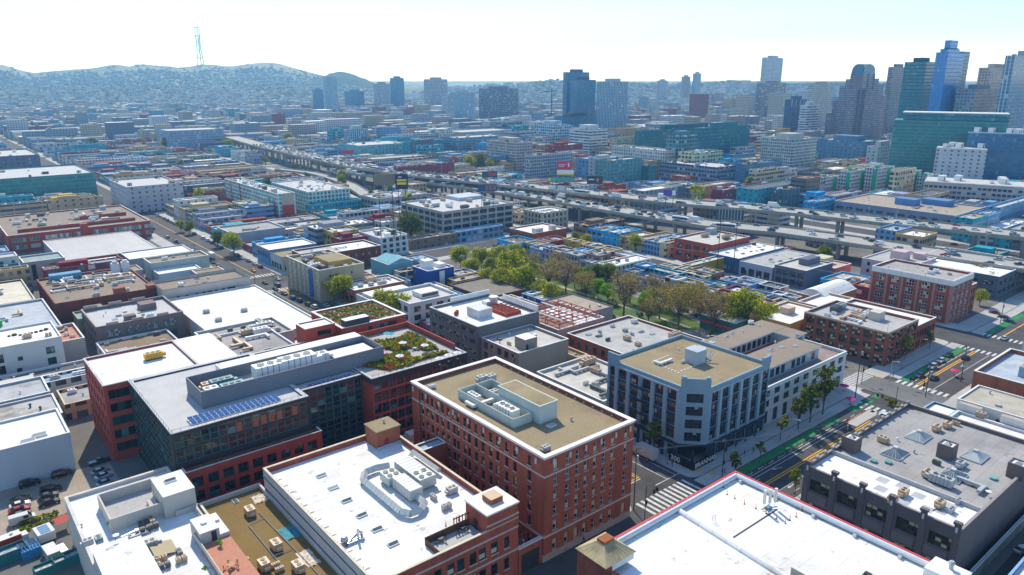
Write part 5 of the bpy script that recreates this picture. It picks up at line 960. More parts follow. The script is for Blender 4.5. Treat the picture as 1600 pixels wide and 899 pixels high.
M_ = bld('white_roof_garage', 'long dark garage front under a wide white roof with clustered fans, right', 388, 437, 112.5, 155, 11, surf('slate_paint', (.1, .125, .16), .8, .08, .3), None, WHITEROOF, ne=[q for j in range(2) for q in ws(49, 8, 1, 4, 2.2, 2+4.3*j, 0, style='big')], se=[q for j in range(2) for q in ws(42.5, 6, 1, 4.4, 2, 2+4.3*j, 0, style='big')], par=.7, land='the white roof garage'); clutter(M_, 402, 420, 118, 130, 10.3, 10, R, ('condenser', 'duct_run', 'dish'))
op = bld('orange_barrel_roof_house', 'orange walled building under a white barrel roof left of the corniced brick', 300, 327, 150, 164, 8, surf('orange_paint', (.48, .19, .05), .8, .06, .3), None, WHITEROOF, se=ws(14, 5, 1, 2, 2, 3.4, 0, style='two', gl=GLT), par=.3)
part(op, 'barrel_roof', WHITEROOF, lambda b: [b.poly([(301+(0), 150.1+14*i/8-.0, 8+3*math.sin(PI*i/8)), (327, 150.1+14*i/8, 8+3*math.sin(PI*i/8)), (327, 150.1+14*(i+1)/8, 8+3*math.sin(PI*(i+1)/8)), (301, 150.1+14*(i+1)/8, 8+3*math.sin(PI*(i+1)/8))]) for i in range(8)]+[b.poly([(301, 150.1, 8)]+[(301, 150.1+14*i/8, 8+3*math.sin(PI*i/8)) for i in range(9)])])
bld('peach_flat_block', 'peach walled flat-roofed block with white roof below the barrel roof', 283, 306, 141, 154, 9.5, surf('peach_paint', (.5, .27, .17), .8, .06, .3), None, WHITEROOF, ne=[(3, 5, 5, 2, 'band', FRAME_D, GL, None, .2)], par=.9)
oc = bld('yellow_orange_corner', 'yellow-orange corner building with white roof beside the orange brick warehouse', 254, 282, 140.4, 158, 9, surf('yellow_orange_paint', (.6, .26, .05), .8, .06, .3), None, WHITEROOF, se=ws(17.6, 4, 1, 2.6, 2.2, 4.5, 0, style='tri'), par=.7); part(oc, 'roof_hut', WALL, lambda b: b.box(266, 148, 8.3, 271, 152, 11), (.55, .42, .3))
gg = bld('green_white_corner', 'dark green shop with white roof and jade hut at the park end', 246, 268, 159, 176, 6, surf('green_paint', (.03, .16, .12)), None, WHITEROOF, par=.4); part(gg, 'jade_hut', surf('jade', (.08, .35, .27)), lambda b: b.box(255, 165, 5.6, 260, 169, 8)); part(gg, 'red_awning', surf('red_edging', (.55, .05, .06)), lambda b: b.box(245.2, 160, 3.2, 245.98, 175, 4.1, bot=True))
yl = bld('mustard_wall_house', 'long mustard-walled house with pale roof beyond the park', 303.5, 333, 225, 230.5, 8, surf('mustard_paint', (.38, .28, .02), .8, .06, .3), None, surf('pale_roof', (.5, .49, .48)), par=.6, land='the mustard-walled house'); clutter(yl, 304, 332, 225.3, 230, 7.4, 5, R, ('condenser', 'roof_vent'))
g3 = bld('cream_italianate_house', 'cream three-storey house with bracketed cornice facing the park', 265, 294.4, 244, 254.5, 10, surf('cream_render2', (.52, .47, .38)), None, WHITEROOF, ne=[q for j in range(3) for q in ws(29.4, 9, 1, 1.1, 1.8, 1.2+3.1*j, 0, style='sash')], se=[q for j in range(3) for q in ws(10.5, 4, 1, 1.1, 1.8, 1.2+3.1*j, 0, style='sash')], par=.6, cornice=(.6, .45, TRIM, None), land='the cream three-storey house'); clutter(g3, 266, 293, 245, 253, 9.4, 4, R)
rq = bld('red_square_office', 'square red three-storey office with square dark windows near the freeway', 336, 372, 236, 262, 12.5, REDPAINT, None, surf('pale_roof2', (.5, .47, .42)), se=[q for j in range(2) for q in ws(26, 4, 1, 4, 3, 2+5*j, 0, style='big')], par=.8, land='the square red office'); clutter(rq, 352, 371, 237, 261, 11.7, 8, R, ('air_handler', 'condenser', 'hvac_unit')); part(rq, 'roof_hut', WALL, lambda b: b.box(362, 256, 11.7, 368, 260, 15), (.3, .36, .4))
bs_ = bld('blue_sawtooth_workshop', 'blue workshop with white roof and rows of skylights right of the red office', 332, 376, 216, 235, 9, surf('deep_blue_paint', (.04, .12, .24), .8, .06, .3), None, WHITEROOF, se=ws(19, 6, 1, 2.2, 2.4, 2, 0, style='two', gl=GLW), par=.3, land='the blue workshop'); clutter(bs_, 334, 375, 217, 234, 8.7, 12, R, ('skylight', 'skylight', 'hvac_unit'))
lg = bld('lilac_gabled_shed', 'pale lilac shed with long grey roof and square skylights beside the blue workshop', 332, 376, 196, 215.5, 8, surf('lilac_paint', (.36, .38, .47), .8, .06, .3), None, surf('grey_roof2', (.4, .39, .37)), se=ws(19.5, 4, 1, 3.4, 4, 1, 0, style='big'), par=.2); clutter(lg, 340, 372, 198, 214, 7.8, 6, R, ('skylight',))
dk = bld('slate_blue_studio', 'slate studio building with dark roof box between lilac shed and pink house', 332, 358, 178, 195, 10, surf('slate_paint2', (.13, .14, .19)), None, surf('pale_roof2', (.5, .47, .42)), se=[q for j in range(2) for q in ws(17, 4, 1, 3.2, 2.6, 1.5+4.2*j, 0, style='big', gl=GLT)], par=.6); part(dk, 'roof_box', surf('slate_paint2', (.13, .14, .19)), lambda b: b.box(344, 184, 9.4, 356, 189, 12.6))
pk = bld('coral_pink_house', 'coral pink low house with yellow upper floor near the freeway', 361, 378, 178, 194, 6.5, surf('coral_paint', (.62, .17, .14)), None, surf('peach_roof', (.55, .4, .3)), se=ws(16, 3, 1, 1.4, 2, 2.4, 0, style='plain'), par=.6); part(pk, 'yellow_upper_floor', WALL, lambda b: b.box(364, 186, 5.9, 374, 193, 9.6), (.5, .5, .33))
pl = bld('pale_pink_flats', 'pale pink stepped flats with grey roofs in front of the freeway', 372, 402, 146, 170, 12, surf('pale_pink', (.58, .42, .43), .8, .06, .3), None, surf('grey_roof2', (.4, .39, .37)), se=[q for j in range(3) for q in ws(24, 4, 1, 1.5, 1.8, 1.5+3.6*j, 0, style='sash')], ne=[q for j in range(3) for q in ws(30, 5, 1, 1.5, 1.8, 1.5+3.6*j, 0, style='sash')], par=.5, land='the pale pink flats'); part(pl, 'upper_hut', surf('pale_pink', (.58, .42, .43)), lambda b: (b.box(383, 154, 11.5, 390, 161, 16), b.box(393, 149, 11.5, 398, 154, 14.5)))
# white flats, blue hut and brick block right of the side street
K_ = bld('red_brick_shop', 'windowless red brick side wall with red painted base, right edge', 252.8, 285, 40, 75.5, 10.5, BRICKO, None, surf('blue_flashing', (.4, .45, .5)), par=1.3, pt=.5, land='the windowless red brick block'); part(K_, 'red_painted_base', surf('red_panel', (.45, .05, .035)), lambda b: b.box(252.7, 66, 0, 252.79, 75.4, 2.4)); part(K_, 'roof_storey', [WALL, GREYROOF, GL], lambda b: (b.box(262, 50, 9.2, 284, 66, 12.6, 0, 1), b.box(261.93, 52, 10, 261.99, 64, 12, 2)), (.25, .35, .45))
Lw = bld('white_bay_flats', 'white flats with tan roof and projecting bays behind the taupe building', 228, 244, 40, 71, 9.5, surf('white_paint2', (.6, .59, .56), .8, .06, .3), None, surf('tan_roof3', (.42, .38, .3)), se=[(3+7.5*i, 1.5+3.6*j, 1.1, 1.9, 'sash', FRAME_D, GL, None, .2) for i in range(4) for j in range(2)], par=.3, cope=TRIM, land='the white flats with tan roof'); parts(Lw, 'bay', [surf('white_paint2', (.6, .59, .56)), surf('tan_roof3', (.42, .38, .3)), GL], [lambda b, i=i: (b.box(226, 42+11*i, 0, 227.99, 48+11*i, 9.3, 0, 1), [b.box(225.94, 43+11*i+2*k, 1.6+3.6*j, 225.99, 44.2+11*i+2*k, 3.4+3.6*j, 2) for j in range(2) for k in range(2)]) for i in range(3)]); clutter(Lw, 229, 243, 42, 70, 9.2, 5, R, ('roof_hatch', 'roof_vent', 'condenser'))
bh = bld('blue_hut', 'small dark blue building with white roof at the crossing corner', 217.5, 228, 70, 77.2, 6.5, surf('blue_paint3', (.03, .12, .22)), None, WHITEROOF, par=.5, pt=.3, cope=surf('blue_cap', (.3, .42, .5)))
part(bh, 'arched_door', GLW, lambda b: b.box(219, 77.21, .13, 220.4, 77.3, 3))
bld('low_white_roof', 'low white roof with small vents between the taupe building and the white flats', 204.5, 225.5, 42, 69.5, 7, WALL, (.5, .5, .5), WHITEROOF, par=.7)
wr = bld('white_corner_block', 'white block cut off by the right edge beside the avenue', 300, 304, 60, 76, 17, surf('white_paint2', (.6, .59, .56)), None, WHITEROOF, se=ws(16, 3, 4, 1.6, 2, 2, 3.8, style='sash'), par=.6)
# beyond the freeway: blue-grey depot with tan roof
bd = bld('blue_grey_depot', 'long blue-grey depot with tan roof and window strips beyond the freeway, right', 534, 590, 187, 270, 13, surf('blue_grey_wall2', (.2, .25, .34), .85, .08, .2, True), None, surf('tan_felt', (.36, .29, .22)), se=[q for j in range(2) for q in ws(83, 11, 1, 5.2, 2, 2.4+5.2*j, 0, style='big')], ne=[q for j in range(2) for q in ws(56, 8, 1, 3.6, 2, 2.4+5.2*j, 0, style='big')], par=.7, land='the blue-grey depot'); clutter(bd, 536, 588, 190, 268, 12.3, 12, R, ('skylight', 'hvac_unit', 'roof_vent', 'duct_run')); part(bd, 'roof_plant', WALL, lambda b: (b.box(556, 222, 12.3, 566, 236, 17), b.box(572, 206, 12.3, 584, 224, 16.4)), (.1, .22, .42))
# ------------------------------------------------------------------ elevated motorway
DECK = surf('deck_concrete', (.37, .355, .32), .9, .1, .1, False, .08); PARA = surf('barrier_concrete', (.33, .31, .27), .9, .12, .2, False, .08)
UPN = [(388, 1180), (366, 1000), (350, 800), (346, 690), (352, 612), (369, 530), (391, 445), (405, 373), (418, 325), (434, 288), (446, 251), (457, 200), (474, 129), (490, 60), (505, -20)]
LON = [(330, 700), (345, 620), (354, 580), (362, 530), (369, 480), (373, 440), (375, 384), (377, 323), (382, 274), (398, 235), (403, 200), (406, 160), (412, 100), (418, 20)]
SPL = [(300, 760), (318, 720), (322, 690), (318, 640), (306, 590), (292, 545)]
def offs(pl, d):
    out = []
    for i, p in enumerate(pl):
        a = Vector(pl[max(0, i-1)]); b = Vector(pl[min(len(pl)-1, i+1)]); t = (b-a).normalized()
        out.append((p[0]-t.y*d, p[1]+t.x*d))   # to the left of travel: larger x as y falls
    return out
def deck(name, label, pl, w, z, zend=None):
    root = thing(name, label, 'motorway', (pl[len(pl)//2][0], pl[len(pl)//2][1], 0))
    zs = [z if zend is None else z+(zend-z)*i/(len(pl)-1) for i in range(len(pl))]
    A = pl; B = offs(pl, w)
    def slab(b):
        for i in range(len(pl)-1):
            a, c, d, e = A[i], A[i+1], B[i+1], B[i]; z0, z1 = zs[i], zs[i+1]
            b.poly([(*a, z0), (*c, z1), (*d, z1), (*e, z0)], 0); b.poly([(*a, z0-1.2), (*e, z0-1.2), (*d, z1-1.2), (*c, z1-1.2)], 1)
            b.poly([(*c, z1-1.2), (*c, z1), (*a, z0), (*a, z0-1.2)], 1); b.poly([(*e, z0-1.2), (*e, z0), (*d, z1), (*d, z1-1.2)], 1)
    part(root, 'deck', [DECK, PARA], slab)
    def rail(d):
        def f(b):
            P, Q_ = offs(pl, d), offs(pl, d+.35)
            for i in range(len(pl)-1):
                a, c, e, g_ = P[i], P[i+1], Q_[i+1], Q_[i]
                b.poly([(*a, zs[i]-.4), (*c, zs[i+1]-.4), (*c, zs[i+1]+1), (*a, zs[i]+1)]); b.poly([(*g_, zs[i]+1), (*e, zs[i+1]+1), (*e, zs[i+1]-.4), (*g_, zs[i]-.4)]); b.poly([(*a, zs[i]+1), (*c, zs[i+1]+1), (*e, zs[i+1]+1), (*g_, zs[i]+1)])
        return f
    for d in (-.3, w-.05): part(root, 'barrier', PARA, rail(d))
    def lanes(b):
        for k in range(1, 5):
            P, Q_ = offs(pl, w*k/5), offs(pl, w*k/5+.2)
            for i in range(len(pl)-1): b.poly([(*P[i], zs[i]+.006), (*P[i+1], zs[i+1]+.006), (*Q_[i+1], zs[i+1]+.006), (*Q_[i], zs[i]+.006)])
    part(root, 'lane_lines', WHITE, lanes)
    C1, C2 = offs(pl, w*.22), offs(pl, w*.78); n = 0
    for i in range(len(pl)-1):
        k = max(1, int((Vector(pl[i+1])-Vector(pl[i])).length/24))
        for q in range(k):
            t = q/k; u = Vector(C1[i]).lerp(Vector(C1[i+1]), t); v = Vector(C2[i]).lerp(Vector(C2[i+1]), t); zz = zs[i]+(zs[i+1]-zs[i])*t
            n += 1
            if zz > 4: part(root, 'pier', PARA, lambda b: (b.box(u.x-.9, u.y-.9, 0, u.x+.9, u.y+.9, zz-2.5), b.box(v.x-.9, v.y-.9, 0, v.x+.9, v.y+.9, zz-2.5), b.bar((u.x-(v.x-u.x)*.3, u.y-(v.y-u.y)*.3, zz-1.95), (v.x+(v.x-u.x)*.3, v.y+(v.y-u.y)*.3, zz-1.95), .85)))
    return zs
ZU = deck('elevated_motorway', 'upper concrete motorway deck on piers crossing the city beyond the park', UPN, 23, 15)
ZL = deck('elevated_motorway', 'nearer and lower concrete motorway deck in front of the higher one', LON, 22, 11)
ZS = deck('motorway_ramp', 'pale curving ramp leaving the motorway beside the big billboard', SPL, 12, 9, 1)
def near_line(x, y, pl, d0, d1):
    for a, b in zip(pl, pl[1:]):
        a, b = Vector(a), Vector(b); t = max(0, min(1, (Vector((x, y))-a).dot(b-a)/(b-a).length_squared)); q = a+(b-a)*t
        s = (b-a).normalized(); off = -(x-q.x)*s.y+(y-q.y)*s.x
        if (Vector((x, y))-q).length < 60 and d0 < off < d1 and 0 <= t <= 1 and (0 < t < 1 or (Vector((x, y))-q).length < 26): return True
    return False
# ------------------------------------------------------------------ towers and big blocks farther off, each from its corners and its distance
def gdir(px, row=125):
    v = FW*F_PX+RT*(px-CXP)-UP*(row-CYP); l = math.hypot(v.x, v.y); return v.x/l, v.y/l, v.z/l
def pbox(xl, xf, xr, yt, D):
    a, b, c = gdir(xf, yt); X, Y = a*D, b*D
    l = gdir(xl, yt); r = gdir(xr, yt)
    return X, Y*r[0]/r[1], Y, X*l[1]/l[0], H+c*D
F_BLUE = facade('blue_curtain_wall', (.08, .17, .26), (.02, .14, .27), 2.2, 3.8, .88, .8, (.04, .2, .36), lit=.03, litc=(.12, .3, .42))
F_BRIGHT = facade('bright_blue_glass', (.06, .22, .42), (.04, .24, .6), 1.8, 4, .93, .86, (.05, .28, .66), lit=.04, litc=(.2, .45, .75))
F_TEAL = facade('teal_curtain_wall', (.03, .1, .11), (.01, .19, .23), 2.6, 3.9, .9, .72, (.03, .28, .32), lit=.03, litc=(.1, .36, .36))
F_GREEN = facade('green_curtain_wall', (.06, .24, .23), (.01, .17, .17), 2.0, 3.4, .85, .62, (.02, .26, .25), lit=.04, litc=(.1, .32, .3))
F_STRIPE = facade('striped_glass_wall', (.5, .56, .6), (.03, .16, .28), 3.4, 3.6, .72, .92, (.05, .21, .34), lit=.03)
F_CREAM = facade('pierced_pale_wall', None, (.05, .07, .1), 3.4, 3.5, .5, .52, (.12, .2, .27))
F_BAND = facade('banded_wall', None, (.02, .05, .09), 9, 3.7, .94, .45, (.06, .14, .22))
F_DENSE = facade('densely_windowed_wall', None, (.04, .07, .12), 2.4, 3.2, .6, .6, (.07, .12, .19), lit=.05)
F_SPARSE = facade('sparsely_windowed_wall', None, (.05, .06, .08), 5.2, 3.6, .3, .42, (.15, .2, .24))
F_SHOP = facade('loft_windowed_wall', None, (.03, .05, .07), 4.4, 4.0, .7, .58, (.14, .22, .26), lit=.2)
F_VERT = facade('finned_wall', None, (.03, .07, .11), 2.0, 30, .55, .96, (.06, .12, .18))
F_OFF = facade('grey_office_wall', None, (.015, .03, .06), 3.2, 3.9, .78, .5, (.05, .1, .16))
PALE = surf('pale_roof', (.5, .49, .48))
TW = [
 # label, name, xl, xf, xr, top row, distance, facade, wall colour, roof extras (list of pbox offsets)
 ('pale blue slender office tower left of the dark glass one, below the hill ridge', 505, 509, 526, 121, 2150, F_STRIPE, (.45, .55, .6)),
 ('dark stub tower touching the left of the pale blue slender tower', 488, 492, 505, 141, 2100, F_BLUE, (.1, .2, .28)),
 ('broad low blue slab right of the pale blue slender tower', 538, 550, 569, 143, 2200, F_BLUE, (.12, .25, .32)),
 ('dark blue glass tower with notched top standing over the mid-left flats', 609, 618, 631, 122, 2150, F_BLUE, (.06, .18, .3)),
 ('grey concrete tower behind the notched dark blue one', 583, 590, 609, 131, 2250, F_CREAM, (.33, .36, .42)),
 ('brownish office slab with a raised cap, centre-left skyline', 662, 672, 699, 124, 2000, F_CREAM, (.36, .36, .42)),
 ('pale residential slab in front of the brownish capped slab', 690, 700, 716, 150, 1750, F_DENSE, (.5, .53, .55)),
 ('blue-grey residential tower with pale balconies beside the dark slab', 703, 722, 742, 145, 1650, F_STRIPE, (.4, .46, .5)),
 ('long dark grey government slab with thin edge, centre skyline', 748, 775, 810, 139, 1700, F_OFF, (.14, .18, .24)),
 ('tall dark blue glass tower, left of the centre pair', 880, 886, 921, 113, 1330, F_BLUE, (.05, .12, .2)),
 ('lower glass block in front of the tall dark blue tower', 891, 899, 931, 125, 1290, F_BLUE, (.04, .1, .2)),
 ('dark glass podium beneath the tall dark blue tower', 866, 880, 933, 183, 1250, F_BLUE, (.03, .08, .1)),
 ('blue tower with white vertical stripes, right of the centre pair', 933, 962, 982, 128, 1230, F_STRIPE, (.4, .5, .56)),
 ('distant slender brown tower, left of the lone skyline pair', 1065, 1070, 1079, 120, 2500, F_DENSE, (.4, .38, .4)),
 ('distant slender pale tower, right of the lone skyline pair', 1083, 1088, 1096, 115, 2500, F_STRIPE, (.45, .52, .56)),
 ('distant grey twin block on the skyline left of the slender pair', 1027, 1032, 1043, 126, 2700, F_DENSE, (.42, .44, .48)),
 ('white topped hotel tower behind the brown ribbed tower', 1191, 1196, 1224, 90, 2050, F_DENSE, (.56, .6, .63)),
 ('brown ribbed hotel tower in front of the white topped one', 1183, 1190, 1229, 130, 1800, F_BAND, (.3, .25, .27)),
 ('navy office block with white slots, right of the brown ribbed tower', 1227, 1240, 1261, 156, 1250, F_VERT, (.05, .13, .27)),
 ('white stepped terrace of banded floors beside the navy block', 1250, 1262, 1282, 165, 1230, F_BAND, (.6, .65, .7)),
 ('cream stepped block with pitched crown left of the jukebox-shaped hotel', 1263, 1272, 1302, 132, 1500, F_CREAM, (.52, .48, .4)),
 ('dark brown office tower with flat cap left of the teal glass tower', 1390, 1396, 1419, 105, 1400, F_DENSE, (.26, .23, .24)),
 ('tall teal glass tower left of the bright blue one', 1414, 1448, 1465, 97, 1010, F_TEAL, (.03, .1, .12)),
 ('grey office block with dark vertical windows in front of the pink tower', 1494, 1525, 1564, 140, 960, F_CREAM, (.33, .36, .45)),
 ('pale pink stone tower with stepped top, upper right', 1530, 1549, 1582, 106, 1150, F_CREAM, (.55, .43, .38)),
 ('pale blue tower partly cut by the right edge of the picture', 1575, 1586, 1640, 87, 900, F_STRIPE, (.35, .5, .55)),
 ('olive and tan tower on the right edge', 1578, 1596, 1660, 88, 930, F_CREAM, (.34, .36, .3)),
 ('blue painted block with white roof at the right edge by the motorway', 1551, 1562, 1700, 325, 600, F_SPARSE, (.16, .34, .52)),
 ('cream and glass flats with stacked balconies, right of the grey offices', 1190, 1240, 1277, 219, 820, F_DENSE, (.48, .5, .48)),
 ('long blue flat-roofed exhibition hall behind the cream flats', 1276, 1352, 1378, 222, 960, F_SPARSE, (.1, .24, .38)),
 ('white hall with blank walls right of the blue exhibition hall', 1355, 1372, 1402, 230, 880, F_SPARSE, (.55, .56, .6)),
 ('long grey office of narrow windows with planted roof beyond the motorway', 1030, 1120, 1158, 262, 715, F_OFF, (.2, .25, .36)),
 ('dark glass office right of the long grey office', 1150, 1165, 1222, 258, 715, F_BLUE, (.03, .09, .15)),
 ('teal glass-fronted block left of the long grey office', 979, 1014, 1026, 260, 720, F_TEAL, (.05, .2, .22)),
 ('blank teal-green wall block beside the teal glass front', 930, 951, 1004, 252, 690, F_SPARSE, (.08, .25, .27)),
 ('grey banded hotel carrying a pink billboard beyond the motorway', 822, 828, 895, 244, 720, F_DENSE, (.36, .37, .39)),
 ('beige brick flats with many windows left of the billboard hotel', 760, 806, 832, 224, 840, F_DENSE, (.46, .42, .38)),
 ('white banded office block in the middle distance left of the glass convention hall', 890, 922, 950, 203, 980, F_BAND, (.6, .62, .62)),
 ('broad green glass convention hall with flat roof', 993, 1000, 1140, 205, 900, F_TEAL, (.04, .18, .22)),
 ('lower green glass wing in front of the convention hall', 1088, 1095, 1172, 201, 860, F_TEAL, (.05, .22, .26)),
 ('blue-green flats with yellow panels in front of the convention hall', 1041, 1062, 1090, 214, 800, F_SHOP, (.08, .26, .32)),
 ('white arcaded low office with pale roof beyond the teal glass block', 955, 1040, 1060, 236, 790, F_CREAM, (.56, .56, .52)),
 ('pale yellow stepped flats right of the arcaded office', 1060, 1085, 1130, 240, 760, F_SHOP, (.5, .52, .3)),
 ('white flats with blue and orange panels left of the dark podium', 836, 866, 892, 196, 1080, F_SHOP, (.36, .52, .62)),
 ('maroon windowed low block directly behind the upper motorway', 1112, 1128, 1207, 298, 625, F_SPARSE, (.3, .02, .05)),
 ('dark slate block with white mural behind the upper motorway', 1205, 1228, 1250, 297, 610, F_SPARSE, (.06, .12, .16)),
 ('low red hall along the far side of the motorway', 615, 622, 710, 262, 720, F_SPARSE, (.22, .03, .05)),
 ('big blue-grey warehouse of many windows, upper left', 243, 262, 349, 205, 1180, F_CREAM, (.27, .36, .5)),
 ('dark glass office with slate frames, far left edge', -80, -40, 150, 283, 740, F_GREEN, (.03, .05, .09)),
 ('pale grey stepped flats with pitched attic roofs, left', 172, 197, 286, 293, 640, F_SPARSE, (.42, .42, .46)),
 ('slate grey windowless block above the dark glass office', -60, -20, 62, 246, 900, F_SPARSE, (.12, .13, .2)),
 ('white and teal flats right of the striped mid-distance slab', 690, 720, 800, 207, 1150, F_DENSE, (.5, .5, .48)),
 ('dark and white slab with black stripes, mid-distance centre-left', 537, 545, 575, 203, 1100, F_STRIPE, (.5, .55, .58)),
 ('blue and grey flats with a red corner, mid-distance centre', 690, 715, 790, 216, 1000, F_DENSE, (.16, .3, .4)),
 ('long low teal hall roofed in white, mid-distance centre-left', 528, 560, 640, 228, 980, F_SPARSE, (.15, .4, .45)),
]
TALLROOF = {}
def city_tower(label, xl, xf, xr, yt, D, fac, wc, name='tower_block'):
    x0, x1, y0, y1, z = pbox(xl, xf, xr, yt, D)
    x1 = max(x1, x0+8); y1 = min(max(y1, y0+8), y0+90)
    r = bld(name, label, x0, x1, y0, y1, z, fac, wc, PALE if D < 1300 else ROOF, (.35, .36, .38), par=1.2, pt=.5, cope=WALL)
    rr = random.Random(int(xl*7+yt))
    if D < 1100: clutter(r, x0, x1, y0, y1, z-1.2, 7, rr, ('stair_head', 'air_handler', 'hvac_unit', 'condenser'))
    w, d = x1-x0, y1-y0
    if z > 30: part(r, 'plant_storey', WALL, lambda b: b.box(x0+w*.25, y0+d*.25, z-1.2, x0+w*.75, y0+d*.75, z+min(5, w*.12+1.5)), tuple(.8*q for q in wc))
    return r, (x0, x1, y0, y1, z)
for t_ in TW:
    nm = 'tower_block' if t_[4] < 165 else 'office_block'
    city_tower(*t_, name=nm)
# the wide green slab stands square to the line of sight, off the grid
Dg = 845; zg = H+gdir(1495, 178)[2]*Dg; c0 = gdir(1406); c1 = gdir(1588); A0 = Vector((c0[0]*Dg, c0[1]*Dg, 0)); A1 = Vector((c1[0]*Dg, c1[1]*Dg, 0)); dn = Vector((A1.y-A0.y, A0.x-A1.x, 0)).normalized()*-34
GS = thing('office_block', 'wide dark green glass office slab, upper right', 'building', (A0+A1)/2)
part(GS, 'wall', F_GREEN, lambda b: b.prism([(q.x, q.y) for q in (A0, A1, A1+dn, A0+dn)], 0, zg-7))
part(GS, 'top_storey', F_TEAL, lambda b: b.prism([(q.x, q.y) for q in (A0+dn*.1+(A1-A0)*.08, A1+dn*.1, A1+dn*.9, A0+dn*.9+(A1-A0)*.08)], zg-7, zg))
part(GS, 'parapet_cap', TRIM, lambda b: b.prism([(q.x, q.y) for q in (A0+dn*.08+(A1-A0)*.07, A1+dn*.08, A1+dn*.92, A0+dn*.92+(A1-A0)*.07)], zg, zg+.8))
def square_on(label, xl, xr, yt, D, dep, fac, wc):
    z = H+gdir((xl+xr)/2, yt)[2]*D; a, c = gdir(xl), gdir(xr); P = Vector((a[0]*D, a[1]*D, 0)); Q2 = Vector((c[0]*D, c[1]*D, 0)); n = Vector((Q2.y-P.y, P.x-Q2.x, 0)).normalized()*-dep
    t = thing('office_block', label, 'building', (P+Q2)/2); pts = [(q.x, q.y) for q in (P, Q2, Q2+n, P+n)]
    part(t, 'wall', fac, lambda b: b.prism(pts, 0, z), wc); part(t, 'roof', PALE, lambda b: b.poly([(*q, z+.05) for q in pts])); e = (Q2-P).normalized()
    part(t, 'parapet', WALL, lambda b: b.bar(Vector((*pts[0], z+.4)), Vector((*pts[1], z+.4)), .6), tuple(min(.7, q*1.3) for q in wc))
    rr = random.Random(int(xl))
    for k in range(6):
        q = P+e*(Q2-P).length*rr.uniform(.1, .9)+n*rr.uniform(.2, .8); unit(t, rr.choice(('stair_head', 'air_handler', 'hvac_unit')), q.x, q.y, z+.06, 0, 'white', 1.6)
    REG.append((min(q[0] for q in pts), max(q[0] for q in pts), min(q[1] for q in pts), max(q[1] for q in pts)))
square_on('white block with scattered square windows in front of the wide green slab', 1480, 1562, 234, 800, 30, F_SPARSE, (.55, .55, .58))
square_on('blue patterned office with white curved parapet at right edge', 1526, 1640, 210, 825, 20, F_BLUE, (.25, .32, .45))
square_on('pale pink office with stepped parapet beyond the blue-grey depot', 1468, 1640, 291, 690, 40, F_OFF, (.5, .42, .4))
square_on('narrow white tower slab at the left foot of the wide green slab', 1372, 1404, 262, 815, 20, F_SPARSE, (.5, .52, .56))
REG.append((min(A0.x, A1.x)-5, max(A0.x, A1.x)+30, min(A0.y, A1.y), max(A0.y, A1.y)+20))
# the bright blue stepped glass tower
r, (x0, x1, y0, y1, z) = city_tower('tallest bright blue glass tower with stepped shoulders, upper right', 1463, 1482, 1508, 82, 950, F_BRIGHT, (.05, .2, .42))
zt = H+gdir(1485, 63)[2]*960; w, d = x1-x0, y1-y0
part(r, 'upper_shaft', F_BRIGHT, lambda b: (b.box(x0+w*.12, y0+d*.2, z, x0+w*.8, y0+d*.85, zt-9), b.box(x0+w*.25, y0+d*.3, zt-9, x0+w*.7, y0+d*.75, zt)))
part(r, 'side_wing', F_BLUE, lambda b: b.box(x1+.02, y0+2, 0, x1+w*.45, y1-2, z+2))
# stepped hotel with arched glass crown
D_ = 1240; xa, xb, ya, yb, z = pbox(1331, 1348, 1366, 117, D_); rowz = lambda r_: H+gdir(1348, r_)[2]*D_
HT = thing('stepped_hotel', 'great stepped brown hotel with fan-shaped glass crown, right skyline', 'building', ((xa+xb)/2, (ya+yb)/2, 0))
zc = rowz(100); wq, dq = xb-xa, yb-ya
part(HT, 'centre_shaft', F_DENSE, lambda b: b.box(xa, ya, 0, xb, yb, z), (.3, .26, .3))
parts(HT, 'corner_pier', WALL, [lambda b, x=x, y=y: b.box(x-1.2, y-1.2, 0, x+1.2, y+1.2, z+2) for x, y in ((xa, ya), (xa, yb), (xb, ya), (xa, (ya+yb)/2), ((xa+xb)/2, ya))], (.22, .2, .24))
def crown(b):
    n = 8
    for lo, hi, flip in ((ya, yb, 0), (xa, xb, 1)):
        c = (lo+hi)/2; r = (hi-lo)/2; arc = [(c+r*math.cos(PI*i/n), z+(zc-z)*(.3+.7*math.sin(PI*i/n))) for i in range(n+1)]
        q = [(hi, z)]+arc+[(lo, z)]
        for e in ((xa-.8, xb+.8) if not flip else (ya-.8, yb+.8)): b.poly([(e, a, h_) if not flip else (a, e, h_) for a, h_ in q], 0)
        e0, e1 = ((xa-.8, xb+.8) if not flip else (ya-.8, yb+.8))
        for (a, h1), (f, h2) in zip(q, q[1:]): b.poly([(e0, a, h1), (e0, f, h2), (e1, f, h2), (e1, a, h1)] if not flip else [(a, e0, h1), (f, e0, h2), (f, e1, h2), (a, e1, h1)], 1)
part(HT, 'glass_crown', [F_BLUE, F_TEAL], crown)
for k, (u, v, w_, r_) in enumerate(((0, 1.0, .5, 124), (1.0, 0, .5, 123), (0, 1.5, .5, 135), (1.5, 0, .5, 132), (0, 2.0, .5, 158), (2.0, 0, .4, 150), (-.35, .15, .34, 140), (.15, -.35, .34, 140), (0, 2.5, .5, 178))):
    x0, y0 = xa+wq*u, ya+dq*v; x1 = x0+(wq*w_ if u >= 1 or u < 0 else wq*.8); y1 = y0+(dq*w_ if v >= 1 or v < 0 else dq*.8)
    part(HT, 'stepped_wing', F_DENSE, lambda b: b.box(x0+.05, y0+.05, 0, x1, y1, rowz(r_)), ((.32, .28, .31), (.27, .24, .28), (.36, .31, .32))[k % 3])
REG.append((xa-20, xb+60, ya-20, yb+90))
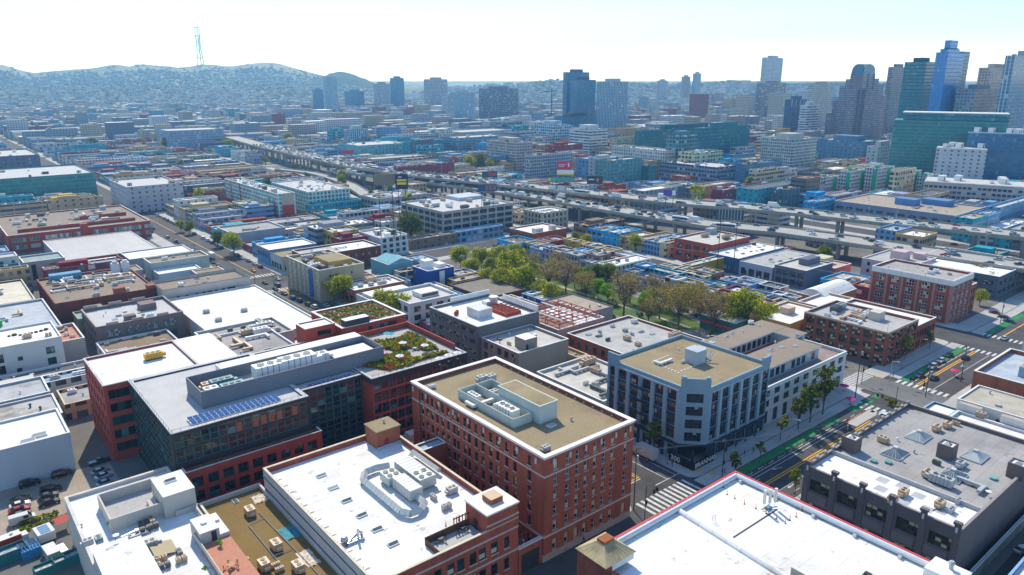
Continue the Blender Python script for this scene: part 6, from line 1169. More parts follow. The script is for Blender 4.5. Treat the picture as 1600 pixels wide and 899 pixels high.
# a domed hall and a tower crane far off
ax_, ay_, _z = gdir(803, 160); Dd = 2250; dx_, dy_ = ax_*Dd, ay_*Dd
DH = thing('domed_hall', 'distant domed civic hall left of the dark blue glass tower', 'building', (dx_, dy_, 0))
part(DH, 'wall', F_CREAM, lambda b: b.box(dx_-40, dy_-40, 0, dx_+40, dy_+40, 24), (.36, .4, .43)); part(DH, 'dome', surf('dome_lead', (.22, .27, .3), .7), lambda b: (b.cyl(dx_, dy_, 24, 46, 17, 14), b.ball((dx_, dy_, 46), 17, 0, 8, 1.2), b.cyl(dx_, dy_, 64, 80, 3, 8, 0, .6)))
ax_, ay_, _z = gdir(862, 160); cx_, cy_ = ax_*1500, ay_*1500; CRN = thing('tower_crane', 'tower crane standing left of the dark blue glass tower', 'crane', (cx_, cy_, 0))
part(CRN, 'mast', DSTEEL, lambda b: b.bar((cx_, cy_, 0), (cx_, cy_, 82), 1.3)); part(CRN, 'jib', DSTEEL, lambda b: b.bar((cx_-12, cy_+9, 78), (cx_+8, cy_-6, 79), .9))
# cluster of white flats with bright green ends
GRN = surf('bright_green_panel', (.01, .42, .2), .8, .08, .3)
for k, (xl, xf, xr, yt, c, lab) in enumerate(((1276, 1290, 1312, 278, 0, 'white flats with a green flank, leftmost of the green and white cluster'), (1312, 1330, 1358, 268, 1, 'white flats with blue roundel, second from left of the green and white cluster'), (1352, 1372, 1398, 264, 0, 'white flats with a wide green end wall, middle of the green and white cluster'), (1398, 1418, 1440, 270, 1, 'white flats with slim green balcony towers right of the wide green end wall'), (1434, 1448, 1468, 276, 0, 'white and red-based flats at the right end of the green and white cluster'))):
    r, (x0, x1, y0, y1, z) = city_tower(lab, xl, xf, xr, yt, 705+k*12, F_DENSE, (.6, .6, .6), 'green_white_flats')
    parts(r, 'green_end_panel', GRN, [lambda b: b.box(x0-.3, y0+.3, 4, x0-.02, y0+(y1-y0)*.35, z-2), lambda b: b.box(x0+(x1-x0)*.55, y0-.3, 4, x0+(x1-x0)*.8, y0-.02, z-1), lambda b: b.box(x0+1, y0+1, z+.17, x0+3.5, y0+3.5, z+2.6)])
# ------------------------------------------------------------------ the rest of the city, block by block
COLS = [('white', (.6, .6, .57)), ('cream', (.52, .44, .3)), ('pale grey', (.42, .43, .44)), ('mid grey', (.27, .28, .3)), ('blue-grey', (.18, .3, .44)), ('slate', (.12, .14, .18)), ('brick red', (.3, .07, .04)), ('maroon', (.2, .035, .045)), ('tan', (.42, .3, .18)), ('brown', (.2, .14, .1)), ('teal', (.05, .3, .36)), ('sky blue', (.07, .33, .56)), ('beige', (.46, .36, .24)), ('lilac grey', (.36, .34, .42)), ('ochre', (.45, .3, .08)), ('pink', (.55, .3, .29)), ('olive', (.25, .26, .16))]
sat = lambda c, k=1.35: tuple(max(.008, sum(c)/3+(q-sum(c)/3)*k) for q in c)
COLS = [(n_, sat(c)) for n_, c in COLS]
CW_ = [9, 8, 9, 7, 9, 4, 6, 3, 6, 4, 5, 4, 6, 4, 2, 2, 2]
ROOFS = [('white', (.8, .79, .77)), ('pale grey', (.5, .49, .48)), ('grey', (.36, .35, .34)), ('tan', (.4, .29, .17)), ('brown', (.26, .18, .11)), ('dark', (.12, .12, .125)), ('blue-grey', (.28, .38, .48))]
RW_ = [5, 7, 9, 6, 5, 5, 7]
PARK = (244, 250, 26, 86)    # centre and half axes
def blocked(x0, x1, y0, y1, m=.6):
    for a, b, c, d in REG:
        if x0 < b+m and x1 > a-m and y0 < d+m and y1 > c-m: return True
    for x in (x0, (x0+x1)/2, x1):
        for y in (y0, (y0+y1)/2, y1):
            if ((x-PARK[0])/PARK[2])**2+((y-PARK[1])/PARK[3])**2 < 1: return True
            if near_line(x, y, UPN, -3, 27) or near_line(x, y, LON, -3, 26) or near_line(x, y, SPL, -3, 15): return True
    if x0 < 252 and x1 > 234 and y0 < 158 and y1 > 75: return True
    if x0 < 36 and x1 > -40 and y1 > 100 and y0 < 212: return True      # the car yard
    return False
rf = random.Random(11); LOTS = []
MOREX = BX+[(XS[-1][1]+4.2+171*i, XS[-1][1]+4.2+171*i+150) for i in range(3)]
MOREY = BY+[(YS[-1][1]+4.2+267*i, YS[-1][1]+4.2+267*i+238) for i in range(2)]
for xa, xb in MOREX:
    for ya, yb in MOREY:
        if not any(visible(x, y, 0, 200) for x in (xa, xb) for y in (ya, (ya+yb)/2, yb)): continue
        rows_ = [(xa, (xa+xb)/2-3), ((xa+xb)/2+3, xb)]
        if abs(xa-151.7) < 1 and abs(ya-108.7) < 1: rows_ = [(151.7, 182), (184, 216), (270, 286), (287, 302)]
        for q, (ra, rb) in enumerate(rows_):
            y = ya
            while y < yb-9:
                D = math.hypot((ra+rb)/2, y); w = rf.uniform(7, 19) if D < 800 else rf.uniform(9, 24)
                w = min(w, yb-y)
                if yb-y-w < 8: w = yb-y
                dep = (rb-ra)
                parts_ = [(ra, rb)]
                if rf.random() < .75: mid = ra+dep*rf.uniform(.35, .65); parts_ = [(ra, mid-.4), (mid+.4, rb)]
                for a, b in parts_:
                    y2 = y+w-.4
                    if blocked(a, b, y, y2):
                        # try a smaller plot in the free half
                        c = (a+b)/2; ok = False
                        for a2, b2, c2, d2 in ((a, c-.4, y, y2), (c+.4, b, y, y2), (a, b, y, (y+y2)/2-.2), (a, b, (y+y2)/2+.2, y2), (a, c-.4, y, (y+y2)/2), (c+.4, b, (y+y2)/2, y2)):
                            if d2-c2 > 5 and b2-a2 > 5 and not blocked(a2, b2, c2, d2): a, b, y_, y2, ok = a2, b2, c2, d2, True; break
                        if not ok: continue
                    else: y_ = y
                    cx, cy = (a+b)/2, (y_+y2)/2
                    if not visible(cx, cy, 8, 60): continue
                    if rf.random() < .07: continue
                    LOTS.append((math.hypot(cx, cy), a, b, y_, y2))
                y += w
LOTS.sort()
LM = list(LAND)+[('the tree-filled park', (960, 450, 0)), ('the billboard by the ramp', (610, 285, 0)), ('the dark blue glass tower', (905, 170, 0)), ('the white-striped blue tower', (957, 170, 0)), ('the green glass slab', (1500, 230, 0)), ('the green and white flats', (1370, 300, 0)), ('the long grey office', (1090, 280, 0)), ('the cream balcony flats', (1235, 250, 0)), ('the red hall by the motorway', (660, 270, 0)), ('the upper motorway', (1150, 322, 0)), ('the lower motorway', (1000, 345, 0)), ('the blue-grey warehouse', (300, 210, 0)), ('the dark glass office', (60, 300, 0)), ('the pitched-attic flats', (230, 300, 0)), ('the billboard hotel', (860, 265, 0)), ('the beige brick flats', (795, 235, 0)), ('the convention hall', (1070, 215, 0)), ('the avenue trees', (365, 390, 0)), ('the yellow stepped flats', (1095, 250, 0)), ('the black-striped slab', (556, 215, 0)), ('the exhibition hall', (1320, 235, 0))]
used = set()
def describe(cn, st, rn, ex, p):
    near = sorted(LM, key=lambda q: (q[1][0]-p[0])**2+2.5*(q[1][1]-p[1])**2)[:4]
    stw = ['single-storey', 'two-storey', 'three-storey', 'four-storey', 'five-storey', 'six-storey', 'seven-storey', 'eight-storey'][max(0, min(7, st-1))]
    for nm, q in near:
        dx, dy = p[0]-q[0], p[1]-q[1]
        rel = ('right of' if dx > 0 else 'left of') if abs(dx) > 1.4*abs(dy) else ('just in front of' if dy > 0 else 'behind')
        for far in ('', 'well ', 'some way '):
            for e in ('', ex):
                s = f'{cn} {stw} building with {rn} roof{e} {far}{rel} {nm}' if not (far and rel.startswith('just')) else f'{cn} {stw} building with {rn} roof{e} in the foreground of {nm}'
                if far == '' and math.hypot(dx, dy) > 150: continue
                if s not in used and len(s.split()) <= 16: used.add(s); return s
    for k in ('a little', 'slightly', 'far', 'rather'):
        s = f'{cn} {stw} building with {rn} roof {k} to the side of {near[0][0]}'
        if s not in used: used.add(s); return s
    return s+' and smaller'
NIND = 860
CAPS = [(350, 545, 278, 545), (626, 803, 312, 462), (562, 660, 298, 560), (816, 890, 320, 490), (1405, 1590, 178, 840), (1480, 1640, 234, 800), (1468, 1640, 291, 690)]+[(q[1], q[3], q[4], q[5]) for q in TW if q[5] < 1100]+[(1276, 1468, 272, 705), (1312, 1545, 318, 540)]
CAPS = [(a, b, t, D, pr((gdir((a+b)/2)[0]*D, gdir((a+b)/2)[1]*D, 0))[1]) for a, b, t, D in CAPS]
def cap_height(D, x, y, h):
    px = pr((x, y, 0))[0]
    for a, b, t, Dt, base in CAPS:
        if a-8 < px < b+8 and D < Dt-5:
            lim = t+.72*(base-t)
            while h > 3.5 and pr((x, y, h))[1] < lim: h -= .5
    return h
STUFF = MB(); ROOFST = MB(); nfar = 0
for i, (D, a, b, c, d) in enumerate(LOTS):
    if i < NIND:
        cn, cc = rf.choices(COLS, CW_)[0]; rn, rc = rf.choices(ROOFS, RW_)[0]
        near = D < 330
        h = rf.uniform(4.5, 7) if near else rf.uniform(6, 13.5)
        if 265 <= a and b <= 306 and 105 < c < 348: h = rf.uniform(6.5, 10)
        elif b < 306 and 148 <= a and c < 348: h = rf.uniform(4.5, 6.5)
        elif 330 <= a and b < 420 and c < 348: h = rf.uniform(6, 9.5)
        elif a > 430 and D < 620: h = rf.uniform(9, 17)
        elif a > 480: h = rf.uniform(9, 22) if rf.random() < .8 else rf.uniform(20, 32)
        if a > 150 and b < 272 and 425 < c and d < 521: h = rf.uniform(3.6, 5)
        if D > 330: h = cap_height(D, (a+b)/2, (c+d)/2, h)
        st = max(1, round(h/3.4))
        fac = rf.choice((F_CREAM, F_SPARSE, F_SHOP, F_DENSE, F_SHOP, F_SPARSE, F_BAND, F_OFF)) if h > 6.5 else rf.choice((F_SPARSE, F_SHOP))
        p = pr(((a+b)/2, (c+d)/2, h))
        k = (rf.randint(5, 11) if D < 520 else rf.randint(3, 7)) if (b-a)*(d-c) > 200 else rf.randint(2, 5)
        hs = min(1.2, (b-a)*.1)
        ex = rf.choice((' and a stair hut', ' and a big duct', ' and a row of skylights'))
        r = bld('row_house' if (b-a)*(d-c) < 330 else 'workshop' if h < 8.5 else 'apartment_building' if fac in (F_CREAM, F_DENSE, F_SPARSE) else 'office_building', describe(cn, st, rn, ex, p), a, b, c, d, h, fac, cc, ROOF, rc, par=rf.uniform(.5, 1.0), pt=.3, cope=WALL, cc=tuple(min(.75, q*1.25+.06) for q in cc), reg=False)
        zr = r['zr']
        if ' and a ' in r['label']:
            kk = {'hut': 'stair_head', 'duct': 'duct_run', 'lights': 'skylight'}[[w for w in ('hut', 'duct', 'lights') if w in r['label']][0]]
            for q in range(4 if kk == 'skylight' else 1): unit(r, kk, (a+b)/2+(q-1.5)*3*(kk == 'skylight'), (c+d)/2, zr, 0, 'white', min(1.2, (b-a)/10))
        clutter(r, a, b, c, d, zr, k, rf)
        if rf.random() < .3 and b-a > 14: part(r, 'roof_patch', ROOF, lambda q: q.poly([(a+1, c+1, zr+.012), (a+(b-a)*.55, c+1, zr+.012), (a+(b-a)*.55, d-1, zr+.012), (a+1, d-1, zr+.012)]), rf.choice(ROOFS)[1])
        if rf.random() < .25 and b-a > 14: part(r, 'roof_storey', WALL, lambda q: q.box(a+(b-a)*.2, c+(d-c)*.25, zr, a+(b-a)*.55, c+(d-c)*.8, zr+rf.uniform(2.4, 3.4)), tuple(.9*q for q in cc))
    else:
        h = rf.uniform(7, 16) if rf.random() < .85 else rf.uniform(16, 34)
        if a > 700 and c < 1000: h *= 1.25
        STUFF.box(a, c, 0, b, d, h)
        x, y, s = rf.uniform(a+2, b-2), rf.uniform(c+2, d-2), rf.uniform(1.5, 4)
        ROOFST.box(x-s*.6, y-s, h, x+s*.6, y+s, h+s*.7)
# beyond the street grid: the flat city out to the foot of the hills
rg = random.Random(5)
for _ in range(5200):
    px = rg.uniform(-40, 1640); D = 1500+1250*rg.random()**.8
    x, y = polar(px, D)
    if x < 1700 and y < 2700 and any(False for _ in ()): continue
    if x < MOREX[-1][1] and y < MOREY[-1][1] and D < 1750: continue
    w, l = rg.uniform(7, 18), rg.uniform(7, 22); h = rg.uniform(7, 15) if rg.random() < .86 else rg.uniform(15, 38)
    if px > 950 and rg.random() < .5: h *= rg.uniform(1.2, 2.2)
    STUFF.box(x-w, y-l, 0, x+w, y+l, h)
    if rg.random() < .6: ROOFST.box(x-w*.4, y-l*.3, h, x+w*.2, y+l*.4, h+rg.uniform(2, 4))
PALC = [c for _, c in COLS]
def stuff_city():
    m, t, bs = nt('distant_city_walls')
    g = nd(t, 'ShaderNodeNewGeometry'); r = g.outputs['Random Per Island']
    wall = ramp(t, r, [(i/14, sat(c, 1.5)) for i, c in enumerate([(.55, .55, .53), (.42, .42, .42), (.5, .45, .36), (.26, .28, .31), (.24, .32, .4), (.58, .57, .55), (.22, .08, .07), (.4, .33, .25), (.12, .27, .33), (.46, .4, .33), (.14, .16, .2), (.5, .5, .53), (.3, .36, .42), (.36, .3, .28)])], True)
    roof = ramp(t, math_(t, 'FRACT', math_(t, 'MULTIPLY', r, 53.7)), [(i/8, c) for i, c in enumerate([(.8, .79, .77), (.4, .4, .4), (.25, .25, .26), (.33, .29, .24), (.52, .51, .5), (.14, .14, .15), (.22, .18, .15), (.3, .36, .42)])], True)
    sp = nd(t, 'ShaderNodeSeparateXYZ'); ln(t, g.outputs['Position'], sp.inputs[0]); sn = nd(t, 'ShaderNodeSeparateXYZ'); ln(t, g.outputs['Normal'], sn.inputs[0])
    ax = math_(t, 'GREATER_THAN', math_(t, 'ABSOLUTE', sn.outputs[0]), .5); up = math_(t, 'GREATER_THAN', sn.outputs[2], .5)
    mx = nd(t, 'ShaderNodeMix'); ln(t, ax, mx.inputs[0]); ln(t, sp.outputs[0], mx.inputs[2]); ln(t, sp.outputs[1], mx.inputs[3])
    win = math_(t, 'MULTIPLY', math_(t, 'LESS_THAN', math_(t, 'FRACT', math_(t, 'DIVIDE', mx.outputs[0], 4.2)), .55), math_(t, 'LESS_THAN', math_(t, 'FRACT', math_(t, 'DIVIDE', sp.outputs[2], 3.6)), .5))
    c = mixc(t, win, wall, (.07, .1, .13)); c = mixc(t, up, c, roof)
    ln(t, c, bs.inputs['Base Color']); bs.inputs['Roughness'].default_value = .8
    return m
SC = stuff_city()
tag(STUFF.build('distant_city', [SC]), kind='stuff'); tag(ROOFST.build('distant_roof_huts', [SC]), kind='stuff')
# ------------------------------------------------------------------ vehicles
PAINT = plain('car_paint', None, .28, .15, .6); CGL = plain('car_glass', (.01, .015, .02), .05, 0, .9); LAMP = plain('lamp_lens', (.7, .68, .6), .2); RLAMP = plain('tail_lens', (.35, .01, .01), .3)
def prof(b, pts, y, m, side=True, ins=0.0, z0=None):
    """extrude a side outline; ins draws the top in"""
    n = len(pts); zt = max(p[1] for p in pts); zb = min(p[1] for p in pts)
    def Y(z): return y-ins*((z-zb)/(zt-zb) if zt > zb else 0)
    for s in (-1, 1): b.poly([(p[0], s*Y(p[1]), p[1]) for p in (pts if s < 0 else pts[::-1])], m)
    for i in range(n):
        a, c = pts[i], pts[(i+1) % n]
        b.poly([(a[0], -Y(a[1]), a[1]), (a[0], Y(a[1]), a[1]), (c[0], Y(c[1]), c[1]), (c[0], -Y(c[1]), c[1])], m)
def car_pieces(kind):
    body, gl, lamps, wheels = MB(), MB(), MB(), []
    if kind == 'sedan':
        prof(body, [(-2.2, .3), (-2.28, .62), (-2.15, .92), (-1.5, 1.0), (.95, .96), (1.95, .8), (2.25, .58), (2.2, .3)], .9, 0, ins=.1)
        prof(gl, [(-1.75, .99), (-1.05, 1.42), (.25, 1.42), (1.05, .96)], .79, 1, ins=.14); body.box(-1.0, -.6, 1.424, .2, .6, 1.46, 0)
        L = 2.2; wx = 1.38
    elif kind == 'suv':
        prof(body, [(-2.3, .35), (-2.36, .8), (-2.3, 1.1), (1.0, 1.08), (2.05, .98), (2.35, .7), (2.3, .35)], .95, 0, ins=.08)
        prof(gl, [(-2.25, 1.09), (-2.0, 1.62), (.3, 1.66), (1.05, 1.08)], .86, 1, ins=.12); body.box(-1.95, -.7, 1.664, .25, .7, 1.74, 0)
        L = 2.3; wx = 1.42
    elif kind == 'van':
        prof(body, [(-2.7, .35), (-2.75, 2.0), (-2.6, 2.2), (1.2, 2.15), (1.95, 1.3), (2.6, 1.1), (2.7, .5), (2.65, .35)], .98, 0, ins=.08)
        gl.poly([(1.25, -.82, 2.1), (1.25, .82, 2.1), (1.97, .9, 1.34), (1.97, -.9, 1.34)], 1); gl.box(.2, -.995, 1.3, 1.2, -.96, 1.9, 1); gl.box(.2, .96, 1.3, 1.2, .995, 1.9, 1)
        L = 2.6; wx = 1.7
    elif kind == 'pickup':
        prof(body, [(-2.7, .4), (-2.75, 1.0), (.9, 1.05), (2.2, .98), (2.6, .7), (2.55, .4)], .97, 0, ins=.05)
        prof(gl, [(-.7, 1.05), (-.5, 1.65), (.5, 1.65), (1.2, 1.05)], .86, 1, ins=.1); body.box(-.5, -.72, 1.654, .45, .72, 1.72, 0); gl.box(-2.55, -.75, 1.03, -.9, .75, 1.065, 1)
        L = 2.5; wx = 1.6
    elif kind == 'truck':
        body.box(-4.4, -1.2, 1.0, 1.4, 1.2, 3.6, 0); prof(body, [(1.5, .5), (1.5, 2.6), (2.6, 2.5), (2.9, 1.5), (3.6, 1.3), (3.7, .5)], 1.1, 0, ins=.08); gl.poly([(2.64, -.95, 2.4), (2.64, .95, 2.4), (2.92, 1, 1.55), (2.92, -1, 1.55)], 1); body.box(-4.3, -.9, .6, 1.5, .9, 1.0, 0)
        L = 3.6; wx = 2.7
    elif kind == 'bus':
        body.box(-6, -1.25, .4, 6, 1.25, 3.1, 0); gl.box(-5.8, -1.27, 1.5, 5.7, -1.252, 2.6, 1); gl.box(-5.8, 1.252, 1.5, 5.7, 1.27, 2.6, 1); gl.box(6.002, -1.1, 1.2, 6.03, 1.1, 2.7, 1); body.box(-4, -.9, 3.102, 3, .9, 3.3, 0)
        L = 6; wx = 4
    r = .34 if kind in ('sedan', 'suv') else .42
    W_ = {'truck': 1.1, 'bus': 1.15}.get(kind, .8)
    for x in (-wx, wx):
        for s in (-1, 1):
            w = MB()
            n = 10
            for yy, q in ((s*(W_-.08), 1), (s*(W_+.13), 0)):
                pts = [(x+r*math.cos(2*PI*i/n), yy, r+r*math.sin(2*PI*i/n)) for i in range(n)]
                w.poly(pts, 2)
            for i in range(n):
                a, c = 2*PI*i/n, 2*PI*(i+1)/n
                w.poly([(x+r*math.cos(a), s*(W_-.08), r+r*math.sin(a)), (x+r*math.cos(c), s*(W_-.08), r+r*math.sin(c)), (x+r*math.cos(c), s*(W_+.13), r+r*math.sin(c)), (x+r*math.cos(a), s*(W_+.13), r+r*math.sin(a))], 2)
            w.poly([(x+r*.55*math.cos(2*PI*i/8), s*(W_+.14), r+r*.55*math.sin(2*PI*i/8)) for i in range(8)], 3)
            wheels.append(w)
    for s in (-1, 1): lamps.box(L-.05, s*.5-.18, .55, L+.06, s*.5+.18, .72, 3); lamps.box(-L-.1, s*.6-.15, .62, -L+.02, s*.6+.15, .85, 4)
    return body, gl, lamps, wheels
CM = [PAINT, CGL, BLACK, LAMP, RLAMP]
CARMESH = {}; CARTHING = {}
for k in ('sedan', 'suv', 'van', 'pickup', 'truck', 'bus'):
    bd_, gl__, lp, wh = car_pieces(k)
    al = MB()
    for q in [bd_, gl__, lp]+wh:
        n = len(al.v); al.v += q.v; al.f += [tuple(n+i for i in f) for f in q.f]; al.m += q.m
    CARMESH[k] = al.mesh(k, CM)
    CARTHING[k] = (bd_.mesh(k+'_body', CM), gl__.mesh(k+'_windows', CM), [w.mesh('wheel', CM) for w in wh], lp.mesh('lights', CM))
CCOL = [('white', (.72, .72, .71)), ('silver', (.42, .43, .44)), ('black', (.014, .014, .016)), ('grey', (.13, .135, .14)), ('dark blue', (.02, .05, .14)), ('red', (.36, .02, .025)), ('pale blue', (.25, .36, .46))]
KN = {'sedan': 'car', 'suv': 'car', 'van': 'van', 'pickup': 'pickup truck', 'truck': 'lorry', 'bus': 'bus'}
def near_car(kind, col, loc, rz, label, group=None):
    bm_, gm, wm, lm = CARTHING[kind]
    r = thing('parked_'+kind if kind != 'truck' else 'box_truck', label, KN[kind], loc, group, rz)
    put('body', bm_, r, col); put('windows', gm, r)
    for w in wm: put('wheel', w, r)
    put('lights', lm, r); return r
rc_ = random.Random(21)
def deck_cars(pl, w, z, seg, dens, where):
    """cars in lanes along a deck; seg limits the y range"""
    for k in range(5):
        P = offs(pl, w*(k+.5)/5); carry = rc_.uniform(0, 20)
        for i in range(len(P)-1):
            a, b = Vector(P[i]), Vector(P[i+1]); l = (b-a).length; s = carry
            while s < l:
                p = a.lerp(b, s/l)
                if seg[0] < p.y < seg[1]:
                    kind = rc_.choices(('sedan', 'suv', 'van', 'pickup', 'truck', 'bus'), (9, 7, 2, 2, 1, .3))[0]; cn, cc = rc_.choices(CCOL, (8, 5, 5, 5, 2, 1.6, 1))[0]
                    if kind in ('truck', 'bus'): cn, cc = 'white', (.7, .7, .7)
                    d = (b-a).normalized()
                    o_ = put('moving_'+kind if kind not in ('truck',) else 'box_truck', CARMESH[kind], None, cc, (p.x, p.y, z+.01), math.atan2(d.y, d.x)+(PI if where == 'nearer' else 0))
                    tag(o_, f'{cn} {KN[kind]} among the traffic on the {where} motorway deck', KN[kind], f'{cn} {KN[kind]}s on the {where} motorway deck')
                s += rc_.uniform(.55, 1.6)*dens*(1.6 if kind in ('truck', 'bus') else 1) if seg[0] < p.y < seg[1] else 12
            carry = s-l
deck_cars(UPN, 23, 15, (480, 1000), 12, 'farther'); deck_cars(UPN, 23, 15, (100, 480), 21, 'farther')
deck_cars(LON, 22, 11, (300, 700), 15, 'nearer'); deck_cars(LON, 22, 11, (110, 300), 25, 'nearer')
# parked and waiting cars one can point at: kind, colour, pixel of the wheels, heading, words
ROW = [
 ('suv', (.015, .015, .02), (47, 759), 0, 'dark red-black car parked nearest the blank depot wall, left of two', 0), ('suv', (.06, .01, .015), (97, 744), 0, 'dark maroon car parked nearest the blank depot wall, right of two', 0),
 ('sedan', (.12, .1, .07), (33, 783), 0, 'dark car with sandy bonnet at the top of the left car row in the yard', 0), ('sedan', (.7, .7, .69), (32, 792), 0, 'white topped car second from top of the left car row', 0), ('sedan', (.35, .02, .025), (31, 800), 0, 'black car with red bonnet in the middle of the left car row', 0), ('sedan', (.1, .11, .12), (34, 808), 0, 'grey car second from bottom of the left car row', 0), ('van', (.6, .6, .58), (36, 816), 0, 'pale van at the bottom of the left car row in the yard', 0),
 ('suv', (.012, .014, .018), (80, 768), 0, 'black estate car at the top of the right car row in the yard', 0), ('sedan', (.05, .06, .07), (76, 778), 0, 'dark grey car in the middle of the right car row', 0), ('sedan', (.012, .02, .025), (78, 788), 0, 'black glossy car at the bottom of the right car row', 0),
 ('pickup', (.03, .03, .035), (156, 724), .1, 'dark pickup truck in the shade beside the red loft block', 0), ('sedan', (.3, .31, .32), (157, 739), .25, 'dull silver car in the shade, middle of three by the red loft block', 0), ('sedan', (.55, .56, .57), (163, 746), .25, 'bright silver car in the shade in front of the red loft block', 0), ('sedan', (.2, .36, .5), (166, 757), .15, 'pale blue car half hidden behind the white apartment roof', 0),
 ('truck', (.55, .55, .52), (1004, 712), PI/2, 'box truck with scribbled grey sides parked below the arched building', 0),
 ('suv', (.7, .7, .7), (1311, 570), PI/2, 'white car parked in the side street by the orange brick warehouse', 0),
 ('sedan', (.02, .03, .05), (1437, 588), PI, 'dark blue car leading the queue at the crossing', 0), ('suv', (.35, .37, .38), (1457, 575), PI, 'grey car second in the queue before the crossing', 0), ('sedan', (.6, .6, .6), (1470, 565), PI, 'white car third in the queue before the crossing', 0), ('sedan', (.015, .015, .015), (1482, 556), PI, 'black car last in the queue before the crossing', 0),
 ('sedan', (.02, .02, .025), (1508, 560), 0, 'black car driving away beyond the crossing', 0), ('sedan', (.03, .06, .1), (1459, 592), 0, 'blue car half hidden by the white flats at the crossing', 0), ('suv', (.65, .65, .64), (1384, 652), 0, 'white and black taxi waiting at the crossing beside the taupe building', 0),
 ('sedan', (.5, .52, .5), (1596, 862), -.2, 'silver hatchback in the yellow-lined car park, bottom right', 0),
 ('sedan', (.5, .5, .5), (434, 437), PI/2, 'white car crossing in front of the corner shop', 0), ('sedan', (.02, .04, .03), (414, 443), PI/2, 'dark green car left of the avenue crossing', 0), ('suv', (.1, .1, .1), (434, 447), PI/2, 'grey car in the middle of the avenue crossing', 0), ('sedan', (.015, .03, .02), (430, 453), PI/2, 'dark car just past the avenue crossing', 0), ('sedan', (.04, .04, .05), (444, 460), PI/2, 'dark grey car on the avenue by the yellow hatching', 0), ('suv', (.02, .09, .28), (457, 467), PI/2, 'bright blue car on the avenue by the yellow hatching', 0), ('suv', (.02, .02, .022), (468, 471), PI/2, 'black car following the bright blue one', 0), ('suv', (.03, .03, .03), (481, 477), PI/2, 'second black car farther down the avenue', 0), ('suv', (.6, .6, .6), (491, 481), PI/2, 'white van-like car by the two rounded street trees', 0), ('sedan', (.5, .5, .52), (510, 478), PI/2, 'silver car parked by the two rounded street trees', 0),
 ('truck', (.62, .64, .64), (330, 403), PI/2, 'white delivery truck on the avenue by the grey-green block', 0), ('sedan', (.6, .35, .02), (396, 424), PI/2, 'yellow taxi on the avenue', 0),
 ('sedan', (.3, .02, .03), (1554, 490), PI/2, 'red car parked at the far right avenue kerb', 0), ('sedan', (.02, .03, .04), (1568, 497), PI/2, 'dark car beside the red one at the far right kerb', 0), ('sedan', (.03, .1, .16), (1576, 503), PI/2, 'blue car turning at the far right crossing', 0), ('sedan', (.6, .6, .6), (1569, 530), 0, 'white car waiting at the far right crossing', 0),
 ('van', (.68, .68, .68), (1578, 398), PI/2, 'white van below the upper motorway, right edge', 0), ('suv', (.6, .6, .6), (1550, 392), PI/2, 'white car left of the white van below the motorway', 0), ('sedan', (.3, .02, .05), (1490, 383), PI/2, 'dark red car below the upper motorway', 0)]
for kind, col, (px, py), rz, lab, z in ROW:
    p = at(px, py, .15); near_car(kind, col, (p.x, p.y, .012 if (77 < p.y < 105 or 119 < p.x < 148) else .15), rz, lab)
for i, (t, lane) in enumerate([(y, x) for y in range(384, 612, 9) for x in (125.3, 142.2)]):
    if rc_.random() < .75:
        cn, cc = rc_.choices(CCOL, (8, 5, 5, 5, 2, 1.6, 1))[0]
        tag(put('kerbside_car', CARMESH[rc_.choice(('sedan', 'suv'))], None, cc, (lane, t, .012), PI/2), f'{cn} car parked along the far part of the avenue', 'car', f'{cn} cars parked along the far avenue')
for i in range(30):
    t = rc_.uniform(160, 330); s = rc_.choice((-1, 1)); cn, cc = rc_.choices(CCOL, (8, 5, 5, 5, 2, 1.6, 1))[0]
    x = PARK[0]+s*19.5*math.sqrt(max(.1, 1-((t-250)/86)**2))
    tag(put('kerbside_car', CARMESH[rc_.choice(('sedan', 'suv'))], None, cc, (x, t, .16), PI/2), f'{cn} car parked on the loop road round the park', 'car', f'{cn} cars parked round the park')
# ------------------------------------------------------------------ trees
def leaves(name, stops, tintable=True):
    m, t, b = nt(name); g = nd(t, 'ShaderNodeNewGeometry'); oc = nd(t, 'ShaderNodeTexCoord').outputs['Object']
    f = math_(t, 'ADD', math_(t, 'MULTIPLY', g.outputs['Random Per Island'], .5), math_(t, 'MULTIPLY', noise(t, oc, .55, 2), .5))
    c = ramp(t, f, stops); oi = nd(t, 'ShaderNodeObjectInfo')
    c = mixc(t, 1.0, c, oi.outputs['Color'], 'MULTIPLY')
    ln(t, c, b.inputs['Base Color']); b.inputs['Roughness'].default_value = .7; b.inputs['Specular IOR Level'].default_value = .2
    tr = nd(t, 'ShaderNodeBsdfTranslucent'); ln(t, c, tr.inputs[0]); mx = nd(t, 'ShaderNodeMixShader'); mx.inputs[0].default_value = .62
    out = [n for n in t.nodes if n.type == 'OUTPUT_MATERIAL'][0]
    ln(t, b.outputs[0], mx.inputs[1]); ln(t, tr.outputs[0], mx.inputs[2]); ln(t, mx.outputs[0], out.inputs[0]); return m
LEAF = leaves('leaves', [(.25, (.05, .085, .01)), (.5, (.2, .25, .014)), (.75, (.42, .44, .02))])
TWIG = leaves('twigs', [(.25, (.17, .125, .06)), (.5, (.36, .27, .13)), (.75, (.42, .4, .1))])
BARK = surf('bark', (.11, .08, .055), .95, .25, 1.5)
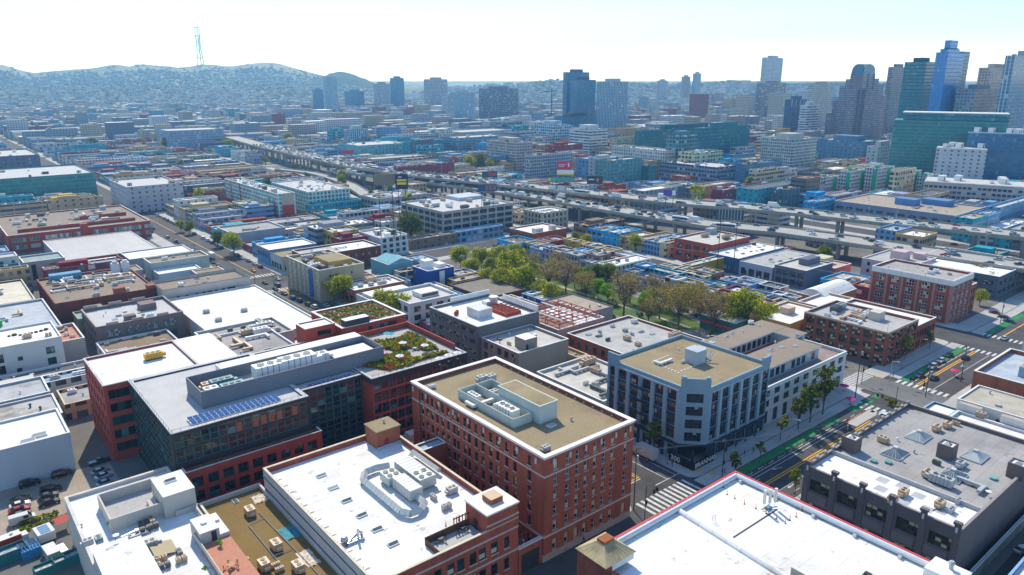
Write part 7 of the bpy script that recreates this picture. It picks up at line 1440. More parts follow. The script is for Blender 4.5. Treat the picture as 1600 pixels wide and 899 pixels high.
def crown(rnd, h, rx, rz_, n, size, base, lobes=11, gap=.15):
    b = MB(); L = []
    for _ in range(lobes):
        a, u = rnd.uniform(0, 2*PI), rnd.uniform(-.75, .95); q = math.sqrt(max(0, 1-u*u))*rnd.uniform(.35, .8)
        L.append((Vector((rx*q*math.cos(a), rx*q*math.sin(a), base+rz_+rz_*.72*u)), rx*rnd.uniform(.3, .5)))
    for i in range(n):
        c, r = L[i % lobes]; v = Vector((rnd.gauss(0, 1), rnd.gauss(0, 1), rnd.gauss(0, .8))).normalized()
        p = c+v*r*rnd.uniform(.55, 1.08); s = size*rnd.uniform(.5, 1.15)
        nrm = (v+Vector((rnd.gauss(0, .5), rnd.gauss(0, .5), rnd.gauss(.3, .5)))).normalized(); a = nrm.orthogonal().normalized(); a.rotate(Matrix.Rotation(rnd.uniform(0, 6.3), 3, nrm)); d = nrm.cross(a)
        b.poly([p+a*s, p+d*s*.6, p-a*s*.9, p-d*s*.7])
    return b, L
def treekind(seed, h, rx, rz_, n, size, base, mat, lobes=11, r=.22):
    rnd = random.Random(seed); cb_, L = crown(rnd, h, rx, rz_, n, size, base, lobes)
    t = MB(); t.bar((0, 0, -.3), (rx*.04, 0, base+rz_*.5), r, 0, 7, r*.55)
    for c, q in L: t.bar((rx*.03, 0, base*rnd.uniform(.6, 1.0)), c, r*.42, 0, 5, .04)
    if mat is TWIG:
        for c, q in L:
            for _ in range(5): t.bar(c*.8+Vector((0, 0, base*.2)), c+Vector((rnd.gauss(0, 1), rnd.gauss(0, 1), rnd.gauss(.4, 1))).normalized()*q*1.1, .06, 0, 3, .015)
    return cb_.mesh('crown', [mat]), t.mesh('trunk', [BARK])
TK = {'broad': [treekind(s, 11, 4.8, 3.5, 3200, .36, 2.8, LEAF, 17) for s in (1, 2, 3)], 'bare': [treekind(s, 13, 5.4, 4.6, 2000, .27, 3.2, TWIG, 18, .3) for s in (4, 5, 6)], 'street': [treekind(s, 8, 2.2, 3.2, 620, .36, 2.6, LEAF, 10, .13) for s in (7, 8)], 'small': [treekind(s, 4, 1.1, 1.3, 220, .26, 1.8, LEAF, 6, .06) for s in (9, 10)], 'bush': [treekind(s, 2, 1.5, .9, 260, .3, .1, LEAF, 7, .08) for s in (12, 13)], 'far': [treekind(s, 11, 4.4, 4, 300, .85, 2.4, LEAF, 9, .25) for s in (14, 15)]}
rt_ = random.Random(31)
def tree(kind, x, y, s, col, label, group=None, z=.13, name=None):
    cm_, tm = rt_.choice(TK[kind])
    r = thing(name or {'broad': 'park_tree', 'bare': 'budding_tree', 'street': 'street_tree', 'small': 'young_tree', 'bush': 'bush', 'far': 'city_tree'}[kind], label, 'bush' if kind == 'bush' else 'tree', (x, y, z), group, rt_.uniform(0, 6.28))
    put('crown', cm_, r, col); put('trunk', tm, r); r.scale = (s, s, s*rt_.uniform(.9, 1.1)); return r
GR = {'yellow-green': (1.7, 1.5, .6), 'mid-green': (1, 1, .9), 'dark green': (.55, .6, .7), 'brown-green': (1.0, 1.0, .62), 'grey-brown': (.9, .82, .95), 'lime': (1.0, 1.7, .7)}
b = MB(); n = 44
pk_ = [(PARK[0]+16*math.cos(2*PI*i/n), PARK[1]+76*math.sin(2*PI*i/n)) for i in range(n)]
b.poly([(x, y, .16) for x, y in pk_]); struct(b.build('lawn', [surf('park_lawn', (.07, .12, .02), .95, .35, .12, False, .3)]))
b = MB(); ou = [(PARK[0]+25*math.cos(2*PI*i/n), PARK[1]+86*math.sin(2*PI*i/n)) for i in range(n)]
b.poly([(x, y, .146) for x, y in ou]); struct(b.build('loop_road', [surf('loop_road', (.2, .195, .19), .92, .15, .1)]))
b = MB(); b.poly([(241.5, 178, .165), (243.5, 178, .165), (246, 320, .165), (244, 320, .165)]); struct(b.build('park_path', [surf('path_sand', (.42, .36, .28), .95, .15, .3)]))
PT = [('broad', 'yellow-green', 735, 425, 1.0), ('broad', 'yellow-green', 752, 414, 1.1), ('broad', 'yellow-green', 779, 410, 1.15), ('broad', 'mid-green', 768, 428, .9), ('broad', 'yellow-green', 795, 436, 1.05), ('broad', 'mid-green', 806, 424, 1.0), ('broad', 'yellow-green', 784, 449, 1.0), ('broad', 'yellow-green', 815, 452, 1.15), ('broad', 'mid-green', 828, 440, 1.0), ('bare', 'brown-green', 828, 428, .8), ('bare', 'brown-green', 858, 444, 1.0), ('bare', 'grey-brown', 884, 450, 1.1), ('bare', 'grey-brown', 898, 443, .9), ('broad', 'mid-green', 908, 446, .8), ('broad', 'dark green', 925, 440, .8), ('broad', 'lime', 934, 458, .75), ('broad', 'lime', 950, 466, .7), ('bare', 'grey-brown', 974, 486, 1.15), ('bare', 'brown-green', 984, 466, .9), ('broad', 'lime', 1006, 476, .75), ('bare', 'brown-green', 1030, 490, 1.1), ('bare', 'grey-brown', 1045, 478, 1.0), ('bare', 'brown-green', 1072, 480, 1.0), ('bare', 'brown-green', 1096, 500, 1.25), ('bare', 'grey-brown', 1115, 512, 1.1), ('broad', 'yellow-green', 1143, 508, 1.05), ('broad', 'yellow-green', 1165, 506, 1.15), ('broad', 'yellow-green', 1180, 514, .9), ('bare', 'brown-green', 1090, 478, .9), ('broad', 'yellow-green', 760, 440, .8), ('broad', 'yellow-green', 843, 462, .8), ('broad', 'yellow-green', 862, 472, .75), ('bare', 'brown-green', 915, 462, .9), ('broad', 'mid-green', 950, 440, .8), ('bare', 'grey-brown', 1020, 470, .9), ('bare', 'brown-green', 1060, 500, .95), ('broad', 'yellow-green', 1125, 490, .9), ('bare', 'grey-brown', 1140, 496, .85), ('broad', 'yellow-green', 720, 412, .85), ('broad', 'yellow-green', 805, 405, .9), ('bare', 'brown-green', 870, 425, .9), ('broad', 'yellow-green', 1200, 506, .8), ('bare', 'brown-green', 1013, 500, .8)]
LAB = {'broad': 'leafy', 'bare': 'barely budding'}
SZ = lambda s: 'big' if s > 1.05 else 'small' if s < .85 else 'medium'
cnt = {}
for kd, g_, px, py, s in PT:
    p = at(px, py+8, 0)
    near = min((('the cobalt blue house', 672, 430), ('the tan pavilion', 850, 465), ('the stripped steel roof', 910, 500), ('the cream three-storey house', 960, 430), ('the skylit grey roof', 1000, 510), ('the courtyard building', 1150, 520), ('the brown felt roof', 740, 440)), key=lambda q: (q[1]-px)**2+(q[2]-py)**2)[0]
    base_ = f'{SZ(s)} {g_} {LAB[kd]} park tree near {near}'; cnt[base_] = cnt.get(base_, 0)+1
    lab = base_ if cnt[base_] == 1 else f'{["", "", "second", "third", "fourth", "fifth"][cnt[base_]]} {base_} from the left'
    tree(kd, p.x, p.y, s*1.36*rt_.uniform(.82, 1.14), GR[g_], lab, 'trees in the oval park')
for i in range(16):
    p = at(*[(962, 478), (956, 473), (1000, 497), (1040, 510), (790, 470), (1060, 520), (945, 478), (925, 470), (1200, 524), (1170, 523), (1110, 524), (912, 494), (890, 600), (1300, 570), (1390, 632), (1022, 690)][i], .2)
    tree('bush', p.x, p.y, 1.2 if i != 12 else 1.6, GR['lime' if i % 3 == 0 else 'mid-green'], 'low green bush among the park edge and building planting', 'low bushes')
ST = [('street', 'dark green', 1285, 648, 1.4, 'tall dark street tree nearest the crossing in front of the courtyard building'), ('street', 'dark green', 1265.5, 660, 1.25, 'second dark street tree from the crossing, in front of the courtyard building'), ('street', 'dark green', 1247, 671, 1.1, 'third dark street tree from the crossing, in front of the courtyard building'), ('small', 'brown-green', 1219, 687, 1.6, 'thin sparse street tree at the join of arched and white buildings'), ('small', 'mid-green', 1187, 722, 1.15, 'young green tree in a wire guard on the green-lane pavement'), ('small', 'mid-green', 1147, 745, 1.3, 'young tree nearest the lettered hoarding'), ('street', 'brown-green', 1021, 707, .9, 'sparse olive tree beside the box truck'), ('street', 'yellow-green', 1414, 560, .85, 'yellow-green tree on the pavement below the orange brick warehouse'), ('small', 'mid-green', 1452, 545, 1.6, 'small tree below the brick annex'), ('broad', 'mid-green', 1411, 672, .6, 'round light green tree at the crossing beside the blue hut'), ('street', 'mid-green', 1242, 772, .6, 'green tree at the corner of the taupe building'), ('broad', 'yellow-green', 366, 398, 1.15, 'round bright yellow-green tree beside the blue workshop on the avenue'), ('broad', 'dark green', 340, 386, .7, 'dark green tree left of the round yellow-green avenue tree'), ('broad', 'brown-green', 296, 366, .7, 'olive tree lining the avenue by the pale shop'), ('broad', 'yellow-green', 283, 362, .6, 'smaller golden tree left of the olive avenue tree'), ('broad', 'yellow-green', 522, 471, 1.0, 'left of two rounded golden street trees beside the white gallery'), ('broad', 'yellow-green', 535, 474, .95, 'right of two rounded golden street trees beside the white gallery'), ('broad', 'yellow-green', 562, 479, .5, 'small golden tree right of the pair'), ('broad', 'yellow-green', 605, 500, 1.05, 'upper golden tree between the white office and the red hall'), ('broad', 'yellow-green', 622, 508, 1.0, 'lower golden tree between the white office and the red hall'), ('broad', 'dark green', 642, 378, 1.4, 'big dark tree in front of the concrete factory'), ('broad', 'mid-green', 697, 524, .5, 'small tree in the gap beside the dark grey office'), ('broad', 'yellow-green', 590, 398, .6, 'golden tree left of the pink shed'), ('broad', 'mid-green', 536, 293, .9, 'dark tree on the ramp bank left of the billboard'), ('street', 'dark green', 470, 322, 1.0, 'palm-like tree between the two teal flats'), ('street', 'dark green', 487, 322, 1.0, 'second palm-like tree between the two teal flats'), ('broad', 'mid-green', 1287, 410, .7, 'round green tree beside the slate studio'), ('broad', 'mid-green', 1540, 458, .9, 'green tree right of the corniced brick block'), ('broad', 'mid-green', 1525, 447, .8, 'green tree close behind the corniced brick block'), ('broad', 'yellow-green', 1530, 478, .6, 'small tree at the foot of the corniced brick block'), ('broad', 'yellow-green', 992, 392, .8, 'golden tree on the street below the blue workshop row'), ('street', 'mid-green', 972, 388, .7, 'slim green tree by the slate-fronted house'), ('street', 'yellow-green', 1044, 400, .7, 'slim tree left of the red office'), ('street', 'yellow-green', 1075, 402, .8, 'slim tree in front of the red office'), ('broad', 'yellow-green', 915, 388, .7, 'golden tree behind the cream three-storey house'), ('broad', 'mid-green', 900, 382, .6, 'mid-green tree left of the golden one behind the cream house'), ('broad', 'yellow-green', 250, 228, 1.5, 'big golden tree left of the blue-grey warehouse'), ('broad', 'yellow-green', 262, 236, 1.6, 'big golden tree in front of the blue-grey warehouse'), ('broad', 'yellow-green', 280, 232, 1.6, 'bright tree right of the big golden one at the blue-grey warehouse'), ('broad', 'yellow-green', 345, 234, 1.3, 'bright tree at the right end of the blue-grey warehouse'), ('broad', 'yellow-green', 358, 236, 1.3, 'second bright tree at the right end of the blue-grey warehouse'), ('broad', 'dark green', 115, 229, 1.5, 'dark pointed tree in the left middle distance'), ('broad', 'dark green', 147, 232, 1.2, 'dark tree right of the pointed one'), ('broad', 'yellow-green', 735, 268, 1.3, 'bright tree left of the dark tree above the motorway'), ('broad', 'dark green', 747, 266, 1.4, 'dark tree above the motorway between two bright ones'), ('broad', 'yellow-green', 768, 268, 1.2, 'bright tree right of the dark tree above the motorway'), ('broad', 'mid-green', 515, 212, 2.0, 'wide green tree clump beyond the motorway'), ('broad', 'yellow-green', 452, 224, 1.4, 'bright tree at the far bend of the motorway'), ('broad', 'dark green', 437, 198, 2.0, 'dark row-like tree far beyond the motorway'), ('broad', 'yellow-green', 1333, 268, 1.0, 'bright tree between the exhibition hall and green and white flats'), ('broad', 'yellow-green', 1256, 300, 1.1, 'bright tree by the mural block beyond the motorway'), ('street', 'dark green', 1358, 305, 1.3, 'dark tree among the green and white flats')]
for kd, g_, px, py, s, lab in ST:
    p = at(px, py, .13); tree(kd, p.x, p.y, s*1.3, GR[g_], lab)
def hedge(name, label, x0, x1, y0, y1, h, n, col):
    rnd = random.Random(n); b = MB((x0, y0, 0))
    for _ in range(n):
        p = Vector((rnd.uniform(x0, x1), rnd.uniform(y0, y1), h*rnd.random()**.5)); s = .35; v = Vector((rnd.gauss(0, 1), rnd.gauss(0, 1), rnd.gauss(.6, 1))).normalized(); a = v.orthogonal().normalized(); d = v.cross(a)
        b.poly([p+a*s, p+d*s*.7, p-a*s, p-d*s*.7])
    o_ = put(name, b.mesh(name, [LEAF]), None, col, (x0, y0, .14)); tag(o_, label, 'hedge')
hedge('ivy_hedge', 'thick green hedge against the wall left of the concrete factory', 246, 250, 392, 420, 7, 1500, GR['mid-green'])
hedge('hedge', 'clipped yellow-green hedge above the white garage roof by the motorway', 418, 421, 128, 172, 3, 1200, GR['yellow-green'])
hedge('hedge', 'flower strip along the far side of the car yard', 6, 14, 187.4, 188.6, 1, 240, GR['brown-green'])
rcity = random.Random(77); nt_ = 0
for _ in range(2400):
    if nt_ >= 280: break
    px, py = rcity.uniform(-20, 1620), rcity.uniform(150, 330); p = at(px, py, 0)
    if not ((any(a-4 < p.x < a+3 or b_-3 < p.x < b_+4 for a, b_ in XS[2:]) or any(a-4 < p.y < a+3 or b_-3 < p.y < b_+4 for a, b_ in YS[2:])) or p.y > 1500): continue
    if near_line(p.x, p.y, UPN, -3, 27) or near_line(p.x, p.y, LON, -3, 26): continue
    nt_ += 1; g_ = rcity.choice(('mid-green', 'yellow-green', 'dark green'))
    tree('far', p.x, p.y, rcity.uniform(.9, 1.6), GR[g_], f'{g_} street tree standing among the distant blocks', f'{g_} trees in the distance')
# ------------------------------------------------------------------ the roof garden
gr_ = random.Random(41)
def bed(name, pts, z, cols, n, h=.9):
    b = MB(GD.location); xs = [p[0] for p in pts]; ys = [p[1] for p in pts]
    def ins(x, y):
        c = False; j = len(pts)-1
        for i in range(len(pts)):
            if (pts[i][1] > y) != (pts[j][1] > y) and x < (pts[j][0]-pts[i][0])*(y-pts[i][1])/(pts[j][1]-pts[i][1])+pts[i][0]: c = not c
            j = i
        return c
    b.poly([(x, y, z+.25) for x, y in pts], 0)
    for i in range(len(pts)): a, c = pts[i], pts[(i+1) % len(pts)]; b.poly([(*a, z), (*c, z), (*c, z+.25), (*a, z+.25)], 0)
    k = 0
    while k < n:
        x, y = gr_.uniform(min(xs), max(xs)), gr_.uniform(min(ys), max(ys))
        if not ins(x, y): continue
        k += 1; m = 1+int((math.sin(x*.9+y*.35)+math.sin(y*.8-x*.3)+2)/4.01*len(cols)); s = gr_.uniform(.35, .62)
        p = Vector((x, y, z+.25+h*gr_.random()*.7)); v = Vector((gr_.gauss(0, 1), gr_.gauss(0, 1), gr_.gauss(.9, .7))).normalized(); a = v.orthogonal().normalized(); d = v.cross(a)
        b.poly([p+a*s, p+d*s*.7, p-a*s, p-d*s*.7], m)
    b.build(name, [surf('soil', (.3, .13, .06), .95, .2, 1)]+cols, GD, (1, 1, 1))
G1 = leaves('bed_green', [(.25, (.1, .16, .01)), (.6, (.26, .34, .02)), (.8, (.42, .44, .03))]); G2 = leaves('bed_rust', [(.3, (.32, .08, .02)), (.7, (.5, .17, .04))]); G3 = leaves('bed_olive', [(.3, (.2, .19, .02)), (.7, (.42, .34, .03))]); G4 = leaves('bed_dark', [(.3, (.05, .1, .015)), (.7, (.14, .22, .03))])
Z = 21.6
def gp(px, py): p = at(px, py, Z); return (p.x, p.y)
bed('planting_bed', [gp(*q) for q in ((560, 545), (575, 536), (605, 533), (622, 531), (640, 520), (660, 530), (686, 546), (668, 549), (640, 545), (626, 551), (600, 546))], Z, [G1, G2, G1, G4, G3], 1900)
bed('planting_bed', [gp(*q) for q in ((566, 573), (590, 560), (620, 554), (642, 553), (632, 560), (652, 561), (690, 551), (702, 552), (660, 563), (640, 572), (610, 580), (590, 577))], Z, [G1, G3, G1, G2], 2000)
bed('planting_bed', [gp(*q) for q in ((524, 552), (535, 545), (556, 553), (584, 558), (560, 565), (532, 570), (525, 566))], Z, [G4, G2, G1, G2], 900)
bed('planting_bed', [gp(*q) for q in ((519, 531), (528, 524), (532, 536), (522, 541))], Z, [G2, G4], 260)
b0 = 24.0
def strip_bed(): 
    o_ = MB(Vector((109, 215, 0))); rb = random.Random(8); mats = [G1, G2, G3, G4]
    for k in range(1700):
        x, y = rb.uniform(99, 119.5), rb.uniform(207, 225); m = int((x*.55+y*.35) % 4); p = Vector((x, y, 24.02+rb.random()*.4)); s = .42; v = Vector((rb.gauss(0, .5), rb.gauss(0, .5), 1)).normalized(); a = v.orthogonal().normalized(); d = v.cross(a)
        o_.poly([p+a*s, p+d*s, p-a*s, p-d*s], m)
    hall = [q for q in COL.objects if q.name.startswith('red_hall')][0]
    o_.build('planting_bed', mats, hall, (1, 1, 1))
    part(hall, 'roof_box', [surf('charcoal_render', (.05, .055, .065)), WHITEROOF], lambda q: q.box(99, 203.8, 24, 107.5, 207, 26.6, 0, 1))
strip_bed()
def parasol(px, py, z, col, label, r=1.25, closed=False):
    p = at(px, py, z); t = thing('parasol', label, 'parasol', (p.x, p.y, z))
    part(t, 'pole', DSTEEL, lambda b: (b.bar((p.x, p.y, z), (p.x, p.y, z+2.4), .035), b.cyl(p.x, p.y, z, z+.1, .3, 8)))
    def can(b):
        n = 8; R_ = .16 if closed else r
        for i in range(n):
            a, c = 2*PI*i/n, 2*PI*(i+1)/n
            b.poly([(p.x+R_*math.cos(a), p.y+R_*math.sin(a), z+(1.0 if closed else 1.95)), (p.x+R_*math.cos(c), p.y+R_*math.sin(c), z+(1.0 if closed else 1.95)), (p.x, p.y, z+2.5)])
    part(t, 'canopy', plain('canopy_cloth', None, .8), can, col)
for px, py, lab in ((573, 548, 'white parasol at the left end of the roof garden'), (630, 545, 'white parasol in the middle of the roof garden beds'), (664, 549, 'white parasol right of the middle one in the roof garden'), (687, 570, 'white parasol nearest the glass rail, left of three'), (701, 565, 'white parasol nearest the glass rail, middle of three'), (715, 561, 'white parasol nearest the red parapet, right of three'), (625, 566, 'white parasol between the two front planting beds')): parasol(px, py, Z, (.75, .75, .75), lab)
parasol(605, 530, Z, (.03, .4, .42), 'left one of two turquoise parasols at the back of the roof garden'); parasol(611, 531, Z, (.03, .4, .42), 'right one of two turquoise parasols at the back of the roof garden')
parasol(697, 830, 12.85, (.55, .02, .02), 'left closed red parasol on the fenced roof terrace', closed=True); parasol(717, 821, 12.85, (.55, .02, .02), 'right closed red parasol on the fenced roof terrace', closed=True)
def table(px, py, z, label, col, r=.7, seats=4):
    p = at(px, py, z); t = thing('patio_table', label, 'table', (p.x, p.y, z)); part(t, 'tabletop', plain('table_finish', None, .6), lambda b: (b.cyl(p.x, p.y, z+.68, z+.74, r, 10)), col); part(t, 'leg', DSTEEL, lambda b: b.bar((p.x, p.y, z), (p.x, p.y, z+.68), .06))
    for i in range(seats):
        a = 2*PI*i/seats+.4; x, y = p.x+(r+.45)*math.cos(a), p.y+(r+.45)*math.sin(a)
        c = thing('patio_chair', f'patio chair drawn up to the {label}'[:90], 'chair', (x, y, z), 'chairs at the '+label)
        part(c, 'seat', plain('table_finish', None, .6), lambda b: b.box(x-.22, y-.22, z+.4, x+.22, y+.22, z+.46, bot=True), col); part(c, 'backrest', plain('table_finish', None, .6), lambda b: b.bar((x+.2*math.cos(a)-.2*math.sin(a), y+.2*math.sin(a)+.2*math.cos(a), z+.7), (x+.2*math.cos(a)+.2*math.sin(a), y+.2*math.sin(a)-.2*math.cos(a), z+.7), .16), col)
        for q, s in ((-.18, -.18), (.18, -.18), (.18, .18), (-.18, .18)): part(c, 'leg', DSTEEL, lambda b: b.bar((x+q, y+s, z), (x+q, y+s, z+.4), .025))
table(362, 887, 12.61, 'wooden table on the tiled terrace', (.4, .16, .05), .75, 5); table(586, 549, Z, 'pale table in the roof garden', (.6, .6, .6)); table(648, 547, Z, 'grey table beside the roof garden beds', (.3, .3, .3))
table(688, 845, 12.85, 'dark table on the fenced roof terrace', (.06, .05, .05)); table(722, 828, 12.85, 'dark table by the red parasols', (.06, .05, .05))
for px, py, s, lab, z in ((345, 853, .5, 'green potted shrub against the terrace hut', 12.6), (173, 822, .45, 'green potted shrub in the corner of the walled patio', 12.2), (321, 893, .4, 'round terracotta pot with low plants on the tiled terrace', 12.6)):
    p = at(px, py, z); t = tree('bush', p.x, p.y, s, GR['lime'], lab, None, z+.3, 'potted_plant'); part(t, 'pot', surf('pot_clay', (.25, .2, .16)), lambda b: b.cyl(p.x, p.y, z+.0, z+.55, .35, 8, 0, .42)); t.children[-1].location = (0, 0, -.2)
# ------------------------------------------------------------------ odds and ends on the white roof and in the yard
for i, (px, py) in enumerate(((1130, 762), (1136, 773), (1148, 779), (1163, 788), (1181, 795), (1197, 803), (1213, 811), (1227, 818), (1234, 813), (1244, 808), (1253, 799))):
    p = at(px, py, 20.1); t = thing('delineator_post', 'orange rubber delineator post standing on the red-edged white roof', 'marker post', (p.x, p.y, 20.1), 'orange posts on the white roof')
    part(t, 'post', plain('orange_rubber', (.75, .13, .01), .6), lambda b: b.cyl(p.x, p.y, 20.16, 21.2, .07, 7, 0, .05)); part(t, 'base', BLACK, lambda b: b.cyl(p.x, p.y, 20.1, 20.16, .2, 8))
p = at(1200, 795, 20.1); AN = thing('antenna_array', 'three upright white panel antennas on a blue frame on the white roof', 'antenna', (p.x, p.y, 20.1))
part(AN, 'base_frame', plain('frame_blue', (.1, .22, .32)), lambda b: (b.bar((p.x-1.6, p.y+.4, 20.4), (p.x+1.6, p.y-1, 20.4), .12), b.bar((p.x-1.2, p.y-.8, 20.3), (p.x+1.2, p.y+.6, 20.3), .1), b.box(p.x-.6, p.y-.5, 20.1, p.x+.6, p.y+.4, 20.6)))
for k, (dx, dy) in enumerate(((-1.1, .3), (0, -.2), (1.1, -.7))): part(AN, 'panel_antenna', surf('antenna_shell', (.68, .64, .55), .6, .06, .5), lambda b: (b.bar((p.x+dx, p.y+dy, 20.3), (p.x+dx, p.y+dy, 21.6), .07), b.cyl(p.x+dx, p.y+dy, 21.5, 24.4, .3, 10)))
mark('sprayed_roof_marks', [(119.2, 119.35, 66, 71), (117, 119.2, 70.8, 70.95), (116, 116.15, 67, 70.8), (116.2, 119.2, 66, 66.15)], 20.108, YELL)
YARD = [('food_truck', 'red and white food truck with a chequered skirt, bottom left', (12, 852)), ('solar_trailer', 'white trailer roof carrying blue panels beside the white apartment wall', (71, 835)), ('red_canopy_stall', 'red canopied stall against the white apartment wall', (98, 828))]
def yard(nm, lab, px, py, rz, fn, cat):
    p = at(px, py, .15); t = thing(nm, lab, cat, (p.x, p.y, .15), None, rz); return fn(t)
def P0(t, nm, mats, fn, col=None):
    b = MB(); fn(b); return b.build(nm, mats if isinstance(mats, list) else [mats], t, col)
RDP = plain('stall_red', (.5, .03, .03), .6); CHK = plain('pale_panel', (.66, .64, .6), .7); TEALP = surf('dumpster_green', (.02, .16, .16), .7, .2, .8); BLUP = surf('blue_machine', (.04, .2, .42), .6, .2, .8); NAVY = plain('navy_panel', (.02, .035, .07), .2)
yard('food_truck', 'red and white food truck with chequered skirt, bottom left yard', 10, 856, .12, lambda t: (P0(t, 'body', [RDP, CHK], lambda b: b.box(-3.2, -1.2, .8, 3, 1.2, 2.7, 0, 1)), P0(t, 'skirt', CHK, lambda b: b.box(-3.25, -1.25, .35, 3.05, 1.25, .79)), P0(t, 'cab', CHK, lambda b: b.box(3.02, -1, .5, 4.3, 1, 2.0)), P0(t, 'roof_vent', STEEL, lambda b: b.cyl(1.4, .2, 2.7, 3.1, .35, 10))), 'food truck')
yard('panel_trailer', 'white trailer topped by four blue panels beside the apartment wall', 71, 842, .12, lambda t: (P0(t, 'body', [CHK, CHK], lambda b: b.box(-1.7, -2.2, .4, 1.7, 2.2, 2.5)), [P0(t, 'roof_panel', BLUP, lambda b: b.box(-1.0, -1.9+i*.98, 2.502, 1.0, -1.2+i*.98, 2.56)) for i in range(4)]), 'trailer')
yard('canopy_stall', 'red canopied stall pushed against the white apartment wall', 99, 826, .12, lambda t: (P0(t, 'canopy', RDP, lambda b: (b.poly([(-1.6, -1.6, 2.4), (1.6, -1.6, 2.4), (1.6, 0, 3), (-1.6, 0, 3)]), b.poly([(-1.6, 0, 3), (1.6, 0, 3), (1.6, 1.6, 2.4), (-1.6, 1.6, 2.4)]))), [P0(t, 'leg', STEEL, lambda b: b.bar((x, y, 0), (x, y, 2.4), .05)) for x in (-1.5, 1.5) for y in (-1.5, 1.5)]), 'stall')
for k, (px, py, s, lab) in enumerate(((10, 875, 1.3, 'larger teal skip at the bottom left corner'), (80, 892, 1.0, 'teal skip between the blue machine and the apartment wall'), (112, 878, 1.1, 'teal skip right against the apartment wall'))):
    yard('waste_skip', lab, px, py, .12, lambda t: (P0(t, 'shell', TEALP, lambda b: ring(b, -3*s, 3*s, -1.3*s, 1.3*s, 0, 1.9*s, .12)), P0(t, 'load', surf('scrap', (.4, .42, .42), .9, .5, 1.2, False, .4), lambda b: b.box(-2.85*s, -1.15*s, 0, 2.85*s, 1.15*s, 1.3*s))), 'skip')
yard('navy_roofed_unit', 'blue machine with two navy roof panels in the yard', 47, 864, .12, lambda t: (P0(t, 'body', BLUP, lambda b: b.box(-1.8, -2.4, 0, 1.8, 2.4, 2.0)), [P0(t, 'roof_panel', NAVY, lambda b: b.box(x, -.4, 2.002, x+1.5, 2.3, 2.08)) for x in (-1.6, .1)], P0(t, 'pipework', BLUP, lambda b: [b.bar((-1.5+.6*i, -2.2, 2.0), (-1.5+.6*i, -.7, 2.5), .14) for i in range(6)])), 'machine')
yard('yard_container', 'pale container among clutter in the yard', 88, 868, .12, lambda t: (P0(t, 'body', [CONC, CHK], lambda b: b.box(-2, -2.4, 0, .4, 2.4, 2.2, 0, 1)), P0(t, 'crate', STEEL, lambda b: b.box(.6, -2, 0, 2, 1.6, 1.4)), P0(t, 'pipe', STEEL, lambda b: b.bar((-1.8, 2.7, 1), (2, 2.7, 1.3), .2))), 'container')
hedge('weed_strip', 'weedy strip between the yard cars and the skips', 4, 16, 184.6, 186.4, .5, 260, GR['brown-green'])
rect('yard_paving', -5, 29, 186.5, 208.5, .15, surf('yard_concrete', (.36, .3, .24), .92, .16, .12, False, .1, (5, 5)))
# car park, bottom right
rect('car_park', 152, 200, 5, 38, .146, surf('dark_asphalt', (.05, .05, .05), .93, .2, .1))
mark('parking_lines', [(153+2.7*i, 153.15+2.7*i, 22, 30) for i in range(17)], .152, YELL)
cw__ = bld('car_park_wall', 'low pale wall with painted mural between the taupe building and car park', 152, 203, 39.8, 40.3, 3, surf('mural_wall', (.42, .38, .27), .85, .3, .3, stain=(.12, .2, .25)), None, CONC, par=.02, pt=.05, cat='wall')
# ------------------------------------------------------------------ poles, signals, lamps, wires, billboards, people
WOODP = surf('pole_wood', (.11, .075, .05), .9, .2, 2)
def util_pole(px, py, pt, label, arms=1):
    p = at(px, py, .13); h = 4
    while pr((p.x, p.y, h))[1] > pt and h < 20: h += .1
    t = thing('utility_pole', label, 'utility pole', (p.x, p.y, .13)); part(t, 'pole', WOODP, lambda b: b.bar((p.x, p.y, 0), (p.x, p.y, h), .17, 0, 7, .12))
    for k in range(arms): part(t, 'crossarm', WOODP, lambda b: b.bar((p.x-1.3, p.y, h-.5-.9*k), (p.x+1.3, p.y, h-.5-.9*k), .09))
    part(t, 'transformer', surf('transformer_grey', (.4, .42, .43)), lambda b: b.cyl(p.x+.4, p.y, h-3.2, h-2, .32, 9)); part(t, 'insulator', DSTEEL, lambda b: [b.cyl(p.x-1.2+.6*i, p.y, h-.42, h-.2, .06, 5) for i in range(5)])
    return p, h
PO = [util_pole(1336, 622, 541, 'tall wooden pole on the corner island'), util_pole(1446, 620, 572, 'wooden pole at the crossing corner before the white flats'), util_pole(1501, 596, 540, 'wooden pole in front of the windowless red brick wall', 2), util_pole(990, 797, 701, 'wooden pole at the corner of the red brick tower', 2), util_pole(815, 882, 832, 'leaning wooden pole with transformer between two brick buildings', 2), util_pole(1318, 702, 655, 'crowded pole with transformer beside the taupe building', 3), util_pole(1563, 505, 470, 'pole by the far right crossing'), util_pole(1208, 414, 385, 'cross-braced pole in front of the slate studio', 2), util_pole(788, 862, 830, 'shorter pole left of the leaning one by the brick warehouse'), util_pole(430, 466, 430, 'pole on the avenue pavement by the white long roof'), util_pole(400, 460, 428, 'pole at the avenue crossing kerb'), util_pole(305, 400, 382, 'pole on the left avenue kerb')]
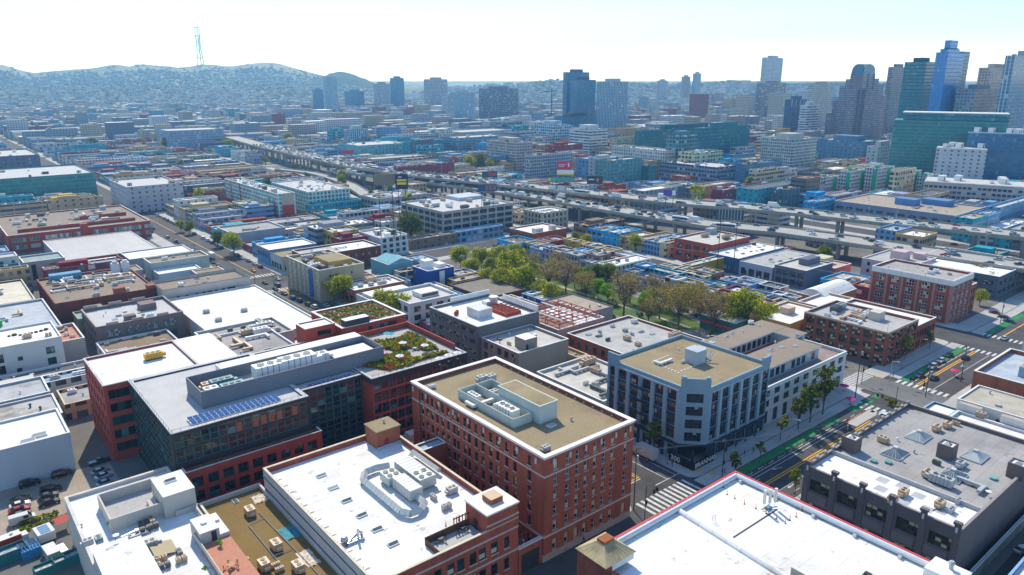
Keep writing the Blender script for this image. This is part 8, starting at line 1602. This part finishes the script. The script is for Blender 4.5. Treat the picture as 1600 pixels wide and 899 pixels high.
def signal(px, py, pt, label, dx=-4, dy=0):
    p = at(px, py, .13); h = 3
    while pr((p.x, p.y, h))[1] > pt and h < 12: h += .1
    t = thing('traffic_signal', label, 'traffic light', (p.x, p.y, .13)); part(t, 'pole', DSTEEL, lambda b: b.bar((p.x, p.y, 0), (p.x, p.y, h), .1, 0, 6)); part(t, 'mast_arm', DSTEEL, lambda b: b.bar((p.x, p.y, h*.66), (p.x+dx, p.y+dy, h*.72), .07))
    for k, f in enumerate((.75, 1.0, 0)):
        x, y, z = p.x+dx*f+(.25 if f == 0 else 0), p.y+dy*f, h*.66-(.3 if f else 1.2)
        part(t, 'signal_head', BLACK, lambda b: b.box(x-.2, y-.2, z-.5, x+.2, y+.2, z+.6))
signal(1007, 815, 760, 'traffic light with long arm at the red tower corner', 5.5, 1.2); signal(1395, 658, 605, 'traffic light mast in the middle of the crossing by the taupe building', -1, 5); signal(1128, 748, 700, 'traffic light at the arched building corner', -.5, -4); signal(1442, 612, 588, 'small traffic light by the blue hut corner', -1, 4); signal(1346, 600, 560, 'traffic light on the corner island', 3, -1)
def lamp(px, py, pt, label, dx=0, dy=-2):
    p = at(px, py, .13); h = 4
    while pr((p.x, p.y, h))[1] > pt and h < 14: h += .1
    t = thing('street_lamp', label, 'street lamp', (p.x, p.y, .13)); part(t, 'pole', STEEL, lambda b: (b.bar((p.x, p.y, 0), (p.x, p.y, h), .1, 0, 6, .07), b.bar((p.x, p.y, h), (p.x+dx, p.y+dy, h+.3), .05))); part(t, 'lamp_head', STEEL, lambda b: b.box(p.x+dx-.2, p.y+dy-.4, h+.2, p.x+dx+.2, p.y+dy+.4, h+.38, bot=True))
for a in ((1499, 596, 573, 'curved-arm street lamp in front of the red brick wall'), (1240, 770, 742, 'white street lamp by the taupe building corner'), (1170, 727, 690, 'street lamp on the pavement below the arched building'), (1235, 685, 655, 'street lamp between the arched and courtyard buildings'), (1389, 600, 565, 'street lamp at the warehouse corner'), (1434, 560, 530, 'street lamp in front of the brick annex'), (905, 855, 843, 'lamp at the foot of the red brick tower')): lamp(*a)
for i, (px, py) in enumerate(((866, 300), (1093, 322), (1268, 350), (1355, 350), (1400, 345), (1540, 372), (820, 290), (760, 283), (690, 272))):
    p = at(px, py, 15); t = thing('motorway_lamp', 'slim grey lamp mast on the motorway barrier', 'street lamp', (p.x, p.y, 15), 'lamp masts along the motorway'); part(t, 'pole', STEEL, lambda b: b.bar((p.x, p.y, 14), (p.x, p.y, 25), .13, 0, 5, .08)); part(t, 'lamp_head', STEEL, lambda b: b.box(p.x-1.2, p.y-.2, 24.9, p.x+.1, p.y+.2, 25.1, bot=True))
def wire(p, q, label, sag=.8, r=.02):
    p, q = Vector(p), Vector(q); b = MB(p); P = [p.lerp(q, i/8)-Vector((0, 0, sag*4*(i/8)*(1-i/8))) for i in range(9)]
    for a, c in zip(P, P[1:]): b.bar(a, c, r, 0, 3)
    o_ = put('overhead_wire', b.mesh('overhead_wire', [plain('wire_grey', (.35, .35, .35))]), None, None, p); tag(o_, label, 'wire')
p1, h1 = PO[3]; p2, h2 = PO[5]
for k in range(3): wire((p1.x-.6+.6*k, p1.y, h1-.6), (p2.x-.6+.6*k, p2.y, h2-.6), ['upper', 'middle', 'lower'][k]+' of three overhead wires crossing the corner by the red tower')
wire(at(905, 364, 10), at(1205, 408, 10), 'long pale wire running in front of the red square office', .6, .06); wire(at(1205, 408, 10), at(1400, 440, 10), 'long pale wire in front of the orange barrel-roofed house', .6, .06)
def billboard(xl, xr, y0, y1, D, z_post, col, label, marks=()):
    a, b_, c = gdir((xl+xr)/2, (y0+y1)/2); X, Y = a*D, b_*D; ppm = F_PX/ D*1.04
    w, h = (xr-xl)/ppm, (y1-y0)/ppm; zc = H+c*D
    t = thing('billboard', label, 'billboard', (X, Y, 0), None, math.atan2(b_, a)-PI/2)
    P0(t, 'panel', plain('board_'+label[:14].replace(' ', '_'), col, .6), lambda b: b.box(-w/2, -.2, zc-h/2, w/2, .2, zc+h/2, bot=True)); P0(t, 'frame', DSTEEL, lambda b: (b.box(-w/2-.15, .21, zc-h/2-.1, w/2+.15, .5, zc+h/2+.1, bot=True)))
    for x in (-w*.3, w*.3): P0(t, 'post', DSTEEL, lambda b: b.bar((x, .35, z_post), (x, .35, zc-h/2), .2, 0, 6))
    for k, (u0, u1, v0, v1, cl) in enumerate(marks): P0(t, 'printed_band', plain(f'print_{cl}', cl, .6), lambda b: b.box(-w/2+w*u0, -.23, zc-h/2+h*v0, -w/2+w*u1, -.204, zc-h/2+h*v1, bot=True))
    return t
Wt = (.75, .75, .75); Ye = (.75, .55, .02)
billboard(584, 619, 272, 289, 430, 10, (.2, .17, .13), 'bare wooden back of the big billboard by the ramp')
billboard(618, 637, 272, 296, 428, 10, (.015, .03, .09), 'navy face of the big billboard with two yellow bands', ((.1, .9, .3, .45, Ye), (.1, .9, .52, .66, Ye), (.2, .5, .78, .84, Wt)))
bb_ = billboard(870, 893, 252, 265, 640, 12, (.62, .015, .09), 'pink billboard on the grey hotel with small white lettering', ((.12, .6, .52, .6, Wt), (.12, .5, .32, .38, Wt), (.76, .86, .3, .8, Wt)))
billboard(917, 942, 275, 288, 560, 5, (.02, .04, .08), 'dark billboard with an orange disc beyond the motorway', ((.6, .75, .3, .7, (.7, .2, .03)), (.1, .45, .5, .62, Wt)))
billboard(1037, 1056, 297, 306, 520, 15, (.1, .06, .35), 'purple and white billboard beside the upper motorway', ((.7, .98, .05, .95, Wt),))
billboard(753, 777, 268, 278, 600, 12, (.02, .08, .16), 'dark blue billboard with a red smear above the motorway', ((.4, .9, .35, .75, (.5, .03, .06)),))
billboard(746, 777, 288, 299, 480, 8, (.03, .05, .1), 'dark blue billboard with three portrait panels at the lower motorway', ((.4, .55, .15, .85, (.35, .12, .1)), (.6, .75, .15, .85, (.35, .12, .1)), (.8, .95, .15, .85, (.35, .12, .1))))
billboard(1119, 1161, 328, 344, 395, 3, (.03, .08, .1), 'big see-through billboard frame standing before the upper motorway', tuple((u/9, u/9+.02, 0, 1, (.4, .42, .43)) for u in range(1, 9)))
billboard(855, 897, 278, 284, 590, 4, (.05, .3, .27), 'long teal banner board beyond the motorway', ((.02, .12, .2, .9, Ye),))
billboard(870, 897, 266, 274, 600, 8, Wt, 'white and yellow billboard below the pink one', ((0, 1, .0, .3, Ye),))
billboard(535, 553, 235, 241, 900, 8, (.5, .02, .06), 'small red billboard far beyond the motorway')
def person_mesh():
    me = bpy.data.meshes.new('person'); J = [(0, 0, .95), (0, 0, 1.2), (0, 0, 1.42), (0, 0, 1.52), (0, .02, 1.66), (.1, 0, .9), (.12, .12, .5), (.12, .02, .07), (.12, .2, .04), (-.1, 0, .9), (-.12, -.1, .5), (-.12, -.26, .1), (-.12, -.1, .04), (.2, 0, 1.4), (.26, -.06, 1.12), (.26, .08, .88), (-.2, 0, 1.4), (-.26, .04, 1.12), (-.25, .18, .92)]
    Ed = [(0, 1), (1, 2), (2, 3), (3, 4), (0, 5), (5, 6), (6, 7), (7, 8), (0, 9), (9, 10), (10, 11), (11, 12), (2, 13), (13, 14), (14, 15), (2, 16), (16, 17), (17, 18)]
    rd_ = [.15, .14, .15, .06, .11, .1, .065, .045, .04, .1, .065, .045, .04, .07, .048, .035, .07, .048, .035]
    me.from_pydata(J, Ed, []); o_ = bpy.data.objects.new('person_rig', me); COL.objects.link(o_)
    m_ = o_.modifiers.new('s', 'SKIN'); m2 = o_.modifiers.new('d', 'SUBSURF'); m2.levels = 1
    for v, r in zip(me.skin_vertices[0].data, rd_): v.radius = (r, r*.85)
    me.skin_vertices[0].data[0].use_root = True
    dg_ = bpy.context.evaluated_depsgraph_get(); out = bpy.data.meshes.new_from_object(o_.evaluated_get(dg_)); bpy.data.objects.remove(o_)
    out.name = 'person'; out.materials.clear()
    for q in (plain('skin', (.45, .27, .19), .6), plain('clothing', None, .9), plain('trousers', (.03, .035, .05), .9)): out.materials.append(q)
    for p_ in out.polygons:
        z = p_.center.z; x = abs(p_.center.x); p_.material_index = 0 if z > 1.47 or (x > .2 and z < .98) else 1 if z > .92 else 2
        p_.use_smooth = True
    hb_ = MB(); hb_.ball((0, -.01, 1.7), .125, 0, 6, .9); return out, hb_.mesh('hair', [plain('hair', (.03, .02, .015), .8)])
PM, HM = person_mesh()
for px, py, rz, col, lab in ((1163, 711, .5, (.02, .02, .03), 'person in dark clothes walking under the arched building'), (1177, 708, 2.5, (.1, .12, .2), 'person in a dark blue top beside the young tree'), (1128, 742, 0, (.03, .03, .03), 'left one of two people in black near the hoarding'), (1132, 740, .3, (.15, .05, .05), 'right one of two people near the hoarding, darker red top'), (878, 878, 1, (.02, .02, .02), 'person in black walking along the red tower'), (884, 868, 1.2, (.1, .2, .4), 'person in a blue top beside the red tower wall'), (912, 849, -1, (.03, .03, .03), 'person in black farther along the red tower wall'), (1408, 577, 0, (.5, .5, .5), 'person in a pale top below the orange brick warehouse'), (1395, 590, 1, (.05, .05, .06), 'person waiting at the warehouse corner'), (1330, 640, 2, (.4, .05, .1), 'person in a red top by the bus stop'), (1043, 727, .5, (.4, .4, .4), 'person in grey by the street corner of the arched building'), (1050, 729, .2, (.03, .03, .05), 'person in dark clothes by the street corner of the arched building')):
    p = at(px, py, .13); r = put('person', PM, None, col, (p.x, p.y, .13), rz); tag(r, lab, 'person'); put('hair', HM, r)
# crimson umbrella shelters and planters at the corner
for px, py, lab in ((1328, 632, 'pink shade canopy at the bus stop pavement'), (1318, 611, 'small red bench canopy on the corner island'), (1491, 587, 'pink canopy across the crossing')):
    parasol(px, py, .2, (.55, .03, .16), lab, 1.6)
b = MB(); 
for k in range(7): b.bar((206+3.1*k, 94.0, .0), (206+3.1*k, 94.0, .9), .04)
for k in range(14):
    q = put('lane_post', CARMESH['sedan'] if False else _hm['roof_vent'], None, (.75, .75, .75), (152+3.2*k, 93.7, .0)); q.scale = (.18, .18, .9); tag(q, 'slim white post along the green cycle lane', 'marker post', 'white posts along the cycle lane')
# gate wall between the two brick buildings
gw_ = bld('gate_wall', 'low brick gate wall between the red tower and the brick warehouse', 84.8, 91.2, 101.2, 102, 6, BRICK, None, SILL, par=.02, pt=.05, cat='wall', reg=False); part(gw_, 'gate', DSTEEL, lambda q: q.box(85.6, 101.1, .1, 90.4, 101.19, 4.4))
fb = bld('foot_bridge', 'small blue-roofed link at high level between the warehouse and the red tower', 84.5, 91.3, 137, 140.5, 14, BRICK, None, surf('blue_cap', (.3, .42, .5)), base=8, par=.4, pt=.2, cat='bridge', reg=False)
